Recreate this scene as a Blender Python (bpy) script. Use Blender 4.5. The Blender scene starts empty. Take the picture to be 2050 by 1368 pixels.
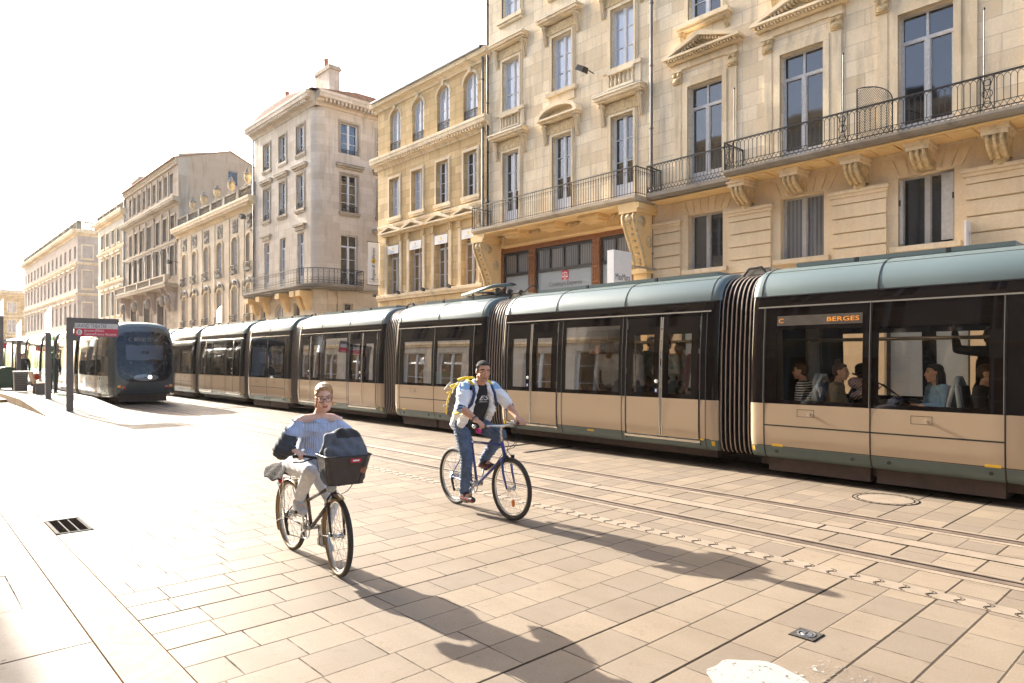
import bpy, math, random
from mathutils import Matrix, Vector, Euler
random.seed(11)
R = math.radians
sin, cos, pi = math.sin, math.cos, math.pi
scene = bpy.context.scene
TMP = scene.collection
COL = bpy.data.collections.new('street_scene')      # linked to the scene at the very end
I4 = Matrix.Identity(4)
def T(x, y, z): return Matrix.Translation((x, y, z))
def RZ(a): return Matrix.Rotation(a, 4, 'Z')
def lerp(a, b, t): return a + (b - a) * t

# ---------------------------------------------------------------- materials
class G:
    """small helper for writing shader graphs"""
    def __init__(s, name):
        s.m = bpy.data.materials.new(name); s.m.use_nodes = True
        s.nt = s.m.node_tree; s.nt.nodes.clear()
        s.out = s.nt.nodes.new('ShaderNodeOutputMaterial')
    def n(s, t, ins=None, **props):
        nd = s.nt.nodes.new('ShaderNode' + t)
        for k, v in props.items(): setattr(nd, k, v)
        for k, v in (ins or {}).items(): s.put(nd.inputs[k], v)
        return nd
    def put(s, sock, v):
        if isinstance(v, bpy.types.NodeSocket): s.nt.links.new(v, sock)
        else:
            if sock.type == 'RGBA' and len(v) == 3: v = (*v, 1)
            sock.default_value = v
    def math(s, op, a, b=0.0, clamp=False):
        nd = s.n('Math', operation=op, use_clamp=clamp); s.put(nd.inputs[0], a); s.put(nd.inputs[1], b); return nd.outputs[0]
    def mix(s, f, a, b, mode='MIX'):
        nd = s.n('Mix', data_type='RGBA', blend_type=mode); s.put(nd.inputs[0], f); s.put(nd.inputs[6], a); s.put(nd.inputs[7], b); return nd.outputs[2]
    def ramp(s, f, lo, hi, a=0.0, b=1.0):
        nd = s.n('MapRange'); s.put(nd.inputs[0], f); nd.inputs[1].default_value = lo; nd.inputs[2].default_value = hi
        nd.inputs[3].default_value = a; nd.inputs[4].default_value = b; return nd.outputs[0]
    def noise(s, vec, scale, detail=3.0, rough=.55):
        nd = s.n('TexNoise', {'Scale': scale, 'Detail': detail, 'Roughness': rough})
        if vec is not None: s.put(nd.inputs['Vector'], vec)
        return nd.outputs[0]
    def pos(s):
        p = s.n('NewGeometry').outputs['Position']
        x = s.n('SeparateXYZ', {0: p}); return p, x.outputs[0], x.outputs[1], x.outputs[2]
    def vec(s, x, y, z=0.0):
        nd = s.n('CombineXYZ'); s.put(nd.inputs[0], x); s.put(nd.inputs[1], y); s.put(nd.inputs[2], z); return nd.outputs[0]
    def bsdf(s, col, rough=.5, metal=0., spec=.5, normal=None, coat=0., emit=None, estr=0., sss=0.):
        b = s.n('BsdfPrincipled', {'Base Color': col, 'Roughness': rough, 'Metallic': metal, 'Specular IOR Level': spec, 'Coat Weight': coat})
        if sss: b.inputs['Subsurface Weight'].default_value = sss; b.inputs['Subsurface Radius'].default_value = (.02, .008, .004)
        if normal is not None: s.put(b.inputs['Normal'], normal)
        if emit is not None: s.put(b.inputs['Emission Color'], emit); b.inputs['Emission Strength'].default_value = estr
        s.nt.links.new(b.outputs[0], s.out.inputs[0]); return b
    def bump(s, h, strength=.3, dist=.01):
        return s.n('Bump', {'Height': h, 'Strength': strength, 'Distance': dist}).outputs[0]

def plain(name, col, rough=.5, metal=0., var=.12, scale=9., bump=0., spec=.5, coat=0., sss=0., bscale=None):
    g = G(name); p = g.n('TexCoord').outputs['Object']
    n = g.noise(p, scale, 4)
    c2 = tuple(max(0, c * (1 - var)) for c in col); c1 = tuple(min(1, c * (1 + var)) for c in col)
    c = g.mix(g.ramp(n, .3, .7), c2, c1)
    nm = g.bump(g.noise(p, bscale or scale * 6, 3), bump, .01) if bump else None
    rr = g.ramp(n, .3, .7, max(.02, rough - (.015 if rough < .4 else .06)), min(1, rough + (.015 if rough < .4 else .06)))
    g.bsdf(c, rr, metal, spec, nm, coat, sss=sss); return g.m

def stone(name, col, bw=.95, bh=.40, joint=.5, stain=.35, var=.18, dark=(.10, .085, .07), streak=.5):
    """ashlar: block joints, per-block tone, weather streaks, grain"""
    g = G(name); p, x, y, z = g.pos()
    h = g.math('ADD', x, y); v = g.vec(h, z)
    br = g.n('TexBrick', {'Vector': v, 'Scale': 1.0, 'Mortar Size': .008, 'Mortar Smooth': .25, 'Bias': 0., 'Brick Width': bw, 'Row Height': bh,
                          'Color1': (0, 0, 0, 1), 'Color2': (1, 1, 1, 1), 'Mortar': (.5, .5, .5, 1)}, offset=.5)
    blk = g.n('SeparateColor', {0: br.outputs[0]}).outputs[0]
    hi = tuple(min(1, c * (1 + var)) for c in col); lo = (col[0] * (1 - var * .8), col[1] * (1 - var * 1.1), col[2] * (1 - var * 1.5))
    c = g.mix(blk, lo, hi)
    n1 = g.noise(p, 1.3, 5, .6)
    c = g.mix(g.ramp(n1, .38, .72, 0, .5), c, (col[0] * .84, col[1] * .75, col[2] * .62))
    n2 = g.noise(g.vec(g.math('MULTIPLY', h, 3.2), g.math('MULTIPLY', z, .45), x), 1.0, 4, .6)
    c = g.mix(g.ramp(n2, .50, .80, 0, stain), c, dark)
    n3 = g.noise(p, 14, 5, .7)
    c = g.mix(g.ramp(n3, .32, .72, 0, .34), c, tuple(q * .58 for q in col))
    c = g.mix(g.math('MULTIPLY', br.outputs[1], joint), c, tuple(q * .45 for q in col))
    hgt = g.math('SUBTRACT', g.math('MULTIPLY', g.noise(p, 30, 4, .7), .35), g.math('MULTIPLY', br.outputs[1], joint))
    g.bsdf(c, g.ramp(n3, .3, .7, .75, .92), 0, .25, g.bump(hgt, .45, .012)); return g.m

def slab_paving(name, col, row=.31, ln=.42, x_var=.35):
    g = G(name); p, x, y, z = g.pos()
    def wn(v): return g.n('TexWhiteNoise', {'W': v}, noise_dimensions='1D').outputs[0]
    yr = g.math('DIVIDE', y, row); ri = g.math('FLOOR', yr); fy = g.math('FRACT', yr)
    L = g.math('ADD', ln * .85, g.math('MULTIPLY', wn(ri), ln * x_var))
    xr = g.math('ADD', g.math('DIVIDE', x, L), g.math('MULTIPLY', wn(g.math('ADD', ri, 71.3)), 7.0))
    ci = g.math('FLOOR', xr); fx = g.math('FRACT', xr)
    dx = g.math('MULTIPLY', g.math('MINIMUM', fx, g.math('SUBTRACT', 1.0, fx)), L)
    dy = g.math('MULTIPLY', g.math('MINIMUM', fy, g.math('SUBTRACT', 1.0, fy)), row)
    line = wn(g.math('ADD', g.math('ROUND', yr), 13.7))                     # each long joint has its own weight
    wob = g.math('MULTIPLY', g.math('SUBTRACT', g.noise(p, 22, 3), .5), .006)
    jy = g.ramp(g.math('SUBTRACT', g.math('ADD', dy, wob), g.math('MULTIPLY', line, .006)), .0020, .0054, 1, 0)
    jx = g.ramp(g.math('ADD', dx, wob), .0024, .0062, 1, 0)
    brk = g.ramp(g.noise(p, 5, 3), .36, .58)
    jx = g.math('MULTIPLY', jx, g.math('ADD', .35, g.math('MULTIPLY', brk, .55)))
    jy = g.math('MULTIPLY', jy, g.math('ADD', .55, g.math('MULTIPLY', line, .45)))
    j = g.math('MAXIMUM', jx, jy)
    tone = g.n('TexWhiteNoise', {'Vector': g.vec(ci, ri)}, noise_dimensions='2D').outputs[0]
    c = g.mix(tone, (col[0] * .76, col[1] * .76, col[2] * .78), (col[0] * 1.16, col[1] * 1.14, col[2] * 1.08))
    n1 = g.noise(p, .9, 5, .65)
    c = g.mix(g.ramp(n1, .38, .70, 0, .52), c, (col[0] * .66, col[1] * .60, col[2] * .52))
    n2 = g.noise(p, 60, 4, .75)
    c = g.mix(g.ramp(n2, .4, .7, 0, .38), c, tuple(q * .5 for q in col)); n5 = g.noise(p, 210, 2, .8); c = g.mix(g.ramp(n5, .5, .75, 0, .4), c, tuple(q * 1.5 for q in col))
    n4 = g.noise(p, 7, 5, .7)
    c = g.mix(g.ramp(n4, .58, .74, 0, .45), c, (col[0] * .5, col[1] * .42, col[2] * .33))
    vo = g.n('TexVoronoi', {'Vector': p, 'Scale': 2.3}).outputs['Distance']
    c = g.mix(g.ramp(vo, .024, .042, .6, 0), c, (.05, .045, .04))           # old chewing gum and small stains
    n6 = g.noise(g.vec(g.math('MULTIPLY', x, 2.2), g.math('MULTIPLY', y, .18)), 1.0, 4, .6)
    c = g.mix(g.ramp(n6, .5, .75, 0, .32), c, (col[0] * .55, col[1] * .5, col[2] * .44))      # wear and tyre dirt drawn out along the street
    c = g.mix(j, c, (.032, .024, .018))
    hgt = g.math('SUBTRACT', g.math('MULTIPLY', g.noise(p, 90, 4, .7), .25), g.math('MULTIPLY', j, 1.3))
    hgt = g.math('ADD', hgt, g.math('MULTIPLY', tone, .3))
    g.bsdf(c, g.math('ADD', g.ramp(n1, .3, .7, .56, .70), g.math('MULTIPLY', j, .3)), 0, g.math('MULTIPLY', g.math('SUBTRACT', 1.0, j), .22), g.bump(hgt, .5, .006)); return g.m

def pane_mat(name, base, var=.0, rough=.04, curtain=None):
    """window pane: gloss over a dark room (or over a curtain hanging right behind it)"""
    g = G(name); p, x, y, z = g.pos(); o = g.n('TexCoord').outputs['Object']
    c = base
    if curtain:
        w = g.math('SINE', g.math('MULTIPLY', g.math('ADD', x, y), 55.0))
        c = g.mix(g.ramp(w, -1, 1, 0, .35), base, curtain)
    nb = g.bump(g.noise(p, .9, 2), .12, .03)
    b = g.bsdf(c, rough, 0, .9, nb, 1.0); b.inputs['Coat Roughness'].default_value = .02; return g.m

def glass_mat(name, tint, gloss=1.0, base=.06):
    g = G(name); p, x, y, z = g.pos()
    nb = g.bump(g.noise(p, .7, 2), .06, .03)
    tr = g.n('BsdfTransparent', {'Color': tint}); gl = g.n('BsdfGlossy', {'Color': (1, 1, 1), 'Roughness': .015, 'Normal': nb})
    fr = g.n('Fresnel', {'IOR': 1.5}).outputs[0]
    f = g.math('MULTIPLY', g.math('ADD', fr, base), gloss, True)
    mx = g.n('MixShader', {0: f}); g.put(mx.inputs[1], tr.outputs[0]); g.put(mx.inputs[2], gl.outputs[0])
    g.nt.links.new(mx.outputs[0], g.out.inputs[0]); return g.m

def lamp_mat(name, col, s):
    g = G(name); g.bsdf(col, .4, emit=col, estr=s); return g.m

def coords_mat(name, fn, rough=.8):
    g = G(name); o = g.n('TexCoord').outputs['Object']; s = g.n('SeparateXYZ', {0: o}).outputs
    g.bsdf(fn(g, o, s[0], s[1], s[2]), rough, 0, .3, g.bump(g.noise(o, 60, 3), .3, .004)); return g.m

# ---------------------------------------------------------------- mesh builder
class MB:
    def __init__(s, mat=None, M=None, smooth=False):
        s.v = []; s.f = []; s.fm = []; s.fs = []; s.mats = []; s.M = M; s.k = 0; s.sm = smooth
        if mat: s.use(mat, smooth)
    def use(s, m, smooth=None):
        if m not in s.mats: s.mats.append(m)
        s.k = s.mats.index(m)
        if smooth is not None: s.sm = smooth
        return s
    def add(s, vs, fs):
        n = len(s.v)
        s.v += [tuple(s.M @ Vector(p)) for p in vs] if s.M is not None else [tuple(p) for p in vs]
        for f in fs: s.f.append([i + n for i in f]); s.fm.append(s.k); s.fs.append(s.sm)
    def box(s, x0, x1, y0, y1, z0, z1):
        if x0 > x1: x0, x1 = x1, x0
        if y0 > y1: y0, y1 = y1, y0
        if z0 > z1: z0, z1 = z1, z0
        s.add([(x0, y0, z0), (x1, y0, z0), (x1, y1, z0), (x0, y1, z0), (x0, y0, z1), (x1, y0, z1), (x1, y1, z1), (x0, y1, z1)],
              [(0, 3, 2, 1), (4, 5, 6, 7), (0, 1, 5, 4), (1, 2, 6, 5), (2, 3, 7, 6), (3, 0, 4, 7)])
    def prism(s, poly, ax, a, b):
        n = len(poly)
        f = {'x': lambda p, t: (t, p[0], p[1]), 'y': lambda p, t: (p[0], t, p[1]), 'z': lambda p, t: (p[0], p[1], t)}[ax]
        s.add([f(p, a) for p in poly] + [f(p, b) for p in poly],
              [tuple(range(n)), tuple(range(2 * n - 1, n - 1, -1))] + [(i, (i + 1) % n, n + (i + 1) % n, n + i) for i in range(n)])
    def quad(s, a, b, c, d): s.add([a, b, c, d], [(0, 1, 2, 3)])
    def tube(s, pts, r, n=6, closed=False, ry=None):
        P = [Vector(p) for p in pts]; m = len(P); vs = []; up = None
        for i, p in enumerate(P):
            if closed: d = P[(i + 1) % m] - P[i - 1]
            else: d = P[min(i + 1, m - 1)] - P[max(i - 1, 0)]
            if d.length < 1e-9: d = Vector((0, 0, 1))
            d.normalize()
            if up is None: up = Vector((0, 0, 1)) if abs(d.z) < .9 else Vector((1, 0, 0))
            a = d.cross(up)
            if a.length < 1e-6: a = d.cross(Vector((0, 1, 0)))
            a.normalize(); b = a.cross(d).normalized(); up = b
            rr = r[i] if isinstance(r, (list, tuple)) else r
            for k in range(n):
                t = 2 * pi * k / n + pi / n; vs.append(p + a * (cos(t) * rr) + b * (sin(t) * (ry if ry else rr)))
        fs = []
        for i in range(m if closed else m - 1):
            j = (i + 1) % m
            for k in range(n): fs.append((i * n + k, i * n + (k + 1) % n, j * n + (k + 1) % n, j * n + k))
        if not closed: fs += [tuple(range(n - 1, -1, -1)), tuple((m - 1) * n + k for k in range(n))]
        s.add(vs, fs)
    def lathe(s, prof, c=(0, 0, 0), n=12, Mx=None):
        vs = []; c = Vector(c)
        for r, z in prof:
            for k in range(n):
                p = Vector((r * cos(2 * pi * k / n), r * sin(2 * pi * k / n), z))
                vs.append((Mx @ p if Mx else p) + c)
        m = len(prof); fs = [(i * n + k, i * n + (k + 1) % n, (i + 1) * n + (k + 1) % n, (i + 1) * n + k) for i in range(m - 1) for k in range(n)]
        fs += [tuple(range(n - 1, -1, -1)), tuple((m - 1) * n + k for k in range(n))]
        s.add(vs, fs)
    def ell(s, c, r, Mx=None, n=14, m=9):
        r = r if isinstance(r, (tuple, list)) else (r, r, r)
        prof = [(max(1e-4, sin(pi * i / m)), -cos(pi * i / m)) for i in range(m + 1)]
        S = Matrix.Diagonal(r); s.lathe(prof, c, n, (Mx.to_3x3() @ S) if Mx else S)
    def caps(s, p0, r0, p1, r1, n=12, flat=1.0, fdir=None):
        """tapered rounded limb from p0 to p1"""
        p0 = Vector(p0); p1 = Vector(p1); d = p1 - p0; L = d.length
        if L < 1e-6: return s.ell(p0, max(r0, r1))
        q = Vector((0, 0, 1)).rotation_difference(d.normalized()).to_matrix()
        pr = [(max(1e-4, r0 * cos(a)), r0 * sin(a)) for a in [R(-90 + 22.5 * i) for i in range(5)]]
        pr += [(max(1e-4, r1 * cos(a)), L + r1 * sin(a)) for a in [R(22.5 * i) for i in range(5)]]
        s.lathe(pr, p0, n, q)
    def chain(s, pts):
        for (p, r), (q, t) in zip(pts, pts[1:]): s.caps(p, r, q, t)
    def grid(s, xs, zs, ops, fn, matfn=None):
        """sheet of cells with rectangular openings left out; fn(x,z)->point"""
        xs = sorted(set(round(x, 4) for x in xs)); zs = sorted(set(round(z, 4) for z in zs)); ix = {}
        vs = []; buckets = {}
        def vid(i, k):
            if (i, k) not in ix: ix[(i, k)] = len(vs); vs.append(fn(xs[i], zs[k]))
            return ix[(i, k)]
        for i in range(len(xs) - 1):
            xc = (xs[i] + xs[i + 1]) / 2
            for k in range(len(zs) - 1):
                zc = (zs[k] + zs[k + 1]) / 2
                if any(o[0] < xc < o[1] and o[2] < zc < o[3] for o in ops): continue
                m = matfn(xc, zc) if matfn else None
                buckets.setdefault(m, []).append((vid(i, k), vid(i + 1, k), vid(i + 1, k + 1), vid(i, k + 1)))
        n = len(s.v); s.v += [tuple(s.M @ Vector(p)) for p in vs] if s.M is not None else [tuple(p) for p in vs]
        for m, fs in buckets.items():
            if m is not None: s.use(m)
            for f in fs: s.f.append([i + n for i in f]); s.fm.append(s.k); s.fs.append(s.sm)
    def mesh(s, name):
        me = bpy.data.meshes.new(name); me.from_pydata(s.v, [], s.f)
        for m in s.mats: me.materials.append(m)
        if s.f:
            me.polygons.foreach_set('material_index', s.fm); me.polygons.foreach_set('use_smooth', s.fs)
        me.update(); return me
    def build(s, name, parent=None, M=None):
        return put(name, s.mesh(name), parent, M)

def put(name, me, parent=None, M=None):
    o = bpy.data.objects.new(name, me); COL.objects.link(o)
    if parent: o.parent = parent
    if M is not None: o.matrix_local = M
    return o
def tag(o, label=None, cat=None, group=None, kind=None):
    if label: o['label'] = label
    if cat: o['category'] = cat
    if group: o['group'] = group
    if kind: o['kind'] = kind
    return o
def thing(name, label, cat, loc=(0, 0, 0), rz=0., group=None):
    o = bpy.data.objects.new(name, None); COL.objects.link(o); o.location = loc; o.rotation_euler = (0, 0, rz)
    o.empty_display_size = .2
    return tag(o, label, cat, group)
def kids(o): return [c for c in bpy.data.objects if c.parent == o]
def copy_tree(o, parent=None, M=None):
    c = o.copy(); COL.objects.link(c); c.parent = parent
    if M is not None: c.matrix_local = M
    for k in kids(o): copy_tree(k, c)
    return c
def text_mb(body, width=None, height=None, mat=None, extr=.004, M=I4, shear=0., align='CENTER'):
    """lettering as a mesh lying in the local XZ plane, facing -Y"""
    cu = bpy.data.curves.new('lettering', 'FONT'); cu.body = body; cu.size = 1; cu.extrude = 0; cu.align_x = align; cu.shear = shear
    cu.resolution_u = 3
    ob = bpy.data.objects.new('lettering', cu); TMP.objects.link(ob)
    bpy.context.view_layer.update()
    me = bpy.data.meshes.new_from_object(ob.evaluated_get(bpy.context.evaluated_depsgraph_get()))
    bpy.data.objects.remove(ob)
    xs = [v.co.x for v in me.vertices]; ys = [v.co.y for v in me.vertices]
    w = max(xs) - min(xs); h = max(ys) - min(ys)
    sx = width / w if width else height / h
    sy = height / h if height else sx
    cx = (max(xs) + min(xs)) / 2 if align == 'CENTER' else min(xs); cy = (max(ys) + min(ys)) / 2
    mb = MB(mat)
    vs = [M @ Vector(((v.co.x - cx) * sx, -extr, (v.co.y - cy) * sy)) for v in me.vertices]
    mb.add(vs, [tuple(p.vertices) for p in me.polygons])
    bpy.data.meshes.remove(me)
    return mb
def join(mb, other):
    for m in other.mats: mb.use(m)
    n = len(mb.v); mb.v += other.v
    mp = [mb.mats.index(m) for m in other.mats]
    for f, m, sm in zip(other.f, other.fm, other.fs): mb.f.append([i + n for i in f]); mb.fm.append(mp[m]); mb.fs.append(sm)
    return mb
def fuse(mb, name, voxel=.01, smooth=4, parent=None, M=None, paint=None, mats=None, bump=None):
    """melts overlapping closed shapes into one continuous skin"""
    me = mb.mesh(name); o = bpy.data.objects.new(name, me); TMP.objects.link(o)
    r = o.modifiers.new('r', 'REMESH'); r.mode = 'VOXEL'; r.voxel_size = voxel
    if smooth:
        q = o.modifiers.new('s', 'SMOOTH'); q.iterations = smooth; q.factor = .5
    dg = bpy.context.evaluated_depsgraph_get(); dg.update()
    me2 = bpy.data.meshes.new_from_object(o.evaluated_get(dg)); me2.name = name
    bpy.data.objects.remove(o); bpy.data.meshes.remove(me)
    if bump:
        for v, nn in [(v, v.normal.copy()) for v in me2.vertices]: v.co += nn * bump(v.co)
    me2.materials.clear()
    for m in (mats or mb.mats): me2.materials.append(m)
    me2.polygons.foreach_set('use_smooth', [True] * len(me2.polygons))
    if paint: me2.polygons.foreach_set('material_index', [paint(p.center) for p in me2.polygons])
    else: me2.polygons.foreach_set('material_index', [0] * len(me2.polygons))
    return put(name, me2, parent, M)
# ---------------------------------------------------------------- palette
LIME = stone('limestone_cream', (.83, .70, .50), 1.0, .42, .72, .5, .16)
STUC = stone('painted_stone_cream', (.82, .66, .44), 1.6, .9, .1, .16, .07, streak=.3)
OCHRE = stone('limestone_ochre', (.64, .475, .25), .8, .36, 1.0, .45, .24)
GREYL = stone('limestone_grey_white', (.66, .58, .48), .95, .42, .35, .5, .14)
CREAM = stone('limestone_pale_cream', (.68, .57, .42), 1.1, .42, .22, .22, .1)
BROWN = stone('limestone_weathered', (.40, .33, .26), .9, .38, .5, .5, .22)
PALE = stone('limestone_pale', (.55, .51, .44), 1.0, .45, .3, .25, .1)
PINK = stone('limestone_pinkish', (.50, .42, .36), 1.0, .45, .3, .25, .1)
RENDER = stone('gable_render', (.56, .44, .32), 9, 5, .0, .35, .1)
TRIM = stone('moulded_stone', (.79, .66, .46), 2.4, 3.0, .15, .5, .14)
TRIMG = stone('moulded_stone_grey', (.48, .41, .32), 2.4, 3.0, .15, .6, .15)
DIRTY = stone('sooty_stone', (.26, .23, .19), 1.5, 2.0, .3, .75, .2)
CARVED = plain('carved_stone', (.55, .41, .22), .85, bump=1.0, scale=9, var=.28, bscale=24)
CARVG = plain('carved_stone_grey', (.33, .28, .22), .85, bump=1.0, scale=9, var=.3, bscale=24)
SOFF = plain('bounce_yellow_soffit', (.72, .50, .23), .75, var=.08, scale=2)  # yellow of light bounced under the balconies put into the colour
ZINC = plain('zinc_sheet', (.24, .25, .26), .5, .3, var=.15, scale=3)
SLATE = plain('roof_slate', (.10, .10, .105), .7, var=.25, scale=12, bump=.5)
TILE = plain('roof_tile', (.30, .17, .11), .85, var=.3, scale=8, bump=.6)
POT = plain('terracotta', (.42, .17, .09), .8)
IRON = plain('wrought_iron', (.030, .026, .024), .55, .3, var=.3, scale=14)
WHITEP = plain('white_joinery', (.66, .67, .68), .5, var=.07, scale=12)
WORNP = plain('worn_joinery', (.55, .53, .50), .65, var=.14, scale=16)
GREYP = plain('grey_joinery', (.46, .43, .38), .6, var=.12, scale=12)
DARKP = plain('dark_joinery', (.035, .03, .028), .45, var=.2)
WOOD = plain('varnished_wood', (.26, .10, .032), .42, var=.25, scale=11, bump=.1)
P_DARK = pane_mat('pane_dark', (.028, .026, .024))
P_CURT = pane_mat('pane_curtain', (.10, .10, .10), curtain=(.42, .42, .42))
P_WHITISH = pane_mat('pane_whitish', (.50, .54, .60), rough=.08)  # whitish blue base colour under the gloss
P_WARM = pane_mat('pane_warm', (.19, .12, .06))
P_FROST = pane_mat('pane_frosted', (.34, .38, .40), rough=.18)
BOARD = plain('white_board', (.78, .77, .74), .5, var=.03)
BLACKT = plain('black_lettering', (.02, .02, .022), .5)
GREYT = plain('grey_lettering', (.10, .11, .12), .5)
REDP = plain('red_enamel', (.55, .012, .045), .4, var=.05)
YELP = plain('yellow_print', (.85, .55, .03), .5, var=.05)
STEEL = plain('steel', (.42, .42, .43), .35, .8)
PANES = dict(dark=P_DARK, curtain=P_CURT, whitish=P_WHITISH, warm=P_WARM, frost=P_FROST)

# ---------------------------------------------------------------- facade kit
class Fac:
    """one facade of a building: x to the viewer's right, y into the wall, z up"""
    def __init__(s, root, M=I4): s.root = root; s.M = M
    def part(s, name, mat, smooth=False):
        f = s; mb = MB(mat, s.M.copy(), smooth); return mb
    def done(s, mb, name, parent=None): return put(name, mb.mesh(name), parent or s.root)

def wall(F, x0, x1, z0, z1, ops, mat, depth=.30, zones=None, extra=None, back=True, D=9.):
    """front sheet with openings (x0,x1,z0,z1,arch rise), their reveals, and the shell of the house behind"""
    mb = MB(mat, F.M.copy())
    xs = [x0, x1]; zs = [z0, z1] + [z for z, m in (zones or [])]
    for o in ops: xs += [o[0], o[1]]; zs += [o[2], o[3]]
    mf = None
    if zones:
        def mf(x, z):
            m = mat
            for zz, mm in zones:
                if z < zz: m = mm; break
            return m
    mb.grid(xs, zs, ops, lambda x, z: (x, 0, z), mf)
    for o in ops:
        a, b, c, d = o[:4]; ar = o[4] if len(o) > 4 else 0
        mb.use((mf((a + b) / 2, (c + d) / 2) if mf else mat)); sp = d - ar
        mb.quad((a, 0, c), (a, depth, c), (a, depth, sp), (a, 0, sp)); mb.quad((b, depth, c), (b, 0, c), (b, 0, sp), (b, depth, sp))
        mb.quad((a, 0, c), (b, 0, c), (b, depth, c), (a, depth, c))
        if ar:
            n = 12; pts = [((a + b) / 2 - (b - a) / 2 * cos(pi * i / n), sp + ar * sin(pi * i / n)) for i in range(n + 1)]
            for (p, q), (r, t) in zip(pts, pts[1:]):
                mb.quad((p, 0, q), (r, 0, t), (r, 0, d), (p, 0, d)); mb.quad((p, 0, q), (p, depth, q), (r, depth, t), (r, 0, t))
        else: mb.quad((a, depth, d), (b, depth, d), (b, 0, d), (a, 0, d))
    if back:
        mb.use(mat)
        mb.quad((x0, 0, z0), (x0, 0, z1), (x0, D, z1), (x0, D, z0)); mb.quad((x1, 0, z0), (x1, D, z0), (x1, D, z1), (x1, 0, z1))
        mb.quad((x0, D, z0), (x0, D, z1), (x1, D, z1), (x1, D, z0))
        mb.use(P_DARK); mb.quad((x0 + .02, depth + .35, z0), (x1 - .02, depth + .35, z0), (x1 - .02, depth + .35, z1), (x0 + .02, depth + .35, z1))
    return F.done(mb, 'wall')

WC = {}
def window(F, xc, w, z0, z1, rows=3, y=.2, trans=0., panel=0., pane='dark', arch=0., frame=WHITEP, leaves=2, label=None):
    """casement: frame with stiles, meeting rail and glazing bars; the panes are its child"""
    h = z1 - z0; key = (round(w, 3), round(h, 3), rows, trans, panel, pane, round(arch, 3), frame.name, leaves)
    if key not in WC:
        mb = MB(frame); s = .055; a, b = -w / 2, w / 2; sp = h - arch
        mb.box(a, a + s, -.03, .04, 0, sp); mb.box(b - s, b, -.03, .04, 0, sp); mb.box(a + s, b - s, -.03, .04, 0, s)
        if arch:
            n = 12; P = [((w / 2) * -cos(pi * i / n), sp + arch * sin(pi * i / n)) for i in range(n + 1)]
            Q = [((w / 2 - s) * -cos(pi * i / n), sp + (arch - s) * sin(pi * i / n)) for i in range(n + 1)]
            for i in range(n): mb.prism([P[i], P[i + 1], Q[i + 1], Q[i]], 'y', -.03, .04)
        else: mb.box(a + s, b - s, -.03, .04, h - s, h)
        t = trans * h if trans else None
        top = t if t else (h - s * .5)
        if t: mb.box(a + s, b - s, -.045, .03, t - .045, t + .045)
        zb = s
        if panel:
            zb = panel; mb.box(a + s, b - s, -.02, .03, s, panel); 
            for k in range(leaves):
                u0 = a + s + (w - 2 * s) * k / leaves; u1 = a + s + (w - 2 * s) * (k + 1) / leaves
                mb.box(u0 + .09, u1 - .09, -.032, -.018, s + .09, panel - .09)
        for k in range(1, leaves):
            u = a + w * k / leaves; mb.box(u - .05, u + .05, -.05, .035, zb if panel else s, top + (0 if t else 0))
            if t: mb.box(u - .03, u + .03, -.03, .03, t + .045, h - .02)
        for k in range(leaves):
            u0 = a + (s if k == 0 else w * k / leaves + .05); u1 = b - s if k == leaves - 1 else a + w * (k + 1) / leaves - .05
            mb.box(u0, u0 + .03, -.028, .03, zb, top); mb.box(u1 - .03, u1, -.028, .03, zb, top)
            for r in range(1, rows):
                z = zb + (top - zb) * r / rows; mb.box(u0 + .03, u1 - .03, -.022, .02, z - .013, z + .013)
        g = MB(PANES[pane])
        if arch:
            n = 12; pts = [(-w / 2 + .02, 0, .02), (w / 2 - .02, 0, .02)] + [((w / 2 - .02) * cos(pi * i / n), 0, sp + (arch - .02) * sin(pi * i / n)) for i in range(n + 1)]
            g.add(pts, [tuple(range(len(pts)))])
        else: g.quad((a + .02, 0, .02), (b - .02, 0, .02), (b - .02, 0, h - .02), (a + .02, 0, h - .02))
        WC[key] = (mb.mesh('window'), g.mesh('pane'))
    m, g = WC[key]
    o = put('window', m, F.root, F.M @ T(xc, y, z0)); put('pane', g, o, T(0, .012, 0))
    return o

def mould(mb, x0, x1, steps, y0=0.):
    """stacked horizontal mouldings: steps = (z0, z1, projection)"""
    for z0, z1, p in steps: mb.box(x0 - p * .6, x1 + p * .6, y0 - p, y0 + .05, z0, z1)
def cornice(F, x0, x1, z, h, p, dent=0., mat=TRIM, name='cornice', ends=True):
    mb = MB(mat, F.M.copy()); e = p * .6 if ends else 0
    pf = [(0, z), (-.06, z), (-.08, z + h * .2), (-p * .45, z + h * .35), (-p * .5, z + h * .45), (-p * .92, z + h * .5), (-p * .92, z + h * .72), (-p, z + h * .8), (-p, z + h), (.06, z + h), (.06, z)]
    mb.prism(pf, 'x', x0 - e, x1 + e)
    if dent:
        n = int((x1 - x0) / dent)
        for i in range(n):
            u = x0 + (i + .25) * (x1 - x0) / n; mb.box(u, u + dent * .5, -p * .80, -p * .3, z + h * .26, z + h * .498)
    return F.done(mb, name)
def band(F, x0, x1, z0, z1, p, mat=TRIM, name='string_course', e=0.):
    mb = MB(mat, F.M.copy()); pf = [(.04, z0), (-p * .55, z0), (-p * .6, lerp(z0, z1, .35)), (-p, lerp(z0, z1, .5)), (-p, z1 - .01), (-p * .9, z1), (.04, z1)]
    mb.prism(pf, 'x', x0 - e, x1 + e); return F.done(mb, name)
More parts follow.
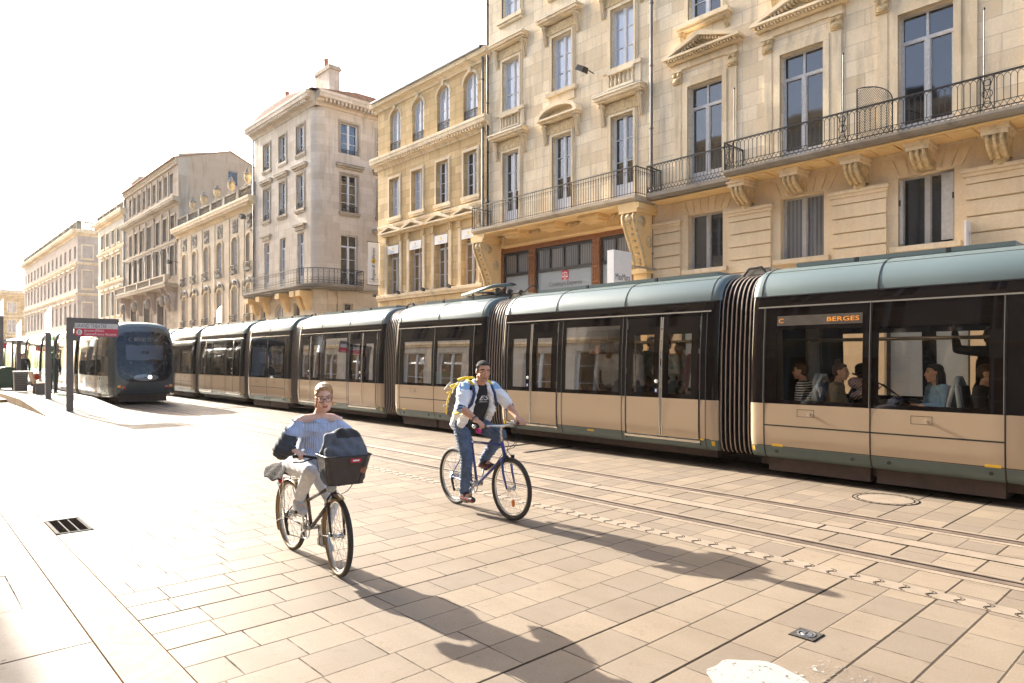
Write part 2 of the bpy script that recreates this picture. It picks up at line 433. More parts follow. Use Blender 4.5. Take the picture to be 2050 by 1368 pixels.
def surround(F, xc, w, z0, z1, t=.16, p=.05, mat=TRIM, name='window_surround', sill=0., ears=False):
    mb = MB(mat, F.M.copy()); a, b = xc - w / 2, xc + w / 2
    for q, pp in ((t, p), (t * .55, p + .025)):
        mb.box(a - q, a - .003, -pp, .01, z0, z1); mb.box(b + .003, b + q, -pp, .01, z0, z1)
        mb.box(a - q, b + q, -pp - .002, .01, z1 + .003, z1 + q)
    if sill:
        mb.box(a - t - .05, b + t + .05, -p - sill, .02, z0 - .16, z0 - .003); mb.box(a - t, b + t, -p - sill * .5, .02, z0 - .26, z0 - .163)
    return F.done(mb, name)
def volute(mb, x, w, z0, z1, d):
    """scrolled bracket hanging against the wall, d deep at its top"""
    h = z1 - z0; P = []
    for i in range(15):
        t = i / 14; P.append((-(.16 * d + .84 * d * (t ** 1.5) + .10 * d * sin(t * 2 * pi)), z0 + h * t))
    poly = [(.02, z0)] + P + [(.02, z1)]
    mb.prism(poly, 'x', x - w / 2, x + w / 2)
    for s in (-1, 1):
        mb.lathe([(.001, -.02), (d * .22, -.015), (d * .22, .015), (.001, .02)], (x + s * (w / 2 + .005), -d * .70, z1 - d * .3), 12, Matrix.Rotation(R(90), 3, 'Y'))
    for k in (-.22, .22): mb.tube([(x + k * w, p[0] - .012, p[1]) for p in P], .014 * max(1, w * 2.4), 5)
def hood(F, xc, w, z, h=.75, p=.38, kind='flat', mat=TRIM, carved=CARVED, d=.24):
    """window hood on two scrolled brackets with a carved frieze"""
    mb = MB(carved, F.M.copy()); mb.box(xc - w / 2 + .12, xc + w / 2 - .12, -.07, .02, z + .02, z + h * .55); 
    mb.use(mat, True)
    for s in (-1, 1): volute(mb, xc + s * (w / 2 - .04), .17, z - h * .45, z + h * .60, d)
    mb.use(mat, False); t = z + h * .62; W = w / 2 + .16
    if kind == 'flat':
        mb.box(xc - W + .06, xc + W - .06, -p * .75, .02, t, t + .07); mb.box(xc - W, xc + W, -p, .02, t + .072, t + .17); mb.box(xc - W - .03, xc + W + .03, -p - .04, .02, t + .172, t + .22)
        mb.use(ZINC); mb.box(xc - W - .02, xc + W + .02, -p - .03, .02, t + .222, t + .245)
    else:
        mb.box(xc - W + .05, xc + W - .05, -p * .75, .02, t, t + .07); mb.box(xc - W, xc + W, -p, .02, t + .072, t + .14)
        n = 14; rise = .46; A = [(xc - W * cos(pi * i / n), t + .142 + rise * sin(pi * i / n) ** .9) for i in range(n + 1)]
        B = [(xc - (W - .16) * cos(pi * i / n), t + .142 + (rise - .13) * sin(pi * i / n) ** .9) for i in range(n + 1)]
        for i in range(n): mb.prism([A[i], A[i + 1], B[i + 1], B[i]], 'y', -p, .02)
        mb.prism(B, 'y', -.06, .02)
    return F.done(mb, 'window_hood')
def pediment(F, xc, w, z, rise=.55, p=.42, mat=TRIM, dent=True, carved=None):
    mb = MB(mat, F.M.copy()); a, b = xc - w / 2, xc + w / 2
    mb.box(a + .08, b - .08, -p * .6, .02, z, z + .09); mb.box(a, b, -p, .02, z + .092, z + .16)
    zt = z + .162; t = .15
    for s in (-1, 1):
        e = xc + s * w / 2
        mb.prism([(e, zt), (xc, zt + rise), (xc, zt + rise - t), (e - s * t * 1.6, zt)], 'y', -p, .02)
    mb.prism([(a + .25, zt), (xc, zt + rise - t - .02), (b - .25, zt)], 'y', -.10, .02)
    if dent:
        n = int((w - .2) / .10)
        for i in range(n):
            u = a + .1 + i * .10; mb.box(u, u + .055, -p * .85, -p * .55, z + .03, z + .091)
            k = 1 - abs((u + .03 - xc) / (w / 2))
            if k > .16: mb.box(u, u + .055, -p * .78, -.12, zt + rise * k - t * 1.35 - .03, zt + rise * k - t * 1.15 + .03)
    return F.done(mb, 'pediment')
def balustrade(F, x0, x1, z0, z1, y=-.05, sp=.2, r=.07, mat=TRIM, name='balustrade', piers=0, t=.11):
    mb = MB(mat, F.M.copy()); h = z1 - z0
    mb.box(x0, x1, y - t, y + t, z0, z0 + h * .13); mb.box(x0, x1, y - t * 1.15, y + t * 1.15, z1 - h * .15, z1)
    px = []
    if piers:
        n = max(1, round((x1 - x0) / piers)); px = [x0 + (x1 - x0) * i / n for i in range(n + 1)]
        for u in px: mb.box(u - .22, u + .22, y - t * 1.3, y + t * 1.3, z0 + .01, z1 + .02)
    n = max(2, int((x1 - x0) / sp)); mb.use(mat, True); H = h * .72
    for i in range(n):
        u = x0 + (i + .5) * (x1 - x0) / n
        if any(abs(u - q) < .25 for q in px): continue
        mb.lathe([(r * .75, 0), (r * .75, H * .08), (r * .45, H * .14), (r * 1.0, H * .36), (r * .85, H * .5), (r * .4, H * .74), (r * .4, H * .82), (r * .75, H * .92), (r * .75, H)], (u, y, z0 + h * .13), 8)
    return F.done(mb, name)
def railing(F, path, h, style='bars', sp=.12, mat=IRON, name='railing', parent=None, r=.009, panels=None):
    """iron railing along a polyline (x, y, z) in facade coordinates"""
    mb = MB(mat, F.M.copy())
    up = Vector((0, 0, 1)); P = [Vector(p) for p in path]
    def rail(z, rr, ry=None): mb.tube([p + up * z for p in P], rr, 4 if ry is None else 4, ry=ry)
    rail(h, .024); rail(.07, .014)
    if style != 'bars': rail(.20, .010)
    else: rail(h - .13, .010)
    for a, b in zip(P, P[1:]):
        L = (b - a).length; n = max(1, round(L / sp)); d = (b - a) / n
        for i in range(n + 1):
            q = a + d * i
            if style == 'bars':
                mb.tube([q + up * .02, q + up * h], r, 4)
                if i % 1 == 0: mb.tube([q + up * (h - .24), q + up * (h - .14)], r * 1.7, 4)
            elif style == 'arches':
                top = h - .02 - d.length * .9
                mb.tube([q + up * .20, q + up * top], r, 4)
                if i < n - 1:
                    c = q + d
                    mb.tube([c - d.normalized() * (d.length * cos(pi * k / 6)) + up * (top + d.length * .9 * sin(pi * k / 6)) for k in range(7)], r * .8, 4)
                if i < n: mb.tube([q + up * .02, q + d + up * .20], r * .8, 4); mb.tube([q + up * .20, q + d + up * .02], r * .8, 4)
            elif style == 'scroll':
                mb.tube([q + up * .02, q + up * h], r * .8, 4)
                if i < n:
                    for zc in (h * .86, h * .32, h * .14):
                        c = q + d * .5; rr = min(d.length * .46, h * .11)
                        mb.tube([c + d.normalized() * rr * cos(2 * pi * k / 8) + up * (zc + rr * sin(2 * pi * k / 8)) for k in range(8)], r * .8, 4, True)
        for q in (a, b): mb.tube([q, q + up * (h + .02)], .018, 4)
    for q in (panels or []):
        q = Vector(q)
        for s in (-.13, .13): mb.tube([q + Vector((s, 0, .02)), q + Vector((s, 0, h))], .013, 4)
        for zc, rr in ((h * .5, .10), (h * .8, .07), (h * .22, .07)):
            mb.tube([q + Vector((rr * cos(2 * pi * k / 10), 0, zc + rr * sin(2 * pi * k / 10))) for k in range(10)], .010, 4, True)
        for s in (-1, 1): mb.tube([q + Vector((-.12 * s, 0, .05)), q + Vector((.12 * s, 0, h - .05))], .008, 4)
    return F.done(mb, name, parent)
def corbel(F, x, z0, z1, w, d, big, mat=TRIM, carved=CARVED):
    mb = MB(mat, F.M.copy()); h = z1 - z0
    mb.box(x - w * .62, x + w * .62, -d, .02, z1 - .10, z1); mb.box(x - w * .55, x + w * .55, -d * .93, .02, z1 - .2, z1 - .103)
    mb.use(carved, True); hh = h - .2; zb = z0 + (hh * .30 if big else 0)
    P = [(-d * .86, z1 - .203), (-d * .86, z1 - .30), (-d * .74, lerp(zb, z1 - .2, .45)), (-d * .46, lerp(zb, z1 - .2, .12)), (-d * .30, zb)]
    mb.prism([(.02, z1 - .203)] + P + [(.02, zb)], 'x', x - w * .45, x + w * .45)
    for k in (-.3, 0, .3): mb.tube([(x + k * w, p[0] - .02, p[1]) for p in P], .05 * w * 2, 5)
    if big: mb.ell((x, -.10, zb - .02), (w * .36, .13, hh * .27))
    return F.done(mb, 'corbel')
def rustic(F, x0, x1, z0, z1, rows, p=.08, mat=STUC, cap=True):
    """raised pier of separate courses under a moulded cap"""
    mb = MB(mat, F.M.copy()); top = z1 - (.34 if cap else 0); h = (top - z0) / rows
    for i in range(rows): mb.prism([(.02, z0 + i * h + .012), (-p + .02, z0 + i * h + .012), (-p, z0 + i * h + .03), (-p, z0 + (i + 1) * h - .03), (-p + .02, z0 + (i + 1) * h - .012), (.02, z0 + (i + 1) * h - .012)], 'x', x0, x1)
    if cap:
        mb.box(x0 - .01, x1 + .01, -p - .02, .02, top, top + .16); mb.box(x0 - .05, x1 + .05, -p - .06, .02, top + .162, top + .25); mb.box(x0 - .08, x1 + .08, -p - .10, .02, top + .252, z1)
    return F.done(mb, 'pier')
def voussoirs(F, xc, w, z0, z1, n=7, mat=STUC, p=.025):
    mb = MB(mat, F.M.copy()); cx, cz = xc, z0 - w * 1.3
    for i in range(n):
        a = -w / 2 - .18 + (w + .36) * i / n + .014; b = -w / 2 - .18 + (w + .36) * (i + 1) / n - .014
        k = (z1 - cz) / (z0 - cz); mb.prism([(xc + a, z0), (xc + b, z0), (xc + b * k, z1), (xc + a * k, z1)], 'y', -p, .01)
    return F.done(mb, 'flat_arch')
PIPE = plain('drainpipe_paint', (.15, .135, .125), .6)
def drainpipe(F, x, z0, z1, y=-.12, r=.055, mat=PIPE):
    mb = MB(mat, F.M.copy(), True); mb.tube([(x, y, z0), (x, y, z1)], r, 8)
    z = z0 + .8
    while z < z1: mb.tube([(x, y, z), (x, y, z + .05)], r * 1.35, 8); z += 2.1
    return F.done(mb, 'drainpipe')
def chimney(F, x0, x1, y0, y1, z0, z1, pots, mat=GREYL):
    mb = MB(mat, F.M.copy()); mb.box(x0, x1, y0, y1, z0, z1); mb.use(TRIMG); mb.box(x0 - .07, x1 + .07, y0 - .07, y1 + .07, z1, z1 + .18); mb.box(x0 - .03, x1 + .03, y0 - .03, y1 + .03, z1 + .18, z1 + .3)
    c = F.done(mb, 'chimney')
    for px, py, h in pots:
        m = MB(POT, F.M.copy(), True); m.lathe([(.14, 0), (.13, h * .8), (.16, h * .82), (.16, h), (.10, h), (.10, h * .5)], (px, py, z1 + .3), 10); F.done(m, 'chimney_pot', c)
    return c
def roof_shed(F, x0, x1, z, D, rise, mat=SLATE, over=.25):
    mb = MB(mat, F.M.copy()); t = .12
    mb.prism([(-over, z), (D * .5, z + rise), (D + .1, z), (D + .1, z - t), (D * .5, z + rise - t), (-over, z - t)], 'x', x0, x1)
    return F.done(mb, 'roof')
XB = 19.0
def house(label, YL, X=XB):
    r = thing('townhouse', label, 'building', (X, YL, 0), R(-90)); F = Fac(r); F.yl = YL; return F
def ops_of(lst): return [(c - w / 2, c + w / 2, a, b, *(rest or [])) for c, w, a, b, *rest in lst]

# ---- the long cream house on the right, with the iron balcony on carved corbels
def house_right():
    F = house('long cream house at right with pedimented French windows above a corbelled iron balcony', 13.78)
    L = lambda Y: 13.78 - Y
    bays = [L(11.77), L(8.69), L(5.58), L(2.47), L(-.64)]; W = L(-2.6)
    lst = []
    for i, c in enumerate(bays):
        lst += [(c, 1.22, 7.02, 10.44), (c, 1.24, 4.55, 6.32), (c, 1.16, 12.42, 15.0), (c, 1.0, 17.0, 18.8), (c, 1.9, .25, 3.5)]
    wall(F, 0, W, 0, 20.2, ops_of(lst), LIME, .30, [(6.9, STUC)])
    for i, c in enumerate(bays):
        window(F, c, 1.22, 7.02, 10.44, 1, .2, .795, .66, 'dark', 0, WORNP)
        window(F, c, 1.24, 4.55, 6.32, 1, .24, 0, 0, 'curtain' if i == 1 else 'dark', 0, GREYP)
        window(F, c, 1.16, 12.42, 15.0, 4, .2, 0, 0, 'dark', 0, WHITEP)
        window(F, c, 1.0, 17.0, 18.8, 3, .2)
        window(F, c, 1.9, .25, 3.5, 1, .2, .8, 0, 'frost', 0, DARKP)
        surround(F, c, 1.22, 7.0, 10.44, .30, .03)
        surround(F, c, 1.16, 12.42, 15.0, .16, .04)
        mb = F.part('pilaster_capital', CARVED)
        for s in (-1, 1):
            u = c + s * .98
            mb.use(CARVED); mb.box(u - .15, u + .15, -.10, .02, 10.62, 10.98); mb.ell((u, -.12, 10.72), (.13, .06, .08)); mb.ell((u - .09, -.11, 10.9), (.06, .05, .06)); mb.ell((u + .09, -.11, 10.9), (.06, .05, .06))
            mb.use(TRIM); mb.box(u - .12, u + .12, -.045, .02, 7.03, 10.618); mb.box(u - .19, u + .19, -.13, .02, 10.982, 11.05)
        mb.box(c - 1.13, c + 1.13, -.07, .02, 11.053, 11.25)
        F.done(mb, 'pilaster_capital')
        pediment(F, c, 2.72, 11.27, .52, .42)
        mb = F.part('window_sill', TRIM); mb.box(c - .95, c + .95, -.30, .02, 12.28, 12.42); mb.box(c - .88, c + .88, -.2, .02, 12.2, 12.277); mb.use(CARVED)
        for s in (-1, 1): volute(mb, c + s * .78, .16, 11.9, 12.2, .18)
        F.done(mb, 'window_sill')
        voussoirs(F, c, 1.24, 6.36, 6.78)
        if i == 2:                                  # open inner shutters at the third mezzanine window
            for s in (-1, 1):
                mb = F.part('shutter', GREYP); mb.box(c + s * .60, c + s * (.34 if s > 0 else .52), .03, .07, 4.62, 6.24); mb.use(DARKP); mb.box(c + s * .57, c + s * .61, .02, .03, 5.6, 5.75); F.done(mb, 'shutter')
        mb = F.part('window_sill', TRIM); mb.box(c - .78, c + .78, -.12, .2, 4.42, 4.55); F.done(mb, 'window_sill')
    edges = [0.02] + [q for c in bays for q in (c - .82, c + .82)] + [W]
    for k in range(0, len(edges), 2): rustic(F, edges[k] + .06, edges[k + 1] - .06, 3.9, 6.2, 5)
    band(F, 0, W, 3.62, 3.88, .16, STUC)
    cornice(F, 0, W, 19.4, .8, .6, .22)
    roof_shed(F, 0, W, 20.2, 9, 2.2, TILE)
    drainpipe(F, .05, .2, 19.4)
    # balcony: a shallow left part, a deeper main part
    b0, b1 = L(13.42), L(10.47)
    mb = F.part('balcony', DIRTY); mb.prism([(.02, 6.82), (-.75, 6.86), (-.84, 6.94), (-.84, 7.06), (.02, 7.06)], 'x', b0, b1); mb.use(SOFF); mb.box(b0 + .05, b1, -.66, -.01, 6.80, 6.83)
    bal = F.done(mb, 'balcony')
    railing(F, [(b0, -.02, 7.06), (b0, -.78, 7.06), (b1, -.78, 7.06)], .90, 'arches', .125, parent=bal)
    mb = F.part('balcony', DIRTY)
    mb.prism([(.02, 6.98), (-1.02, 7.0), (-1.10, 7.04), (-1.14, 7.10), (-1.14, 7.16), (.02, 7.16)], 'x', b1, W)
    mb.use(SOFF); mb.box(b1 + .05, W, -.97, -.01, 6.955, 6.985); n = int((W - b1) / .55)
    for k in range(n): u = b1 + .2 + k * .55; mb.box(u, u + .38, -.85, -.2, 6.93, 6.953)
    bal = F.done(mb, 'balcony')
    railing(F, [(b1, -.02, 7.16), (b1, -1.06, 7.16), (W, -1.06, 7.16)], .82, 'arches', .125, parent=bal, panels=[(b1 + .14, -1.06, 7.16), (L(7.15), -1.06, 7.16), (L(4.05), -1.06, 7.16), (L(.9), -1.06, 7.16)])
    for k, Y in enumerate([10.3, 8.73, 7.1, 5.55, 4.0, 2.45, .9]):
        corbel(F, L(Y), 6.12 if k % 2 == 0 else 6.36, 6.95, .46, .80, k % 2 == 0)
    for Y in (10.2, 7.16, 4.12):
        mb = F.part('flag_rod', IRON); mb.tube([(L(Y), -1.03, 7.5), (L(Y), -1.0, 9.5)], .014, 5); mb.ell((L(Y), -1.0, 9.5), .028); F.done(mb, 'flag_rod')
    # quarter-round mesh screen closing off part of the balcony
    mb = F.part('mesh_screen', IRON); x = L(6.82); y = -1.0; wd = .82; top = lambda u: 8.0 + .5 * max(0, 1 - (u / wd) ** 2) ** .5
    mb.tube([(x, y, 7.2), (x, y, 8.5)] + [(x + wd * sin(R(90) * i / 10), y, top(wd * sin(R(90) * i / 10))) for i in range(1, 11)] + [(x + wd, y, 7.2)], .018, 4)
    for i in range(-16, 21):
        for s in (1, -1):
            u0 = i * .04; P = [(x + u, y, z) for u, z in [(u0 + k * .03, (7.2 + k * .05) if s > 0 else (8.5 - k * .05)) for k in range(27)] if 0 <= u <= wd and 7.2 <= z <= top(u)]
            if len(P) > 1: mb.tube([P[0], P[-1]], .0045, 3)
    F.done(mb, 'mesh_screen')
    return F
house_right()

# ---- the cream house with the shop front between two scrolled consoles
def house_shop():
    F = house('cream stone house with carved window hoods and a timber shop front under its iron balcony', 22.33)
    L = lambda Y: 22.33 - Y
    B = [L(20.82), L(17.94), L(15.04)]; W = L(13.78)
    lst = []
    for c in B: lst += [(c, .98, 7.1, 10.27), (c, 1.0, 11.98, 14.08), (c, 1.02, 15.82, 17.9), (c, .95, 19.4, 20.4)]
    shop = (L(21.62), L(14.5), .3, 6.35)
    wall(F, 0, W, 0, 21.6, ops_of(lst) + [shop], LIME, .28)
    for i, c in enumerate(B):
        window(F, c, .98, 7.1, 10.27, 3, .18, 0, .78, 'dark', 0, WHITEP)
        window(F, c, 1.0, 11.98, 14.08, 3, .18, 0, 0, 'whitish', 0, WHITEP)
        window(F, c, 1.02, 15.82, 17.9, 3, .18, 0, 0, 'whitish', 0, WHITEP); window(F, c, .95, 19.4, 20.4, 2, .18)
        surround(F, c, .98, 7.1, 10.27, .17, .035); surround(F, c, 1.0, 11.98, 14.08, .17, .035); surround(F, c, 1.02, 15.82, 17.9, .2, .05, sill=.12)
        hood(F, c, 1.75, 10.36, .72, .38, 'arch' if i == 1 else 'flat'); hood(F, c, 1.75, 14.2, .68, .36)
        if i != 1:
            mb = F.part('window_apron', DIRTY); mb.box(c - .55, c + .55, .03, .06, 11.26, 11.80); mb.use(TRIM)
            mb.box(c - .82, c - .57, -.06, .02, 11.2, 11.98); mb.box(c + .57, c + .82, -.06, .02, 11.2, 11.98); mb.box(c - .86, c + .86, -.11, .02, 11.84, 11.976)
            ap = F.done(mb, 'window_apron'); balustrade(F, c - .565, c + .565, 11.22, 11.838, -.03, .165, .06)
        else:
            mb = F.part('window_sill', TRIM); mb.box(c - .78, c + .78, -.14, .02, 11.82, 11.976); mb.box(c - .66, c + .66, -.05, .02, 11.5, 11.817); F.done(mb, 'window_sill')
    band(F, 0, W, 18.4, 18.75, .22); cornice(F, 0, W, 20.7, .9, .6, .22); roof_shed(F, 0, W, 21.6, 9, 2.2, TILE)
    drainpipe(F, .12, 5.5, 20.7, -.1, .05, IRON)
    # balcony slab, its soffit brackets and fluted frieze
    b0, b1 = L(22.08), L(13.66)
    mb = F.part('balcony', TRIMG); mb.prism([(.02, 6.85), (-1.0, 6.87), (-1.08, 6.93), (-1.12, 6.96), (-1.12, 7.06), (.02, 7.06)], 'x', b0, b1)
    mb.use(SOFF); mb.box(b0 + .03, b1 - .03, -1.02, -.01, 6.80, 6.855)
    for k in range(3):
        c = L(20.05 - k * 2.05); mb.box(c - .48, c + .48, -.80, -.06, 6.66, 6.80); mb.box(c - .38, c + .38, -.70, -.06, 6.57, 6.66)
        for i in range(14): mb.box(c - .49 + i * .07, c - .455 + i * .07, -.83, -.80, 6.70, 6.76)
    bal = F.done(mb, 'balcony')
    railing(F, [(b0, -.02, 7.06), (b0, -1.05, 7.06), (L(19.3), -1.05, 7.06), (L(16.5), -1.05, 7.06), (b1, -1.05, 7.06), (b1, -.02, 7.06)], .92, 'bars', .115, parent=bal)
    mb = F.part('frieze', SOFF); f0, f1 = L(21.2), L(14.5)
    mb.box(f0, f1, -.20, .02, 6.36, 6.80); mb.box(f0, f1, -.26, .02, 6.28, 6.358)
    for k in range(8):
        for a in (f0 + .12 + k * .13, f1 - .18 - k * .13): mb.box(a, a + .07, -.225, -.2, 6.40, 6.60)
    mb.use(CARVED, True)
    for k in range(5):
        c = [L(21.0), L(19.0), L(17.0), L(14.9), L(14.6)][k]
        for i in range(9): mb.ell((c - .4 + .1 * i, -.24 - .05 * (i % 2), 6.69 + .04 * sin(i * 2.1)), (.06, .06, .045), None, 8, 5)
    F.done(mb, 'frieze')
    for Y, s in ((21.76, 1), (13.98, -1)):
        c = L(Y); mb = F.part('console', SOFF); w = .74
        P = [(-.98, 6.50), (-1.04, 6.38), (-.99, 6.15), (-.82, 5.8), (-.62, 5.4), (-.46, 5.0), (-.40, 4.72)]
        mb.prism([(.02, 6.5)] + P + [(.02, 4.72)], 'x', c - w * .40, c + w * .40)
        mb.box(c - w * .5, c + w * .5, -1.08, .02, 6.5, 6.62); mb.box(c - w * .58, c + w * .58, -1.05, .02, 6.622, 6.80)
        mb.box(c - w * .44, c + w * .44, -.50, .02, 4.56, 4.72); mb.box(c - w * .36, c + w * .36, -.40, .02, 3.9, 4.558); mb.box(c - w * .44, c + w * .44, -.46, .02, .2, 3.898)
        mb.use(CARVED, True)
        for k in (-.30, .30): mb.tube([(c + k * w, p[0] - .02, p[1]) for p in P], .055, 6)
        for i in range(13):
            t = i / 12; k = min(5, int(t * 6)); f = t * 6 - k; y = lerp(P[k][0], P[k + 1][0], f); z = lerp(P[k][1], P[k + 1][1], f); mb.ell((c, y - .02, z), (.10, .05, .055), None, 8, 5)
        for s2 in (-1, 1):
            mb.lathe([(.001, -.03), (.20, -.02), (.20, .02), (.001, .03)], (c + s2 * w * .40, -.72, 6.22), 12, Matrix.Rotation(R(90), 3, 'Y')); mb.lathe([(.001, -.05), (.10, -.04), (.10, .04), (.001, .05)], (c + s2 * w * .40, -.72, 6.22), 12, Matrix.Rotation(R(90), 3, 'Y'))
            mb.ell((c + s2 * w * .41, -.30, 5.6), (.03, .16, .22), None, 8, 6)
        mb.ell((c, -1.0, 6.32), (.24, .09, .13), None, 10, 6)
        F.done(mb, 'console')
    # timber shop front
    a, b = shop[0], shop[1]
    mb = F.part('shop_front', WOOD); mb.box(a, b, .02, .16, 6.17, 6.35); mb.box(a, b, .0, .05, 6.10, 6.168)
    for Y, w in ((21.5, .28), (19.64, .36), (16.29, .34), (14.6, .3)):
        c = L(Y); mb.box(c - w / 2, c + w / 2, .03, .2, .3, 6.10)
        for k in range(4): u = c - w / 2 + (k + .5) * w / 4; mb.box(u - .022, u + .022, .005, .03, .5, 6.0)
        for z in (5.82, 5.05, 4.5, 2.6): mb.box(c - w / 2 - .01, c + w / 2 + .01, -.012, .03, z, z + .06)
    sf = F.done(mb, 'shop_front')
    for y0, y1, nl in ((21.36, 19.83, 2), (19.45, 16.47, 4), (16.11, 14.76, 2)):
        u0, u1 = L(y0), L(y1); mb = F.part('shop_window', DARKP); t = .07
        mb.box(u0, u0 + t, .08, .18, .3, 6.1); mb.box(u1 - t, u1, .08, .18, .3, 6.1); mb.box(u0 + t, u1 - t, .08, .18, 6.0, 6.1); mb.box(u0 + t, u1 - t, .08, .18, 5.12, 5.24); mb.box(u0 + t, u1 - t, .08, .18, 2.9, 3.0)
        for k in range(1, nl): u = u0 + (u1 - u0) * k / nl; mb.box(u - .035, u + .035, .09, .17, 5.24, 6.0)
        mb.use(P_CURT); mb.quad((u0 + t, .15, 5.24), (u1 - t, .15, 5.24), (u1 - t, .15, 6.0), (u0 + t, .15, 6.0)); mb.use(P_DARK); mb.quad((u0 + t, .15, .3), (u1 - t, .15, .3), (u1 - t, .15, 2.9), (u0 + t, .15, 2.9))
        mb.use(P_FROST); mb.quad((u0 + t, .14, 3.0), (u1 - t, .14, 3.0), (u1 - t, .14, 5.12), (u0 + t, .14, 5.12))
        sw = F.done(mb, 'shop_window', sf)
        if nl == 4:
            c = (u0 + u1) / 2 + .05; M = F.M @ T(c, .13, 4.585)
            mb = text_mb('Creditum Expertis', 1.72, None, GREYT, .004, M); join(mb, text_mb('COMPTABLES ET CONSEILS', 1.3, None, GREYT, .004, F.M @ T(c, .13, 4.40))); F.done(mb, 'shop_lettering', sf); mb = MB(REDP)
            mb.M = F.M; mb.use(REDP); z = 4.90; s = .17; n = 20
            P = []
            for cx, cz, a0 in ((1, 1, 0), (-1, 1, 90), (-1, -1, 180), (1, -1, 270)):
                for k in range(5): P.append((c + cx * (s - .06) + .06 * cos(R(a0 + k * 22.5)), z + .02 + cz * (s + .01 - .06) + .06 * sin(R(a0 + k * 22.5))))
            mb.prism(P, 'y', .122, .132); mb.use(BOARD)
            mb.box(c - .012, c + .012, .116, .121, z - .13, z + .15); mb.box(c - .12, c + .12, .116, .121, z + .10, z + .12); mb.box(c - .07, c + .07, .116, .121, z - .15, z - .13)
            for q in (-.10, .10):
                mb.tube([(c + q, .119, z + .1), (c + q - .055, .119, z - .03)], .006, 4); mb.tube([(c + q, .119, z + .1), (c + q + .055, .119, z - .03)], .006, 4)
                mb.prism([(c + q - .06, z - .03), (c + q + .06, z - .03), (c + q + .035, z - .07), (c + q - .035, z - .07)], 'y', .116, .121)
            F.done(mb, 'shop_emblem', sf)
    return F
house_shop()

# ---- the ochre house with round-headed top windows
def house_ochre():
    F = house('ochre stone house with four round-headed top windows and small pediments over white banners', 31.2)
    L = lambda Y: 31.2 - Y
    W = L(22.33); A = [L(y) for y in (29.56, 27.54, 25.5, 23.5)]; Mi = [L(y) for y in (29.6, 27.6, 25.55, 23.48)]; P1 = [L(y) for y in (29.7, 27.7, 25.62, 23.58)]
    lst = [(c, .98, 12.2, 14.36, .49) for c in A] + [(c, .92, 8.92, 10.88) for c in Mi] + [(c, .98, 5.0, 7.5) for c in P1] + [(c, 1.5, .3, 3.5, .5) for c in A]
    wall(F, 0, W, 0, 14.9, ops_of(lst), OCHRE, .32)
    for k in range(4):
        window(F, A[k], .98, 12.2, 14.36, 4, .2, 0, 0, 'whitish', .49); window(F, Mi[k], .92, 8.92, 10.88, 4, .22, 0, 0, 'whitish' if k < 2 else 'dark')
        window(F, P1[k], .98, 5.0, 7.5, 3, .24, .74, 0, 'warm', 0, WORNP); window(F, A[k], 1.5, .3, 3.5, 1, .2, 0, 0, 'dark', .5, DARKP)
        c = A[k]; mb = F.part('arch_moulding', TRIM); n = 14
        for q, p in ((.62, .05), (.56, .08)):
            a = [(c - q * cos(pi * i / n), 13.87 + q * sin(pi * i / n)) for i in range(n + 1)]; b = [(c - .495 * cos(pi * i / n), 13.87 + .495 * sin(pi * i / n)) for i in range(n + 1)]
            for i in range(n): mb.prism([a[i], a[i + 1], b[i + 1], b[i]], 'y', -p * .4, .01)
        mb.box(c - .1, c + .1, -.09, .02, 14.36, 14.62); F.done(mb, 'arch_moulding')
        railing(F, [(c - .48, .06, 12.2), (c + .48, .06, 12.2)], .52, 'scroll', .10, r=.009)
        surround(F, Mi[k], .92, 8.92, 10.88, .14, .025, TRIM, sill=.06)
        c = P1[k]; mb = F.part('pilaster', TRIM)
        for s in (-1, 1):
            u = c + s * .66; mb.box(u - .10, u + .10, -.05, .02, 5.0, 7.62); mb.box(u - .13, u + .13, -.08, .02, 4.9, 5.1); mb.use(CARVED); mb.box(u - .12, u + .12, -.12, .02, 7.62, 7.95); mb.use(TRIM)
        F.done(mb, 'pilaster'); pediment(F, c, 1.98, 7.96, .36, .34, TRIM, False)
        mb = F.part('banner', BOARD); zt = 7.46; mb.box(c - .50, c + .50, -.05, -.035, zt - .42, zt)
        mb.use(YELP); mb.prism([(c - .05, zt - .25), (c + .03, zt - .23), (c + .06, zt - .13), (c, zt - .08), (c - .04, zt - .14)], 'y', -.055, -.05); mb.use(plain('pale_print', (.45, .52, .60), .6)); mb.box(c - .22, c + .22, -.054, -.05, zt - .31, zt - .285); mb.box(c - .12, c + .12, -.054, -.05, zt - .36, zt - .34)
        F.done(mb, 'banner')
    band(F, 0, W, 4.7, 4.98, .14, TRIM); band(F, 0, W, 8.42, 8.58, .06, TRIM)
    cornice(F, 0, W, 11.52, .58, .40, .20); cornice(F, 0, W, 14.55, .42, .38, 0)
    mb = F.part('gutter', ZINC); mb.tube([(0, -.42, 14.98), (W, -.42, 14.98)], .06, 8); F.done(mb, 'gutter')
    roof_shed(F, 0, W, 15.05, 9, 1.6, TILE, .45); drainpipe(F, W - .18, .3, 14.95)
    mb = text_mb('OLIVER GRANT', 3.05, .27, plain('cut_letters', (.17, .12, .07), .6), .03, F.M @ T(L(26.78), 0, 4.34)); F.done(mb, 'wall_lettering')
    return F
house_ochre()

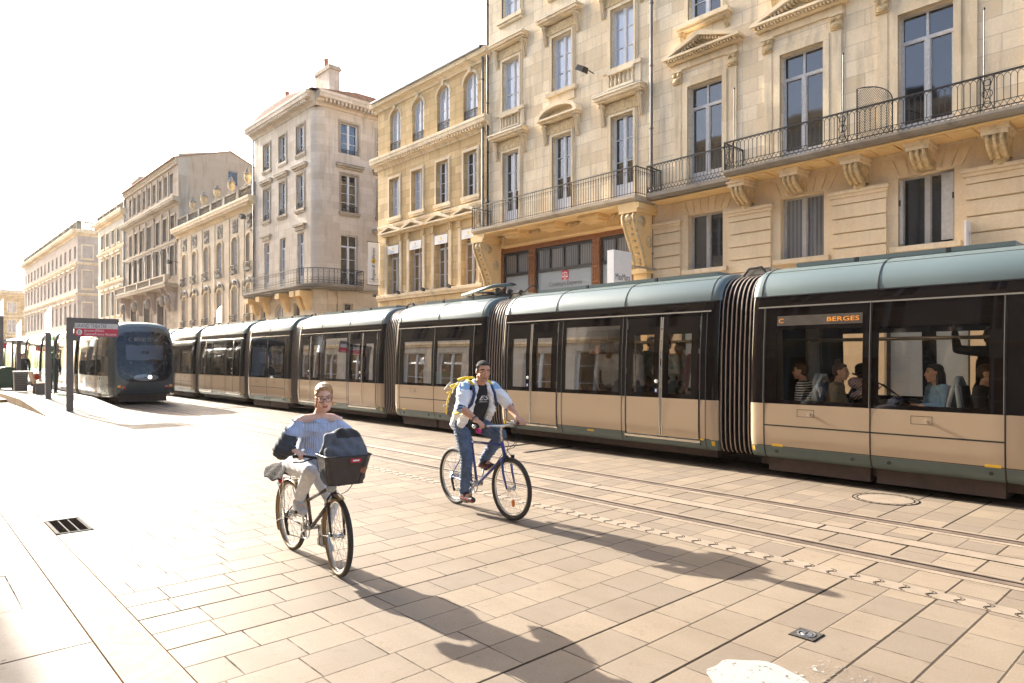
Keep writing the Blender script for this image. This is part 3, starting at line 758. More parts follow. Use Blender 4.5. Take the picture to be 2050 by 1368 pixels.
# ---- the grey-white corner house
def house_corner():
    F = house('tall grey white corner house with wraparound iron balcony and two chimneys', 47.55)
    L = lambda Y: 47.55 - Y
    W = L(38.3); r = thing; S = Fac(F.root, T(W, 0, 0) @ RZ(R(90)))
    st = [L(45.42), L(42.92), L(40.3)]
    lst = []
    for c in st: lst += [(c, 1.08, 14.5, 16.25), (c, 1.0, 11.05, 13.22), (c, .95, 6.3, 9.55)]
    lst += [(L(46.1), .8, .3, 5.28), (L(43.5), 1.4, .3, 5.3, .7), (L(40.9), .9, .3, 5.22)]
    wall(F, 0, W - .7, 0, 17.0, ops_of(lst), GREYL, .30, [(5.9, CREAM)], D=12)
    sd = [2.27, 4.85, 7.4]; l2 = []
    for c in sd: l2 += [(c, 1.22, 14.45, 16.36), (c, 1.15, 10.82, 13.16), (c, 1.15, 6.2, 9.4)]
    l2 += [(1.97, 1.15, .3, 5.14), (4.7, 1.6, .3, 5.0, .8)]
    wall(S, .7, 10, 0, 17.0, ops_of(l2), GREYL, .30, [(5.9, CREAM)], back=False)
    mb = F.part('wall', GREYL); n = 8; V = [(W - .7 + .7 * sin(R(90) * i / n), .7 - .7 * cos(R(90) * i / n)) for i in range(n + 1)]
    for zz, m in (((5.9, 17.0), GREYL), ((0, 5.9), CREAM)):
        mb.use(m, True); mb.add([(p[0], p[1], z) for p in V for z in zz], [(2 * i, 2 * i + 2, 2 * i + 3, 2 * i + 1) for i in range(n)])
    F.done(mb, 'wall')
    for c in st:
        window(F, c, 1.08, 14.5, 16.25, 3, .2); window(F, c, 1.0, 11.05, 13.22, 3, .2); window(F, c, .95, 6.3, 9.55, 3, .2, .8, .6, 'curtain')
        surround(F, c, 1.08, 14.5, 16.25, .15, .03, TRIMG, sill=.05); surround(F, c, 1.0, 11.05, 13.22, .15, .03, TRIMG, sill=.1)
        railing(F, [(c - .5, .05, 14.5), (c + .5, .05, 14.5)], .28, 'bars', .14); railing(F, [(c - .48, .05, 11.05), (c + .48, .05, 11.05)], .42, 'bars', .12)
    for X, c in enumerate(sd):
        window(S, c, 1.22, 14.45, 16.36, 3, .2); window(S, c, 1.15, 10.82, 13.16, 4, .2); window(S, c, 1.15, 6.2, 9.4, 3, .2, .78, .1)
        surround(S, c, 1.22, 14.45, 16.36, .16, .03, TRIMG); surround(S, c, 1.15, 10.82, 13.16, .12, .02, TRIMG, sill=.1)
        railing(S, [(c - .57, .05, 14.45), (c + .57, .05, 14.45)], .26, 'bars', .14); railing(S, [(c - .55, .05, 10.82), (c + .55, .05, 10.82)], .42, 'scroll', .14)
    for FF, cs in ((F, st), (S, sd)):
        for c in cs:
            mb = FF.part('window_hood', TRIMG); mb.box(c - .95, c + .95, -.22, .02, 13.62, 13.74); mb.box(c - .88, c + .88, -.12, .02, 13.5, 13.617); mb.use(DIRTY); mb.box(c - .96, c + .96, -.23, .02, 13.743, 13.78); FF.done(mb, 'window_hood')
    for c in (st[0], st[2]):
        mb = F.part('window_hood', TRIMG); mb.box(c - .75, c + .75, -.2, .02, 9.95, 10.08); mb.box(c - .62, c + .62, -.1, .02, 9.7, 9.947); F.done(mb, 'window_hood')
    mb = S.part('window_hood', TRIMG); mb.box(3.9, 5.9, -.3, .02, 9.75, 9.9); mb.use(DIRTY); mb.box(3.88, 5.92, -.32, .02, 9.903, 9.95); S.done(mb, 'window_hood')
    window(F, L(46.1), .8, .3, 5.28, 3, .22, .7, 0, 'dark', 0, GREYP, 1); window(F, L(43.5), 1.4, .3, 5.3, 2, .22, 0, 0, 'frost', .7, GREYP); window(F, L(40.9), .9, .3, 5.22, 3, .22, .7, 0, 'dark', 0, GREYP, 1)
    window(S, 1.97, 1.15, .3, 5.14, 1, .22, 0, 0, 'dark', 0, GREYP); window(S, 4.7, 1.6, .3, 5.0, 2, .22, 0, 0, 'dark', .8, DARKP)
    cornice(F, 0, W - .35, 17.0, .8, .62, .26, GREYL); cornice(S, .36, 10, 17.004, .8, .626, .26, GREYL)
    mb = F.part('roof', TILE); mb.prism([(-.4, 17.8), (W + .5, 17.8), (W - 3, 18.3), (2.5, 18.3)], 'y', -.45, 9.0); mb.prism([(-.5, 17.8), (9.4, 17.8), (7, 18.25), (2.6, 18.25)], 'x', -.3, W + .45); F.done(mb, 'roof')
    chimney(F, L(42.35), L(40.4), 2.0, 2.75, 17.8, 20.4, [(L(41.5), 2.35, .75)], GREYL); chimney(F, L(47.2), L(45.4), 1.2, 1.9, 17.8, 19.3, [(L(45.7), 1.55, .7)], GREYL)
    chimney(F, W - .9, W - .3, 5.2, 5.7, 17.8, 18.3, [(W - .6, 5.45, .55)], POT)
    mb = F.part('roof_lantern', ZINC); cx, cy, z = W - 2.2, 8.2, 18.4
    for a, b in ((-1.3, -1.3), (1.3, -1.3), (1.3, 1.3), (-1.3, 1.3)):
        mb.tube([(cx + a, cy + b, z), (cx, cy, z + 1.9)], .045, 4); mb.tube([(cx + a, cy + b, z), (cx - b, cy + a, z)], .05, 4)
        for t in (.33, .66): mb.tube([(cx + lerp(a, -b, t), cy + lerp(b, a, t), z), (cx, cy, z + 1.9)], .022, 4)
    mb.tube([(cx, cy, z + 1.85), (cx, cy, z + 2.3)], .03, 4); F.done(mb, 'roof_lantern')
    # wraparound balcony
    d = .92; n = 8; cx, cy = W - .7, .7; ra = .7 + d
    outer = [(L(47.5), -d)] + [(cx + ra * sin(R(90) * i / n), cy - ra * cos(R(90) * i / n)) for i in range(n + 1)] + [(W + d, 2.75)]
    inner = [(L(47.5), .02)] + [(cx + .68 * sin(R(90) * i / n), cy - .68 * cos(R(90) * i / n)) for i in range(n + 1)] + [(W - .02, 2.75)]
    mb = F.part('balcony', DIRTY); m = len(outer)
    for z0, z1, sh in ((6.05, 6.19, 1.0), (5.92, 6.047, .9)):
        o2 = [(lerp(q[0], p[0], sh), lerp(q[1], p[1], sh)) for p, q in zip(outer, inner)]
        mb.add([(*p, z1) for p in o2] + [(*p, z1) for p in inner] + [(*p, z0) for p in o2] + [(*p, z0) for p in inner],
               [f for i in range(m - 1) for f in ((i, i + 1, m + i + 1, m + i), (2 * m + i, 3 * m + i, 3 * m + i + 1, 2 * m + i + 1), (i, 2 * m + i, 2 * m + i + 1, i + 1))] + [(0, m, 3 * m, 2 * m), (m - 1, 3 * m - 1, 4 * m - 1, 2 * m - 1)])
    k = 0
    while k < 34: u = .15 + k * .26; mb.box(u, u + .12, -d * .86, -.1, 5.83, 5.918); k += 1
    bal = F.done(mb, 'balcony')
    railing(F, [(L(47.5), -.02, 6.19)] + [(p[0] - (0 if i == 0 else 0), p[1] + .05, 6.19) for i, p in enumerate(outer[:-1])] + [(W + d - .05, 2.75, 6.19), (W + .02, 2.75, 6.19)], .92, 'scroll', .22, parent=bal)
    for c in (L(47.0), L(45.1), L(42.0), L(39.9), W - .75):
        mb = F.part('console', SOFF); volute(mb, c, .42, 4.7, 5.82, .78); mb.box(c - .3, c + .3, -.8, .02, 5.5, 5.83); F.done(mb, 'console')
    mb = F.part('frieze', CREAM); mb.box(0, W - .7, -.10, .02, 5.36, 5.6); F.done(mb, 'frieze')
    for u in (.95, 1.6):
        mb = S.part('pilaster', CREAM); mb.box(u - .16, u + .16, -.10, .02, 4.2, 5.8); mb.box(u - .22, u + .22, -.16, .02, 5.5, 5.8); mb.box(u - .2, u + .2, -.14, .02, 4.0, 4.2); S.done(mb, 'pilaster')
    band(S, 2.9, 10, 5.86, 6.1, .18, TRIMG); drainpipe(F, .1, .3, 17.0)
    return F
house_corner()

# ---- the low ornate house with urns on its balustrade
def house_urns():
    F = house('low ornate cream house with stone urns along a sooty roof balustrade', 64.5)
    L = lambda Y: 64.5 - Y
    W = L(47.6); cs = [L(y) for y in (62.75, 60.15, 57.25, 54.28, 51.15, 48.35)]
    lst = []
    for c in cs: lst += [(c, 1.12, 7.95, 10.68, .32), (c, 1.12, 3.95, 7.06, .32), (c, 1.4, .3, 3.0)]
    wall(F, 0, W, 0, 12.3, ops_of(lst), CREAM, .32)
    for c in cs:
        window(F, c, 1.12, 7.95, 10.68, 6, .2, 0, 0, 'whitish', .32); window(F, c, 1.12, 3.95, 7.06, 6, .2, 0, 0, 'whitish', .32); window(F, c, 1.4, .3, 3.0, 2, .2, 0, 0, 'dark', 0, DARKP)
        for z0, z1 in ((7.95, 10.68), (3.95, 7.06)):
            mb = F.part('window_surround', TRIM); n = 10
            for q, p in ((.22, .05), (.12, .09)):
                mb.box(c - .56 - q, c - .562, -p, .01, z0, z1 - .32); mb.box(c + .562, c + .56 + q, -p, .01, z0, z1 - .32)
                a = [(c - (.56 + q) * cos(pi * i / n), z1 - .32 + (.32 + q) * sin(pi * i / n)) for i in range(n + 1)]; b = [(c - .562 * cos(pi * i / n), z1 - .32 + .322 * sin(pi * i / n)) for i in range(n + 1)]
                for i in range(n): mb.prism([a[i], a[i + 1], b[i + 1], b[i]], 'y', -p, .01)
            if z0 < 5:
                mb.use(CARVG); mb.ell((c, -.10, z1 + .28), (.28, .12, .20)); a = [(c - .95 * cos(pi * i / n), z1 - .15 + .62 * sin(pi * i / n)) for i in range(n + 1)]; mb.tube([(p, -.08, q) for p, q in a], .07, 6)
            F.done(mb, 'window_surround')
            mb = F.part('balconette', IRON); h = .62 if z0 > 5 else .95
            F.done(mb, 'balconette') if False else None
            railing(F, [(c - .62, -.02, z0), (c - .55, -.24, z0), (c + .55, -.24, z0), (c + .62, -.02, z0)], h, 'scroll', .2, name='balconette', r=.014)
        mb = F.part('carved_panel', CARVG); mb.box(c - .52, c + .52, -.05, .02, 11.0, 12.0)
        for i in range(14): mb.ell((c + random.uniform(-.4, .4), -.07, random.uniform(11.1, 11.9)), (random.uniform(.07, .16), .06, random.uniform(.06, .12)), None, 8, 5)
        F.done(mb, 'carved_panel')
    for c in [0.35] + [(a + b) / 2 for a, b in zip(cs, cs[1:])] + [W - .3]:
        mb = F.part('pilaster', CREAM); mb.box(c - .42, c + .42, -.05, .02, .3, 12.2); F.done(mb, 'pilaster')
    cornice(F, 0, W, 12.3, .8, .60, .24); balustrade(F, 0, W, 13.1, 14.1, .05, .3, .10, DIRTY, 'balustrade', 2.9, .14)
    mb = F.part('roof', SLATE); mb.box(0, W, .3, 9, 12.6, 13.1); F.done(mb, 'roof')
    for k, Y in enumerate((60.84, 58.09, 55.05, 52.06, 48.9)):
        mb = F.part('urn', CARVED, True); mb.lathe([(.20, 0), (.20, .08), (.10, .16), (.10, .22), (.24, .42), (.27, .55), (.25, .66), (.16, .74), (.30, .78), (.28, .83), (.16, .95), (.11, 1.06), (.13, 1.12), (.06, 1.2), (.01, 1.26)], (L(Y), .05, 14.12), 12); mb.use(DIRTY, True); mb.lathe([(.305, .78), (.285, .835), (.165, .955), (.115, 1.065), (.135, 1.125), (.065, 1.205), (.012, 1.27)], (L(Y), .05, 14.12), 12); F.done(mb, 'urn')
    return F
house_urns()

# ---- the weathered brown house with a blank gable
def house_brown():
    F = house('weathered grey brown house with a blank rendered gable and a heavy stone balcony', 82.9)
    L = lambda Y: 82.9 - Y
    W = L(64.5); lst = []; top = []; md = []
    for g in (L(79.0), L(73.75), L(68.3)):
        for d in (-1.9, 0, 1.9):
            top.append(g + d * .9); lst.append((g + d * .9, 1.05, 16.7, 18.5))
    md = [L(y) for y in (80.3, 78.2, 76.2, 73.4, 70.6, 68.3, 66.0)]
    for i, c in enumerate(md):
        lst += [(c, 1.5 if i == 3 else 1.05, 12.55, 14.6), (c, 1.5 if i == 3 else 1.15, 9.2, 11.85)]
    for Y in (79.0, 74.1, 69.5): lst.append((L(Y), 2.0, .3, 7.25, .6))
    wall(F, 0, W, 0, 19.4, ops_of(lst), BROWN, .4, D=7.0)
    for c in top: window(F, c, 1.05, 16.7, 18.5, 2, .3, 0, 0, 'whitish', 0, WORNP)
    for i, c in enumerate(md):
        window(F, c, 1.5 if i == 3 else 1.05, 12.55, 14.6, 3, .3, 0, 0, 'whitish' if i in (3, 5) else 'curtain', 0, WORNP); window(F, c, 1.5 if i == 3 else 1.15, 9.2, 11.85, 3, .3, .7, 0, 'whitish' if i == 3 else 'curtain', 0, WORNP)
        surround(F, c, 1.05 if i != 3 else 1.5, 12.55, 14.6, .18, .07, TRIMG); surround(F, c, 1.15 if i != 3 else 1.5, 9.2, 11.85, .24, .10, CARVG)
    for Y in (79.0, 74.1, 69.5):
        window(F, L(Y), 2.0, .3, 7.25, 2, .35, .6, 0, 'dark', .6, DARKP)
        surround(F, L(Y), 2.0, .3, 7.2, .3, .10, PINK)
    for c in [(a + b) / 2 for a, b in zip(md, md[1:])]:
        mb = F.part('pilaster', TRIMG); mb.box(c - .16, c + .16, -.10, .02, 12.3, 15.2); mb.box(c - .2, c + .2, -.14, .02, 15.0, 15.2); mb.use(CARVG); mb.box(c - .2, c + .2, -.14, .02, 9.0, 12.0); mb.ell((c, -.15, 11.6), (.22, .1, .25)); F.done(mb, 'pilaster')
    for c in [(a + b) / 2 for a, b in zip(top, top[1:])]:
        mb = F.part('pilaster', TRIMG); mb.box(c - .14, c + .14, -.07, .02, 16.6, 18.8); F.done(mb, 'pilaster')
    band(F, 0, W, 12.0, 12.3, .2, TRIMG); cornice(F, 0, W, 15.35, .65, .62, .36, TRIMG); band(F, 0, W, 18.95, 19.5, .30, TRIMG)
    mb = F.part('balcony', TRIMG); mb.box(.3, W - .2, -1.05, .02, 8.05, 8.3); mb.box(.3, W - .2, -1.12, .02, 8.303, 8.4); b = F.done(mb, 'balcony'); balustrade(F, .35, W - .25, 8.4, 9.1, -.98, .28, .085, TRIMG, 'balustrade', 4.4, .12)
    for Y in (81.3, 76.6, 71.8, 67.2, 65.6):
        mb = F.part('console', PINK); volute(mb, L(Y), .7, 6.0, 8.03, .9); mb.use(CARVG); mb.ell((L(Y), -.6, 6.9), (.28, .28, .5)); F.done(mb, 'console')
    S = Fac(F.root, T(W, 0, 0) @ RZ(R(90)))
    mb = S.part('gable_wall', RENDER); mb.prism([(.02, 0), (7.2, 0), (7.2, 19.7), (4.5, 20.9), (.02, 19.9)], 'y', -.06, .1); mb.use(TRIMG); mb.box(-.05, .9, -.10, .02, 0, 19.6); S.done(mb, 'gable_wall')
    mb = S.part('window', GREYP); mb.box(4.25, 5.15, -.09, -.065, 17.75, 19.1); mb.use(P_DARK); mb.box(4.32, 5.08, -.095, -.091, 17.82, 19.03); mb.use(IRON)
    for k in range(7): mb.tube([(4.3 + k * .13, -.16, 17.7), (4.3 + k * .13, -.16, 19.15)], .018, 4)
    S.done(mb, 'window')
    mb = F.part('roof', TILE); mb.prism([(-.5, 19.5), (4.5, 21.0), (7.3, 19.7), (7.3, 19.6), (4.5, 20.88), (-.5, 19.4)], 'x', -.1, W + .15); F.done(mb, 'roof')
    chimney(F, L(82.6), L(79.4), .5, 1.6, 19.3, 20.6, [], DIRTY); drainpipe(F, .15, .3, 19)
    return F
house_brown()

def house_narrow():
    F = house('narrow pale house with four window columns beside the weathered brown house', 95.7)
    L = lambda Y: 95.7 - Y
    W = L(82.9); cs = [L(y) for y in (93.2, 90.6, 88.0, 85.5)]; lst = []
    for c in cs: lst += [(c, 1.35, 14.7, 16.3), (c, 1.3, 10.9, 13.3), (c, 1.3, 6.6, 9.3), (c, 1.5, .3, 4.3)]
    wall(F, 0, W, 0, 18.0, ops_of(lst), PALE, .35)
    for c in cs:
        for z0, z1 in ((14.7, 16.3), (10.9, 13.3), (6.6, 9.3), (.3, 4.3)):
            w = 1.35 if z0 > 14 else 1.3 if z0 > 5 else 1.5
            window(F, c, w, z0, z1, 3, .25, 0, 0, 'curtain'); surround(F, c, w, z0, z1, .2, .06, TRIM, sill=.08)
        [F.done((lambda m: (m.box(c - .9, c + .9, -.25, .02, z, z + .2), m)[1])(F.part('window_hood', TRIM)), 'window_hood') for z in (13.6, 9.6)]
    band(F, 0, W, 14.0, 14.3, .2, TRIM); band(F, 0, W, 10.2, 10.5, .25, TRIM); band(F, 0, W, 5.6, 5.9, .25, TRIM); cornice(F, 0, W, 17.2, .8, .6, .3)
    balustrade(F, 0, W, 18.0, 18.9, .05, .3, .1, DIRTY, 'balustrade', 3.2, .14); drainpipe(F, W - .2, .3, 18)
    mb = F.part('roof', SLATE); mb.box(0, W, .4, 9, 17.7, 18.0); F.done(mb, 'roof')
house_narrow()

def house_far():
    F = house('long far pinkish corner building with a roof balustrade at the end of the street', 156.5)
    W = 156.5 - 108.0; S = Fac(F.root, T(W, 0, 0) @ RZ(R(90))); n = 14; lst = []; cs = [(i + .5) * W / n for i in range(n)]
    rows = ((15.4, 17.1, 1.5), (11.3, 13.7, 1.6), (6.6, 9.3, 1.6), (.3, 3.4, 2.0))
    for c in cs: lst += [(c, w, a, b) for a, b, w in rows]
    wall(F, 0, W - .04, 0, 18.7, ops_of(lst), PINK, .4, [(4.0, OCHRE)], D=14)
    ss = [1.15, 5.0, 9.0]; wall(S, 0, 14, 0, 18.7, ops_of([(c, 1.15, a, b) for c in ss for a, b, w in rows]), PINK, .4, [(4.0, OCHRE)], back=False)
    for c in cs:
        for a, b, w in rows: window(F, c, w, a, b, 3, .28, 0, 0, 'curtain')
        for z in (14.0, 9.6): mb = F.part('window_hood', TRIM); mb.box(c - 1.1, c + 1.1, -.3, .02, z, z + .2); F.done(mb, 'window_hood')
    for c in ss:
        for a, b, w in rows: window(S, c, 1.15, a, b, 3, .25, 0, 0, 'whitish'); surround(S, c, 1.15, a, b, .18, .05, TRIM, sill=.15)
    for FF, e in ((F, W), (S, 14)):
        for z in (14.5, 10.3, 5.6): band(FF, 0, e, z, z + .35, .25, TRIM)
        k = .005 if FF is S else 0.; cornice(FF, k, e, 18.4 + k, .8, .7 + k, .5); balustrade(FF, k * 50, e, 19.2 + k, 20.4 + k, .05, .4, .12, DIRTY, 'balustrade', 4.6, .16)
    mb = F.part('balcony', TRIMG); mb.box(0, W, -.9, .02, 4.0, 4.2); b = F.done(mb, 'balcony'); railing(F, [(0, -.85, 4.2), (W, -.85, 4.2)], 1.0, 'bars', .3, parent=b, r=.02)
    mb = F.part('roof', SLATE); mb.box(0, W, .4, 14, 18.9, 19.2); F.done(mb, 'roof')
    for u in (6., 9.5, 30.): chimney(F, u, u + 1.6, 3, 4, 19.2, 21.2, [])
house_far()

def house_end():
    F = Fac(thing('townhouse', 'farthest pale ochre building closing the street behind the tram stop', 'building', (14.0, 176, 0), 0))
    W = 16; cs = [2, 5.2, 8.4, 11.6, 14.4]; rows = ((11.4, 13.4, 1.4), (7.2, 9.8, 1.4), (3.6, 5.8, 1.4), (.3, 2.8, 1.6))
    wall(F, 0, W, 0, 15.2, ops_of([(c, w, a, b) for c in cs for a, b, w in rows]), OCHRE, .4)
    for c in cs:
        for a, b, w in rows: window(F, c, w, a, b, 3, .25, 0, 0, 'curtain'); surround(F, c, w, a, b, .2, .06, TRIM, sill=.1)
    for z in (10.4, 6.3): band(F, 0, W, z, z + .4, .25, TRIM)
    cornice(F, 0, W, 14.9, .9, .7, .5); roof_shed(F, -.3, W + .3, 15.9, 9, 1.6, SLATE, .5)
house_end()

# ---- the house on the near side of the street whose shadow falls along the terrace (and which the windows opposite mirror)
def house_near(label='pale stone house on the near side of the street, shading the terrace', X=-1.5, Y0=13.0, W=62, n=20, seen=12):
    F = Fac(thing('townhouse', label, 'building', (X, Y0, 0), R(90)))
    cs = [(i + .5) * W / n for i in range(n)]; rows = ((12.2, 14.2, 1.1), (8.4, 11.0, 1.2), (4.6, 7.2, 1.2), (.3, 3.2, 1.9))
    wall(F, 0, W, 0, 15.6, ops_of([(c, w, a, b) for c in cs for a, b, w in rows]), PALE, .35, D=11)
    for i, c in enumerate(cs):
        if i < seen:
            for a, b, w in rows: window(F, c, w, a, b, 3, .2, 0, 0, 'dark' if a > 1 else 'warm')
    for z in (11.4, 7.6, 3.7): band(F, 0, W, z, z + .3, .2, TRIM)
    cornice(F, 0, W, 15.2, .8, .6, .4); roof_shed(F, 0, W, 16.0, 11, 2.0, SLATE, .3)
house_near()
house_near('cream stone house behind the photographer, across the street from the balconies', -4.5, -34.0, 46.9, 15, 15)
# ---------------------------------------------------------------- ground
PAVE = slab_paving('stone_setts', (.245, .196, .146))
TERR = slab_paving('terrace_slabs', (.29, .25, .205), .95, 1.0, .2)
KERB = stone('granite_kerb', (.31, .275, .23), 1.25, 30, .6, .12, .1)
FARP = slab_paving('pavement_slabs', (.37, .31, .25), .6, .7, .2)
PLATF = slab_paving('platform_slabs', (.42, .36, .29), .6, .6, .2)
KERBO = stone('platform_edge_stone', (.42, .30, .17), .8, 30, .8, .4, .15)
CONC = plain('track_concrete', (.24, .185, .132), .7, var=.16, scale=5, bump=.4)
RAILS = plain('rail_steel', (.16, .12, .09), .55, .3, var=.3, scale=4)
GROOVE = plain('rail_groove', (.016, .013, .011), .95, spec=0.)
CAST = plain('cast_iron', (.07, .062, .055), .8, 0., var=.3, scale=30, bump=.5, spec=.1)
def ground():
    mb = MB(PAVE); mb.quad((1.2, -60, 0), (220, -60, 0), (220, 320, 0), (1.2, 320, 0)); tag(mb.build('ground'), kind='structure')
    mb = MB(KERB); mb.box(.92, 1.2, -60, 320, -.2, .012); mb.use(plain('dirty_joint', (.10, .055, .026), .95, var=.5, scale=3, spec=0.)); mb.box(1.2, 1.214, -60, 320, -.2, .003); mb.box(.911, .92, -60, 320, -.2, .006); tag(mb.build('kerb'), kind='structure')
    mb = MB(TERR); mb.quad((-160, -60, .010), (.911, -60, .010), (.911, 320, .010), (-160, 320, .010)); tag(mb.build('terrace'), kind='structure')
    mb = MB(FARP); mb.quad((12.9, -60, .115), (XB + 40, -60, .115), (XB + 40, 320, .115), (12.9, 320, .115)); mb.use(KERB); mb.box(12.62, 12.9, -60, 320, -.2, .12); tag(mb.build('pavement'), kind='structure')
ground()
def tracks():
    for cx in (7.03, 10.65):
        mb = MB(CONC)
        for s in (-1, 1):
            x = cx + s * .7175
            mb.use(CONC); mb.box(x - .14, x + .14, -40, 200, -.02, .004)
            mb.use(RAILS); mb.box(x - .06, x + .02, -40, 200, -.02, .009); mb.box(x + .058, x + .082, -40, 200, -.02, .009)
            mb.use(GROOVE); mb.box(x + .021, x + .057, -40, 200, -.02, .006)
        mb.use(CONC); mb.box(cx - .11, cx + .11, -40, 200, -.02, .005); mb.use(GROOVE)
        for s in (-.115, .115): mb.box(cx + s - .004, cx + s + .004, -40, 200, -.02, .0065)
        y = -36
        while y < 90: mb.box(cx - .1, cx + .1, y, y + .02, -.02, .0066); y += 3
        tag(mb.build('tram_track'), kind='structure')
    # warning strip: pale band with wavy raised studs
    STRIP = plain('pale_strip', (.26, .205, .15), .55, var=.12, scale=6, bump=.3)
    mb = MB(STRIP); mb.box(5.53, 5.70, -20, 22, -.02, .005); mb.use(GROOVE)
    y = -5
    while y < 14:
        for dx, k in ((0, 1), (.018, .8)):
            pts = [(5.54 + .15 * t, y + dx + .03 * sin(t * 2 * pi) * k + .04 * t, .005) for t in [i / 10 for i in range(11)]]; mb.tube(pts, .0028 * k, 5, ry=.003)
        y += .178
    tag(mb.build('warning_strip'), kind='structure')
    # worn white road marking
    def worn(name, lo, hi, al):
        g = G(name); p = g.pos()[0]; f = g.ramp(g.math('ADD', g.math('MULTIPLY', g.noise(p, 42, 5, .7), .6), g.math('MULTIPLY', g.noise(p, 11, 4), .4)), lo, hi)
        b = g.n('BsdfPrincipled', {'Base Color': (.36, .335, .295), 'Roughness': .7}); tr = g.n('BsdfTransparent'); mx = g.n('MixShader', {0: g.math('MULTIPLY', f, al)}); g.put(mx.inputs[1], tr.outputs[0]); g.put(mx.inputs[2], b.outputs[0]); g.nt.links.new(mx.outputs[0], g.out.inputs[0]); return g.m
    solid = worn('white_paint', .36, .44, .92)
    mb = MB(solid); cx, cy = 3.42, 1.80; P = [(cx + .25 * cos(a) * (1 + .05 * sin(5 * a)), cy + .26 * sin(a) * (1 + .06 * sin(7 * a)), .005) for a in [2 * pi * i / 40 for i in range(40)]]
    mb.add(P, [tuple(range(40))]); mb.use(worn('worn_white_paint', .55, .60, .8)); mb.quad((3.45, 1.3, .004), (3.95, 1.3, .004), (3.95, 1.72, .004), (3.45, 1.72, .004)); tag(mb.build('road_marking'), kind='structure')
tracks()
def street_ironwork():
    # kerbside drain grate
    mb = MB(CAST); x0, x1, y0, y1 = 1.215, 1.53, 7.9, 8.62
    mb.box(x0, x1, y0, y1, -.02, .003); mb.use(CAST)
    for a, b, c, d in ((x0, x1, y0, y0 + .03), (x0, x1, y1 - .03, y1), (x0, x0 + .025, y0, y1), (x1 - .025, x1, y0, y1)): mb.box(a, b, c, d, 0, .008)
    mb.use(GROOVE)
    for r in range(3):
        for k in range(15): u = x0 + .035 + r * .086; y = y0 + .045 + k * .043; mb.box(u, u + .072, y, y + .024, 0, .0065)
    tag(mb.build('drain_grate'), 'slotted iron drain grate set against the terrace kerb', 'grate')
    mb = MB(CONC); r = .36; c = (9.0, 3.08); n = 44
    mb.lathe([(r, -.02), (r, .004)], (*c, 0), n); mb.use(GROOVE)
    for rr in (r, r - .05): mb.tube([(c[0] + rr * cos(2 * pi * i / n), c[1] + rr * sin(2 * pi * i / n), .004) for i in range(n)], .007, 4, True, .004)
    mb.use(CAST)
    for i in range(n):
        if i % 2: a = 2 * pi * i / n; mb.tube([(c[0] + (r - .045) * cos(a), c[1] + (r - .045) * sin(a), .004), (c[0] + (r - .005) * cos(a), c[1] + (r - .005) * sin(a), .004)], .012, 4, ry=.004)
    tag(mb.build('manhole_cover'), 'round paved manhole cover with a toothed iron rim beside the tram', 'manhole cover')
    mb = MB(CAST); x, y = 4.22, 1.9; mb.box(x - .075, x + .075, y - .075, y + .075, -.02, .006); mb.use(STEEL); mb.tube([(x + .05 * cos(2 * pi * i / 20), y + .05 * sin(2 * pi * i / 20), .007) for i in range(20)], .006, 4, True, .004); mb.lathe([(.035, 0), (.03, .010)], (x, y, 0), 14)
    mb.use(GROOVE); mb.box(x - .02, x + .02, y - .006, y + .006, .0, .0105); mb.box(x - .078, x + .078, y - .081, y - .075, -.02, .005); mb.box(x - .081, x - .075, y - .078, y + .078, -.02, .005); tag(mb.build('valve_cover'), 'small square metal valve cover in the paving near the white paint', 'valve cover')
    sl = [(8.55, 9.55, 9.9, 'dark drain slot across the paving just beyond the blue bicycle, the shorter one'), (8.6, 9.9, 9.05, 'dark drain slot across the paving just beyond the blue bicycle, the longer one'),
          (8.5, 9.3, 24.0, 'dark drain slot between the tracks, nearest of the far ones'), (8.5, 9.3, 24.7, 'dark drain slot between the tracks, paired with another'), (8.5, 9.3, 27.5, 'dark drain slot between the tracks beside the oncoming tram'), (8.5, 9.3, 31.0, 'farthest dark drain slot, beside the oncoming tram front')]
    for a, b, y, lab in sl:
        mb = MB(GROOVE); mb.box(a, b, y - .035, y + .035, -.02, .005); mb.use(CAST); mb.box(a - .02, b + .02, y + .036, y + .05, -.02, .007); mb.box(a - .02, b + .02, y - .05, y - .036, -.02, .007)
        tag(mb.build('drain_slot'), lab, 'drain', 'drain slots between the tracks')
street_ironwork()

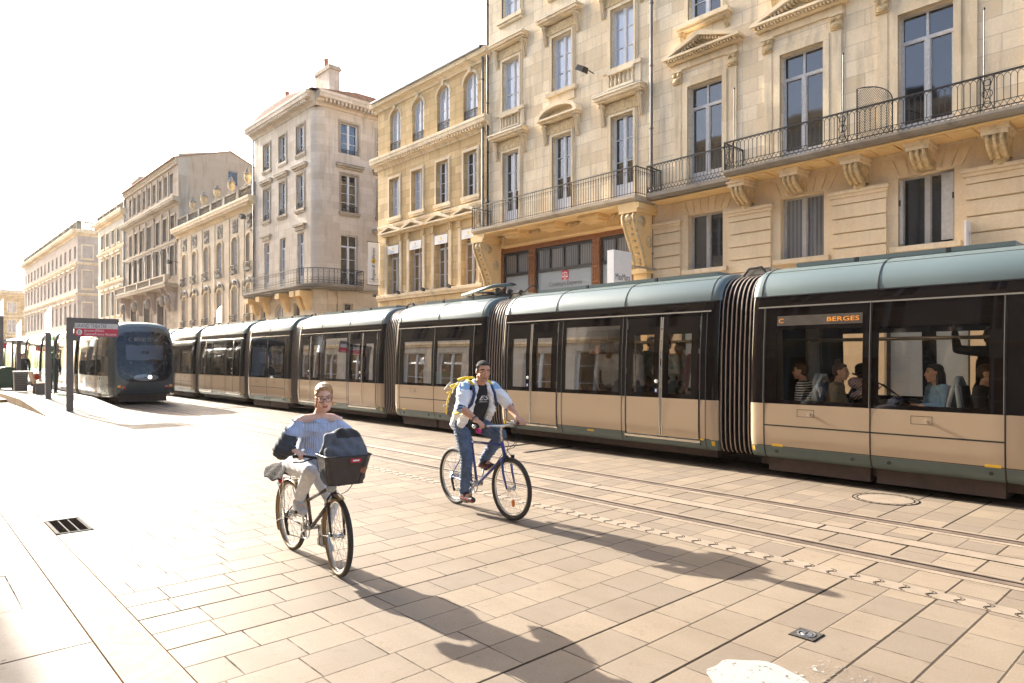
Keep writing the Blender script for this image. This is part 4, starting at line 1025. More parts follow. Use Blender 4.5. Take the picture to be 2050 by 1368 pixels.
# ---------------------------------------------------------------- tram stop on the left
COLM = plain('column_paint', (.115, .098, .09), .45, .2, var=.1)
LAMPW = lamp_mat('lamp_glass', (.9, .9, .88), .55)
GREENP = plain('green_plastic', (.03, .065, .03), .5, var=.15)
def stop():
    # platform: ramp up, then level
    mb = MB(PLATF); x0, x1 = 3.45, 5.66; ys = [(23.6, .004), (29.5, .28), (80, .28)]
    for (a, za), (b, zb) in zip(ys, ys[1:]):
        mb.use(PLATF); mb.quad((x0 + .2, a, za), (x1, a, za), (x1, b, zb), (x0 + .2, b, zb))
        mb.use(KERBO); mb.quad((x0, a, za + .002), (x0 + .2, a, za + .002), (x0 + .2, b, zb + .002), (x0, b, zb + .002)); mb.quad((x0, a, 0), (x0, a, za + .002), (x0, b, zb + .002), (x0, b, 0)); mb.quad((x1, a, 0), (x1, b, 0), (x1, b, zb), (x1, a, za))
    mb.box(2.6, 3.44, 33, 80, -.1, .12); tag(mb.build('platform'), kind='structure')
    # light columns
    def column(x, y, z0, top, label, w=.085):
        r = thing('light_column', label, 'street lamp', (x, y, z0), 0, 'light columns with slanted luminous tops'); h = top - z0
        m = MB(COLM); m.box(-w, w, -w, w, 0, h - .95); m.box(-w * 1.5, w * 1.5, -w * 1.5, w * 1.5, 0, .03); m.build('pole', r)
        m = MB(LAMPW); m.prism([(-w, h - .948), (w, h - .948), (w, h), (-w, h - .28)], 'y', -w, w); m.build('lamp_head', r)
    column(4.26, 29.4, .27, 3.6, 'brown light column with glowing white top, standing behind the stop sign')
    column(4.45, 38.5, .28, 3.5, 'brown light column with glowing top behind the waiting person')
    column(4.6, 46.5, .28, 5.0, 'tallest light column at the left edge beside the green bins')
    column(14.2, 40.7, .115, 4.75, 'light column of which only the white top shows above the long tram', .11)
    # stop sign
    r = thing('stop_sign', 'brown tram stop sign post with a red and grey name board', 'sign', (4.2, 25.1, .07))
    m = MB(COLM); m.box(-.09, .10, -.05, .05, 0, 2.93); m.box(.10, 1.36, -.05, .05, 2.62, 2.93); m.build('frame', r)
    m = MB(COLM); m.box(.101, .24, -.055, .055, 2.2, 2.42); m.box(-.095, .105, -.056, .056, 2.42, 2.44); m.box(-.095, .105, -.056, .056, 2.2, 2.22); m.build('loudspeaker', r)
    m = MB(plain('sign_grey', (.60, .59, .57), .5)); m.box(.13, 1.33, -.062, -.052, 2.60, 2.765); m.use(REDP); m.box(.13, 1.33, -.062, -.052, 2.36, 2.598); m.use(COLM); m.box(.12, 1.34, -.05, .05, 2.35, 2.62)
    m.use(BOARD); m.lathe([(.075, -.068), (.075, -.061)], (.25, 0, 2.48), 20, Matrix.Rotation(R(90), 3, 'X') @ Matrix.Identity(3)) if False else None
    m.prism([(.25 + .08 * cos(2 * pi * i / 20), 2.48 + .085 * sin(2 * pi * i / 20)) for i in range(20)], 'y', -.066, -.0625)
    m.build('name_board', r)
    m = text_mb('GRAND THEATRE', .86, .115, BLACKT, .064, T(.58, 0, 2.685)); join(m, text_mb('direction PESSAC', .56, .075, BOARD, .064, T(.66, 0, 2.535))); join(m, text_mb('Centre/France Alouette', .90, .08, BOARD, .064, T(.83, 0, 2.43))); join(m, text_mb('B', .075, .11, BLACKT, .068, T(.25, 0, 2.48)))
    m.build('lettering', r)
    # bins
    for k, (x, y, lab) in enumerate(((4.05, 39.0, 'dark green wheeled bin on the platform, next to the waiting person'), (3.75, 40.2, 'dark green wheeled bin at the left edge of the picture'))):
        r = thing('wheeled_bin', lab, 'bin', (x, y, .28), R(8 * k), 'green wheeled bins on the platform')
        m = MB(GREENP); m.prism([(-.27, .08), (.27, .08), (.33, .92), (-.33, .92)], 'y', -.3, .3); m.box(-.36, .36, -.34, .33, .92, .96); m.build('bin_body', r)
        m = MB(GREENP, None, True); m.prism([(-.36, .962), (.36, .962), (.33, 1.0), (.1, 1.06), (-.1, 1.06), (-.33, 1.0)], 'y', -.35, .35); m.tube([(-.3, .38, .95), (.3, .38, .95)], .025, 6); m.build('lid', r)
        for s in (-1, 1):
            m = MB(GROOVE, None, True); m.lathe([(.1, -.03), (.1, .03)], (s * .25, .25, .1), 12, Matrix.Rotation(R(90), 3, 'Y')); m.build('wheel', r)
    r = thing('litter_bin', 'perforated metal litter bin on the platform in front of the waiting person', 'bin', (4.2, 35.8, .28)); PERF = plain('perforated_metal', (.16, .145, .135), .55, .4, var=.25, scale=24)
    m = MB(PERF); m.prism([(-.22, .03), (.22, .03), (.25, .86), (-.25, .86)], 'y', -.2, .2); m.use(GROOVE)
    for i in range(9):
        for k in range(7): m.box(-.2 + k * .06, -.2 + k * .06 + .04, -.206, -.199, .12 + i * .075, .12 + i * .075 + .035)
    m.build('bin_body', r); m = MB(STEEL); m.box(-.26, .26, -.22, .22, .86, .9); m.build('rim', r)
    r = thing('platform_bench', 'small tan seat with a back on two legs on the platform', 'bench', (4.55, 33.4, .28), R(90)); TAN = plain('tan_seat', (.40, .24, .12), .5, var=.1)
    m = MB(TAN); m.box(-.5, .5, -.22, .22, .42, .47); m.build('seat', r); m = MB(TAN); m.prism([(.2, .5), (.26, .5), (.33, .92), (.28, .92)], 'x', -.5, .5); m.build('backrest', r)
    for s in (-1, 1): m = MB(COLM); m.box(s * .36 - .05, s * .36 + .05, -.16, .18, 0, .42); m.box(s * .36 - .06, s * .36 + .06, .16, .24, .3, .6); m.build('leg', r)
    # shelter and information panel
    r = thing('tram_shelter', 'glass tram shelter with a red sign band at the far end of the platform', 'shelter', (4.6, 52.5, .28)); GL = glass_mat('shelter_glass', (.72, .85, .80))
    m = MB(COLM)
    m.box(-1.0, 1.4, -2.6, 2.6, 2.45, 2.53); m.build('roof', r)
    for x, y in ((-.8, -2.4), (-.8, 2.4), (.9, -2.4), (.9, 2.4)): m = MB(COLM); m.box(x - .05, x + .05, y - .05, y + .05, 0, 2.45); m.build('post', r)
    m = MB(REDP); m.box(-.74, .6, -2.50, -2.43, 2.02, 2.36); m.build('sign_band', r)
    m = MB(GL); m.box(-.75, .85, -2.41, -2.39, .15, 1.98); m.build('glass_panel', r); m = MB(GL); m.box(-.81, -.79, -2.3, 2.3, .15, 2.0); m.build('glass_panel', r)
    r = thing('information_panel', 'narrow green glass information panel on two thin posts behind a light column', 'panel', (4.75, 33.0, .28)); m = MB(glass_mat('green_glass', (.45, .70, .55))); m.box(-.03, .22, -.02, .02, .5, 2.35); m.build('glass_panel', r)
    for x in (-.05, .24): m = MB(COLM); m.box(x - .02, x + .02, -.03, .03, 0, 2.4); m.build('post', r)
stop()

def tree():
    r = thing('street_tree', 'small sunlit yellow green tree behind the tram stop at the left edge', 'tree', (6.9, 86, .0))
    bark = plain('bark', (.10, .075, .05), .9, bump=.6); m = MB(bark, None, True); m.tube([(0, 0, 0), (.05, 0, 1.2), (0, .05, 2.2), (.03, 0, 3.2)], [.16, .12, .10, .05], 8)
    for k in range(9): a = k * 2.4; m.tube([(0, 0, 1.9 + k * .12), (cos(a) * .8, sin(a) * .8, 2.9 + k * .13), (cos(a) * 1.3, sin(a) * 1.3, 3.5 + k * .15)], [.06, .035, .012], 5)
    m.build('trunk', r)
    l1 = plain('leaf_light', (.13, .15, .03), .6, var=.3); l2 = plain('leaf_dark', (.06, .09, .025), .6, var=.3); m = MB(l1); rng = random.Random(4)
    cl = [(rng.gauss(0, .9), rng.gauss(0, .9), 3.6 + rng.gauss(0, .75)) for _ in range(60)]
    for c in cl:
        m.use(l1 if rng.random() < .5 else l2)
        for _ in range(42):
            p = Vector(c) + Vector((rng.gauss(0, .22), rng.gauss(0, .22), rng.gauss(0, .2))); a = Vector((rng.gauss(0, 1), rng.gauss(0, 1), rng.gauss(0, 1))).normalized() * .10; b = a.cross(Vector((rng.gauss(0, 1), rng.gauss(0, 1), 1))).normalized() * .05
            m.quad(p - a, p + b, p + a, p - b)
    m.build('crown', r)
tree()

# ---------------------------------------------------------------- signs and lamps hung on the houses
def hung():
    r = thing('blade_sign', 'white projecting shop sign reading MaxMara', 'sign', (16.62, 13.5, 0))
    m = MB(BOARD); m.box(0, .90, 0, .26, 2.6, 5.1); m.build('sign_box', r); m = MB(STEEL)
    for z in (3.0, 4.7): m.tube([(.9, .13, z), (2.4, .13, z)], .03, 6)
    m.build('bracket', r); text_mb('MaxMara', .72, .20, BLACKT, .004, T(.45, 0, 4.28)).build('lettering', r)
    r = thing('hanging_banner', 'white vertical agency banner with a yellow splash and handwriting', 'banner', (18.3, 31.05, 0)); m = MB(BOARD)
    m.add([(.66 * i / 4, .025 * sin(i * 1.5 + k * .6), 5.55 + 2.2 * k / 10) for k in range(11) for i in range(5)], [(k * 5 + i, k * 5 + i + 1, k * 5 + i + 6, k * 5 + i + 5) for k in range(10) for i in range(4)]); m.build('cloth', r)
    m = MB(IRON); m.tube([(-.05, 0, 7.77), (.72, 0, 7.77)], .02, 5); m.tube([(-.05, 0, 5.53), (.72, 0, 5.53)], .02, 5); m.build('rod', r)
    m = MB(YELP); c = (.33, 6.78); m.prism([(c[0] + (.20 if i % 2 else .09) * cos(2 * pi * i / 16 - .3), c[1] + (.17 if i % 2 else .08) * sin(2 * pi * i / 16 - .3)) for i in range(16)], 'y', -.045, -.04); m.prism([(.48, 7.02), (.53, 7.02), (.53, 7.08), (.48, 7.08)], 'y', -.045, -.04)
    Mr = T(.33, 0, 6.62) @ Matrix.Rotation(R(-90), 4, 'Y')
    join(m, text_mb('Petges & Auberjac', 1.75, .24, BLACKT, .05, Mr, .35)); join(m, text_mb('IMMOBILIER', .55, .065, GREYT, .045, T(.33, 0, 5.82))); join(m, text_mb('05 56 48 62 20', .55, .06, GREYT, .045, T(.33, 0, 5.70))); m.build('print', r)
    r = thing('shop_flag', 'narrow grey blade sign above the right end of the tram roof', 'sign', (18.55, 4.62, 0)); m = MB(BOARD); m.box(0, .40, -.02, .02, 4.15, 4.95); m.build('sign_box', r); m = MB(GREYT); join(m, text_mb('Cerruti', .5, .12, GREYT, .025, T(.22, 0, 4.45) @ Matrix.Rotation(R(-90), 4, 'Y'))); m.build('lettering', r)
    def flood(x, y, z, label, s=1.0, tilt=0.5):
        r = thing('floodlight', label, 'floodlight', (x, y, z), 0, 'floodlights on the house fronts'); m = MB(IRON); m.tube([(0, 0, 0), (-.35 * s, 0, .05 * s), (-.45 * s, 0, 0)], .018 * s, 5); m.build('arm', r)
        m = MB(CAST, Matrix.Rotation(tilt, 4, 'X') @ I4); m.prism([(-.72 * s, -.10 * s), (-.42 * s, -.10 * s), (-.46 * s, .08 * s), (-.68 * s, .08 * s)], 'y', -.16 * s, .16 * s); m.build('lamp_housing', r)
        m = MB(plain('floodlight_glass', (.55, .55, .5), .2), Matrix.Rotation(tilt, 4, 'X') @ I4); m.box(-.71 * s, -.43 * s, -.15 * s, .15 * s, -.112 * s, -.101 * s); m.build('lens', r)
    flood(18.98, 16.35, 12.1, 'floodlight on the cream shop house beside the top balustrade', 1.1)
    for Y, w in ((30.85, 'at the far end'), (28.6, 'between the first two windows from the banner'), (26.5, 'between the middle two windows'), (24.5, 'nearest the scrolled console')):
        flood(18.9, Y, 4.98, 'small floodlight on the ochre house ledge ' + w, .6)
    flood(18.95, 64.4, 10.2, 'floodlight on the drainpipe between the brown house and the house with urns', 1.3); flood(18.95, 47.65, 11.6, 'floodlight where the urn house meets the grey corner house', 1.3)
hung()
# ---------------------------------------------------------------- trams
BEIGE = plain('tram_beige_paint', (.45, .335, .22), .2, .0, var=.03, scale=1.2, coat=.6)
TEAL = plain('tram_roof_paint', (.125, .165, .165), .36, .1, var=.03, scale=.6, coat=.0)
SKIRT = plain('tram_skirt_paint', (.10, .13, .125), .35, .2, var=.08, scale=3)
BAND = plain('tram_black_glass', (.009, .006, .005), .05, 0, spec=.45, var=.05, coat=.0, scale=.5)
TRIMC = plain('tram_bright_trim', (.62, .58, .52), .25, .9, var=.05)
SEAM = plain('tram_seam', (.012, .011, .010), .6)
RUB = plain('bellows_rubber', (.028, .022, .020), .7, var=.2)
RIB = plain('bellows_rib', (.28, .22, .18), .5, var=.15, scale=12)
UNDER = plain('underframe', (.055, .035, .028), .8, var=.3, scale=7)
TINT = glass_mat('tram_window_glass', (.84, .79, .71), .6, .01)
INNER = plain('tram_interior', (.30, .28, .26), .6)
FLOORI = plain('tram_floor', (.24, .22, .20), .7)
SEATM = plain('tram_seat', (.10, .11, .12), .6, var=.2, scale=20)
SEATE = plain('tram_seat_edge', (.36, .42, .44), .4)
YEL = plain('yellow_sticker', (.70, .42, .02), .5, var=.04)
BLUE = plain('blue_sticker', (.03, .06, .20), .5)
LEDM = lamp_mat('led_orange', (.7, .25, .02), .16)
PO = [(.28, .10), (.33, .045), (.45, .012), (.62, .0), (1.07, .0), (1.8, .018), (2.46, .07), (2.56, .085), (2.63, .10)]
RF = [(2.632, .10), (2.70, .11), (2.78, .135), (2.86, .18), (2.93, .24), (2.99, .32), (3.035, .42), (3.07, .55), (3.095, .72), (3.11, .95), (3.115, 1.2)]
def off(z):
    for (a, p), (b, q) in zip(PO, PO[1:]):
        if z <= b: return lerp(p, q, max(0, (z - a) / (b - a)))
    return PO[-1][1]
def side_fn(s, L, d=0.):
    def f(a, z):
        t = min(a, L - a); e = .07 * (1 - (1 - (1 - t / .12) ** 2) ** .5) if t < .12 else 0
        return (s * (1.2 - off(z) - e - d), a, z)
    return f
def zmat(x, z): return SKIRT if z < .45 else BEIGE if z < 1.07 else BAND
ZS = [p[0] for p in PO] + [.38]
def ring(inset=0., zlo=.28):
    P = [(-(1.2 - o - inset), z) for z, o in PO if z >= zlo] + [(-(1.2 - o - inset), z - inset) for z, o in RF]
    return P + [(-b, z) for b, z in reversed(P[:-1])]
def seat(parent, x, a, face, z=.36):
    m = MB(SEATM, None, True); s = face
    m.prism([(-.22, .40), (.22, .40), (.24, .46), (-.22, .46)], 'x', -.21, .21); m.use(SEATM, False)
    m.prism([(-.24, .44), (-.17, .44), (-.26, 1.02), (-.33, 1.02)], 'x', -.19, .19); m.box(-.12, .12, -.15, .15, 0, .40)
    m.use(SEATE, True); m.tube([(-.20, -.24, .42), (-.215, -.27, .8), (-.17, -.31, 1.02), (-.06, -.32, 1.12), (.06, -.32, 1.12), (.17, -.31, 1.02), (.215, -.27, .8), (.20, -.24, .42)], .026, 6)
    return put('seat', m.mesh('seat'), parent, T(x, a, z) @ RZ(0 if s > 0 else pi))
def section(kind, L):
    """one articulated car body, from a=0 to a=L, side walls at x = +-1.2"""
    root = None; mb = MB(BEIGE, None, True)
    xs = [0, .01, .025, .05, .08, .12, L - .12, L - .08, L - .05, L - .025, L - .01, L]; k = 0
    while k < L: xs.append(.12 + k) if .12 + k < L - .12 else None; k += .4
    if kind == 'door':
        f = L / 5.04; drs = [(.315 * f, 1.76 * f), (3.43 * f, 4.84 * f)]; wins = [(1.93 * f, 3.21 * f, 1.14, 2.30)]; dz = (.43, 2.42)
        ops = [(a, b, *dz) for a, b in drs] + wins
    else:
        f = L / 3.52; drs = []; wins = [(.52 * f, 1.72 * f, 1.13, 2.13), (1.92 * f, 3.10 * f, 1.13, 2.13)]; ops = wins
    for s in (-1, 1):
        oz = [o for o in ops]
        mb.grid(xs + [q for o in oz for q in o[:2]], ZS + [q for o in oz for q in o[2:4]], oz, side_fn(s, L), zmat)
    mb.use(FLOORI, False); mb.box(-1.12, 1.12, .05, L - .05, .30, .36); mb.use(INNER); mb.box(-1.02, 1.02, .06, L - .06, 2.34, 2.40)
    R_ = ring(.06, .33); Z = [p for p in R_]
    for a, i in ((.055, 1), (L - .055, -1)):                                     # end walls with the gangway opening
        for s in (-1, 1): mb.prism([(s * .62, .36), (s * 1.05, .36), (s * 1.12, 1.0), (s * 1.02, 2.55), (s * .62, 2.55)], 'y', a - .02, a + .02)
        mb.prism([(-1.0, 2.3), (1.0, 2.3), (.9, 2.8), (.4, 3.0), (-.4, 3.0), (-.9, 2.8)], 'y', a - .019, a + .019)
    root = put('car_section', mb.mesh('car_section'))
    # roof cover
    m = MB(TEAL, None, True); A = [0, .02, .06, .12, L * .33, L * .66, L - .12, L - .06, L - .02, L]; prof = [(-(1.2 - o), z) for z, o in RF] + [((1.2 - o), z) for z, o in reversed(RF[:-1])]; n = len(prof); vs = []
    for a in A:
        t = min(a, L - a); e = .07 * (1 - (1 - (1 - t / .12) ** 2) ** .5) if t < .12 else 0
        vs += [(b * (1 - e / 1.2), a, z - e * max(0, (z - 2.63) / .5)) for b, z in prof]
    m.add(vs, [(i * n + k, i * n + k + 1, (i + 1) * n + k + 1, (i + 1) * n + k) for i in range(len(A) - 1) for k in range(n - 1)])
    m.use(SEAM, False)
    for a in ([.16, L * .37, L * .70, L - .16] if kind == 'door' else [.16, L * .5, L - .16]):
        m.tube([(b * 1.002, a, z + .002) for b, z in prof], .007, 4)
    for s in (-1, 1):
        m.use(SEAM); m.tube([(s * .875, .1, 2.995), (s * .875, L - .1, 2.995)], .004, 4); m.box(s * 1.085, s * 1.112, .05, L - .05, 2.618, 2.634)
        for a in (L * .3, L * .62): m.box(s * .62 - .02, s * .62 + .02, a, a + .05, 3.08, 3.14)
    m.use(TEAL); m.box(-.5, .5, .4, L - .4, 3.10, 3.16); put('roof_cover', m.mesh('roof_cover'), root)
    # seams, trims, hatches
    m = MB(SEAM)
    def vline(a, z0, z1, s, w=.008, mat=SEAM, d=.003):
        m.use(mat); zz = [z0] + [z for z, o in PO if z0 < z < z1] + [z1]; fn = side_fn(s, L, -d)
        m.add([p for z in zz for p in (fn(a - w, z), fn(a + w, z))], [(2 * i, 2 * i + 1, 2 * i + 3, 2 * i + 2) for i in range(len(zz) - 1)])
        m.add([p for z in zz for p in (side_fn(s, L, .004)(a - w, z), fn(a - w, z))], [(2 * i, 2 * i + 1, 2 * i + 3, 2 * i + 2) for i in range(len(zz) - 1)])
    def hbar(a0, a1, z0, z1, s, mat, d=.004):
        m.use(mat); f1 = side_fn(s, L, -d); f0 = side_fn(s, L, .01)
        m.add([f0(a0, z0), f0(a1, z0), f0(a1, z1), f0(a0, z1), f1(a0, z0), f1(a1, z0), f1(a1, z1), f1(a0, z1)], [(4, 5, 6, 7), (0, 1, 5, 4), (3, 2, 6, 7), (0, 4, 7, 3), (1, 5, 6, 2)])
    for s in (-1, 1):
        hbar(.13, L - .13, 2.455, 2.475, s, TRIMC, .012); hbar(.13, L - .13, .452, .462, s, SEAM, .001)
        if kind == 'door':
            for a, b in drs:
                vline(a - .012, .34, 2.45, s, .009); vline(b + .012, .34, 2.45, s, .009); hbar(a - .02, b + .02, .385, .42, s, TRIMC, .03)
            for a in (1.86 * f, 3.30 * f): vline(a, .30, 2.45, s, .006)
            vline(.20 * f, .30, 2.45, s, .005); vline(L - .11, .30, 2.45, s, .005)
            for a in (2.5 * f,): hbar(a, a + .16, .40, .43, s, YEL)
            hbar(.235 * f, .30 * f, .43, .46, s, YEL); hbar(.05, .10, .36, .43, s, YEL); hbar(L - .11, L - .06, .36, .43, s, YEL); hbar(4.86 * f, 4.94 * f, .42, .45, s, YEL)
        else:
            for a in (.36 * f, 1.82 * f, 3.28 * f): vline(a, .28, 2.45, s, .009); vline(a + .014, 1.08, 2.45, s, .004, TRIMC, .006)
            hbar(.37 * f, 3.27 * f, .745, .765, s, SEAM, .002)
            for a in (1.1 * f, 2.55 * f):
                for z0, z1, b0, b1 in ((.90, .905, a, a + .24), (1.0, 1.005, a, a + .24), (.90, 1.005, a, a + .005), (.90, 1.005, a + .235, a + .24)): hbar(b0, b1, z0, z1, s, SEAM, .002)
                m.use(TRIMC); m.lathe([(.02, 0), (.02, .02), (.001, .022)], (s * 1.2, a + .06, .94), 10, Matrix.Rotation(R(90) * s, 3, 'Y'))
            for a in (.5 * f, 1.6 * f, 2.05 * f, 3.1 * f): m.use(SEAM); m.lathe([(.022, 0), (.022, .02)], (s * 1.165, a, .38), 10, Matrix.Rotation(R(90) * s, 3, 'Y'))
            for a in (.40 * f, 3.0 * f): hbar(a, a + .16, .455, .485, s, YEL)
            hbar(.04, .09, .36, .43, s, YEL); hbar(L - .09, L - .04, .36, .43, s, YEL)
        put('trim', m.mesh('trim'), root); m = MB(SEAM)
    for s in (-1, 1):
        for a, b, z0, z1 in wins:
            m = MB(TINT, None, True); m.grid([a, b], [z0, z0 + .3, z0 + .6, z1], [], side_fn(s, L, .008)); m.use(SEAM, False)
            put('window', m.mesh('window'), root)
        for a, b in drs:
            for i, (p, q) in enumerate(((a, (a + b) / 2), ((a + b) / 2, b))):
                m = MB(BEIGE, None, True); g0, g1 = p + .15, q - .15; fn = side_fn(s, L, -.004)
                m.grid([p + .012, q - .012, g0, g1], [.44, 2.41, 1.15, 2.12] + [z for z in ZS if .44 < z < 2.41], [(g0, g1, 1.15, 2.12)], fn, lambda x, z: BEIGE if z < 1.07 else BAND)
                m.use(TINT); m.grid([g0, g1], [1.15, 1.5, 1.8, 2.12], [], side_fn(s, L, .01)); m.use(TRIMC, False)
                e = q - .02 if i == 0 else p + .02; F0 = side_fn(s, L, -.012)
                zz = [.44, .62, 1.07, 1.8, 2.41]; m.add([x for z in zz for x in (F0(e - .011, z), F0(e + .011, z))], [(2 * j, 2 * j + 1, 2 * j + 3, 2 * j + 2) for j in range(4)])
                if i == 1:
                    e = p + .085; m.use(BOARD); m.lathe([(.032, 0), (.032, .02), (.02, .024)], (s * 1.19, e, 1.34), 12, Matrix.Rotation(R(90) * s, 3, 'Y')); c = F0(e, 1.20); m.use(BLUE); m.box(c[0] - .003, c[0] + .003, e - .03, e + .03, 1.155, 1.225); m.use(BOARD); m.box(c[0] - s * -.003, c[0] - s * -.005, e - .012, e + .012, 1.17, 1.21)
                put('door', m.mesh('door'), root)
    if kind == 'door':
        for x, a in ((-.75, 1.9 * f), (.75, 1.9 * f), (-.75, 3.3 * f), (.75, 3.3 * f), (0, L / 2)):
            m = MB(TRIMC, None, True); m.tube([(x, a, .36), (x, a, 2.34)], .017, 8); put('grab_pole', m.mesh('grab_pole'), root)
        m = MB(TRIMC, None, True)
        for x in (-.55, .55): m.tube([(x, .3, 2.02), (x, L - .3, 2.02)], .015, 6)
        put('grab_rail', m.mesh('grab_rail'), root)
    else:
        for x in (-.78, .78):
            for a, fc in ((.60 * f, -1), (1.25 * f, 1), (2.35 * f, -1), (2.92 * f, 1)): seat(root, x, a, fc)
        m = MB(TRIMC, None, True)
        for x in (-.45, .45): m.tube([(x, .2, 2.0), (x, L - .2, 2.0)], .015, 6)
        put('grab_rail', m.mesh('grab_rail'), root)
        m = MB(UNDER); m.box(-1.08, 1.08, .38 * f, 1.78 * f, .09, .30); m.box(-1.08, 1.08, 1.86 * f, 3.26 * f, .09, .30); m.box(-.9, .9, .1, L - .1, .14, .29); put('bogie_cover', m.mesh('bogie_cover'), root)
    m = MB(UNDER); m.box(-1.0, 1.0, .1, L - .1, .16, .30); put('underframe', m.mesh('underframe'), root)
    return root
def bellows(L=.56, n=7):
    m = MB(RUB); P0 = ring(.20); P1 = ring(.05); vs = []; k = len(P0); rows = []
    for i in range(n):
        a = L * i / n; w = L / n
        rows += [(a, P0, RUB), (a + w * .26, P1, RUB), (a + w * .30, P1, RIB), (a + w * .54, P1, RUB), (a + w * .58, P1, RUB)]
    rows.append((L, P0, RUB))
    for a, P, _ in rows: vs += [(b, a, z) for b, z in P]
    n0 = len(m.v)
    for i in range(len(rows) - 1):
        mat = RIB if rows[i][2] is RIB else RUB; m.use(mat); base = i * k
        m.add(vs[base:base + 2 * k], [(j, j + 1, k + j + 1, k + j) for j in range(k - 1)])
    m.use(RUB); m.box(-.6, .6, 0, L, .2, .36); m.use(TRIMC); m.box(-.4, .5, .05, L - .05, 3.06, 3.16); m.use(CAST)
    for x in (-.5, -.2, .2, .6): m.tube([(x, .03, 3.0), (x, L * .3, 3.16), (x, L * .7, 3.15), (x, L - .03, 3.0)], .022, 5)
    return put('bellows', m.mesh('bellows'))
P_DOOR = section('door', 5.04); P_SHORT = section('short', 3.52); P_BEL = bellows()
def pantograph(parent, y):
    m = MB(CAST, None, True)
    m.box(-.5, .5, y, y + 1.2, 3.16, 3.2)
    for s in (-.35, .35): m.tube([(s, y, 3.2), (s * .9, y + 1.1, 3.30), (s * .8, y + 1.2, 3.24)], .025, 6); m.tube([(s, y + .2, 3.2), (s, y - .2, 3.42), (s, y - .4, 3.36)], .02, 6)
    m.use(TEAL); m.tube([(-.55, y + 1.25, 3.22), (-.55, y + .1, 3.36), (-.3, y - .3, 3.38)], .04, 6)
    m.use(CAST)
    for k in range(6): m.lathe([(.05, 0), (.07, .04), (.05, .08), (.07, .12), (.04, .16)], (-.45 + .18 * k, y + .1 + .15 * (k % 2), 3.16), 8)
    put('pantograph', m.mesh('pantograph'), parent)

far = thing('tram', 'long articulated teal roofed tram with beige sides, full of passengers, along the house fronts', 'tram', (10.65, 0, 0))
used = set()
def place(root, proto, y, L0, L1):
    M = T(0, y, 0) @ Matrix.Diagonal((1, L1 / L0, 1, 1))
    if proto.name in used: return copy_tree(proto, root, M)
    used.add(proto.name); proto.parent = root; proto.matrix_local = M; return proto
segs = [('d', -4.0, 1.03), ('s', 1.60, 5.12), ('d', 5.65, 10.69), ('s', 11.25, 14.76), ('d', 15.33, 20.32), ('s', 20.86, 24.28), ('d', 24.72, 29.55), ('s', 30.02, 33.5), ('d', 34.05, 39.0)]
secs = []
order = [1, 2, 0, 3, 4, 5, 6, 7, 8]
for i in order:
    k, a, b = segs[i]; secs.append(place(far, P_DOOR if k == 'd' else P_SHORT, a, 5.04 if k == 'd' else 3.52, b - a))
for (k, a, b), (k2, c, d) in zip(segs, segs[1:]): place(far, P_BEL, b, .56, c - b)
pantograph(secs[3], .3)
# orange LED strip inside the first window of the right-hand section
m = MB(plain('display_strip', (.10, .085, .07), .2)); f = side_fn(-1, 3.52, -.003)
m.add([f(1.95 - .25, 2.19), f(3.12, 2.19), f(3.12, 2.33), f(1.95 - .25, 2.33)], [(0, 1, 2, 3)]) if False else m.add([f(1.93, 2.19), f(3.10, 2.19), f(3.10, 2.33), f(1.93, 2.33)], [(0, 1, 2, 3)])
for tx, a, wd in (('C', 3.04, .07), ('BERGES', 2.18, .42)): join(m, text_mb(tx, wd, .06, LEDM, .004, T(-(1.2 - off(2.26)) - .004, a, 2.26) @ RZ(R(-90)) @ Matrix.Rotation(R(-5), 4, 'X')))
put('destination_display', m.mesh('destination_display'), secs[0]) 

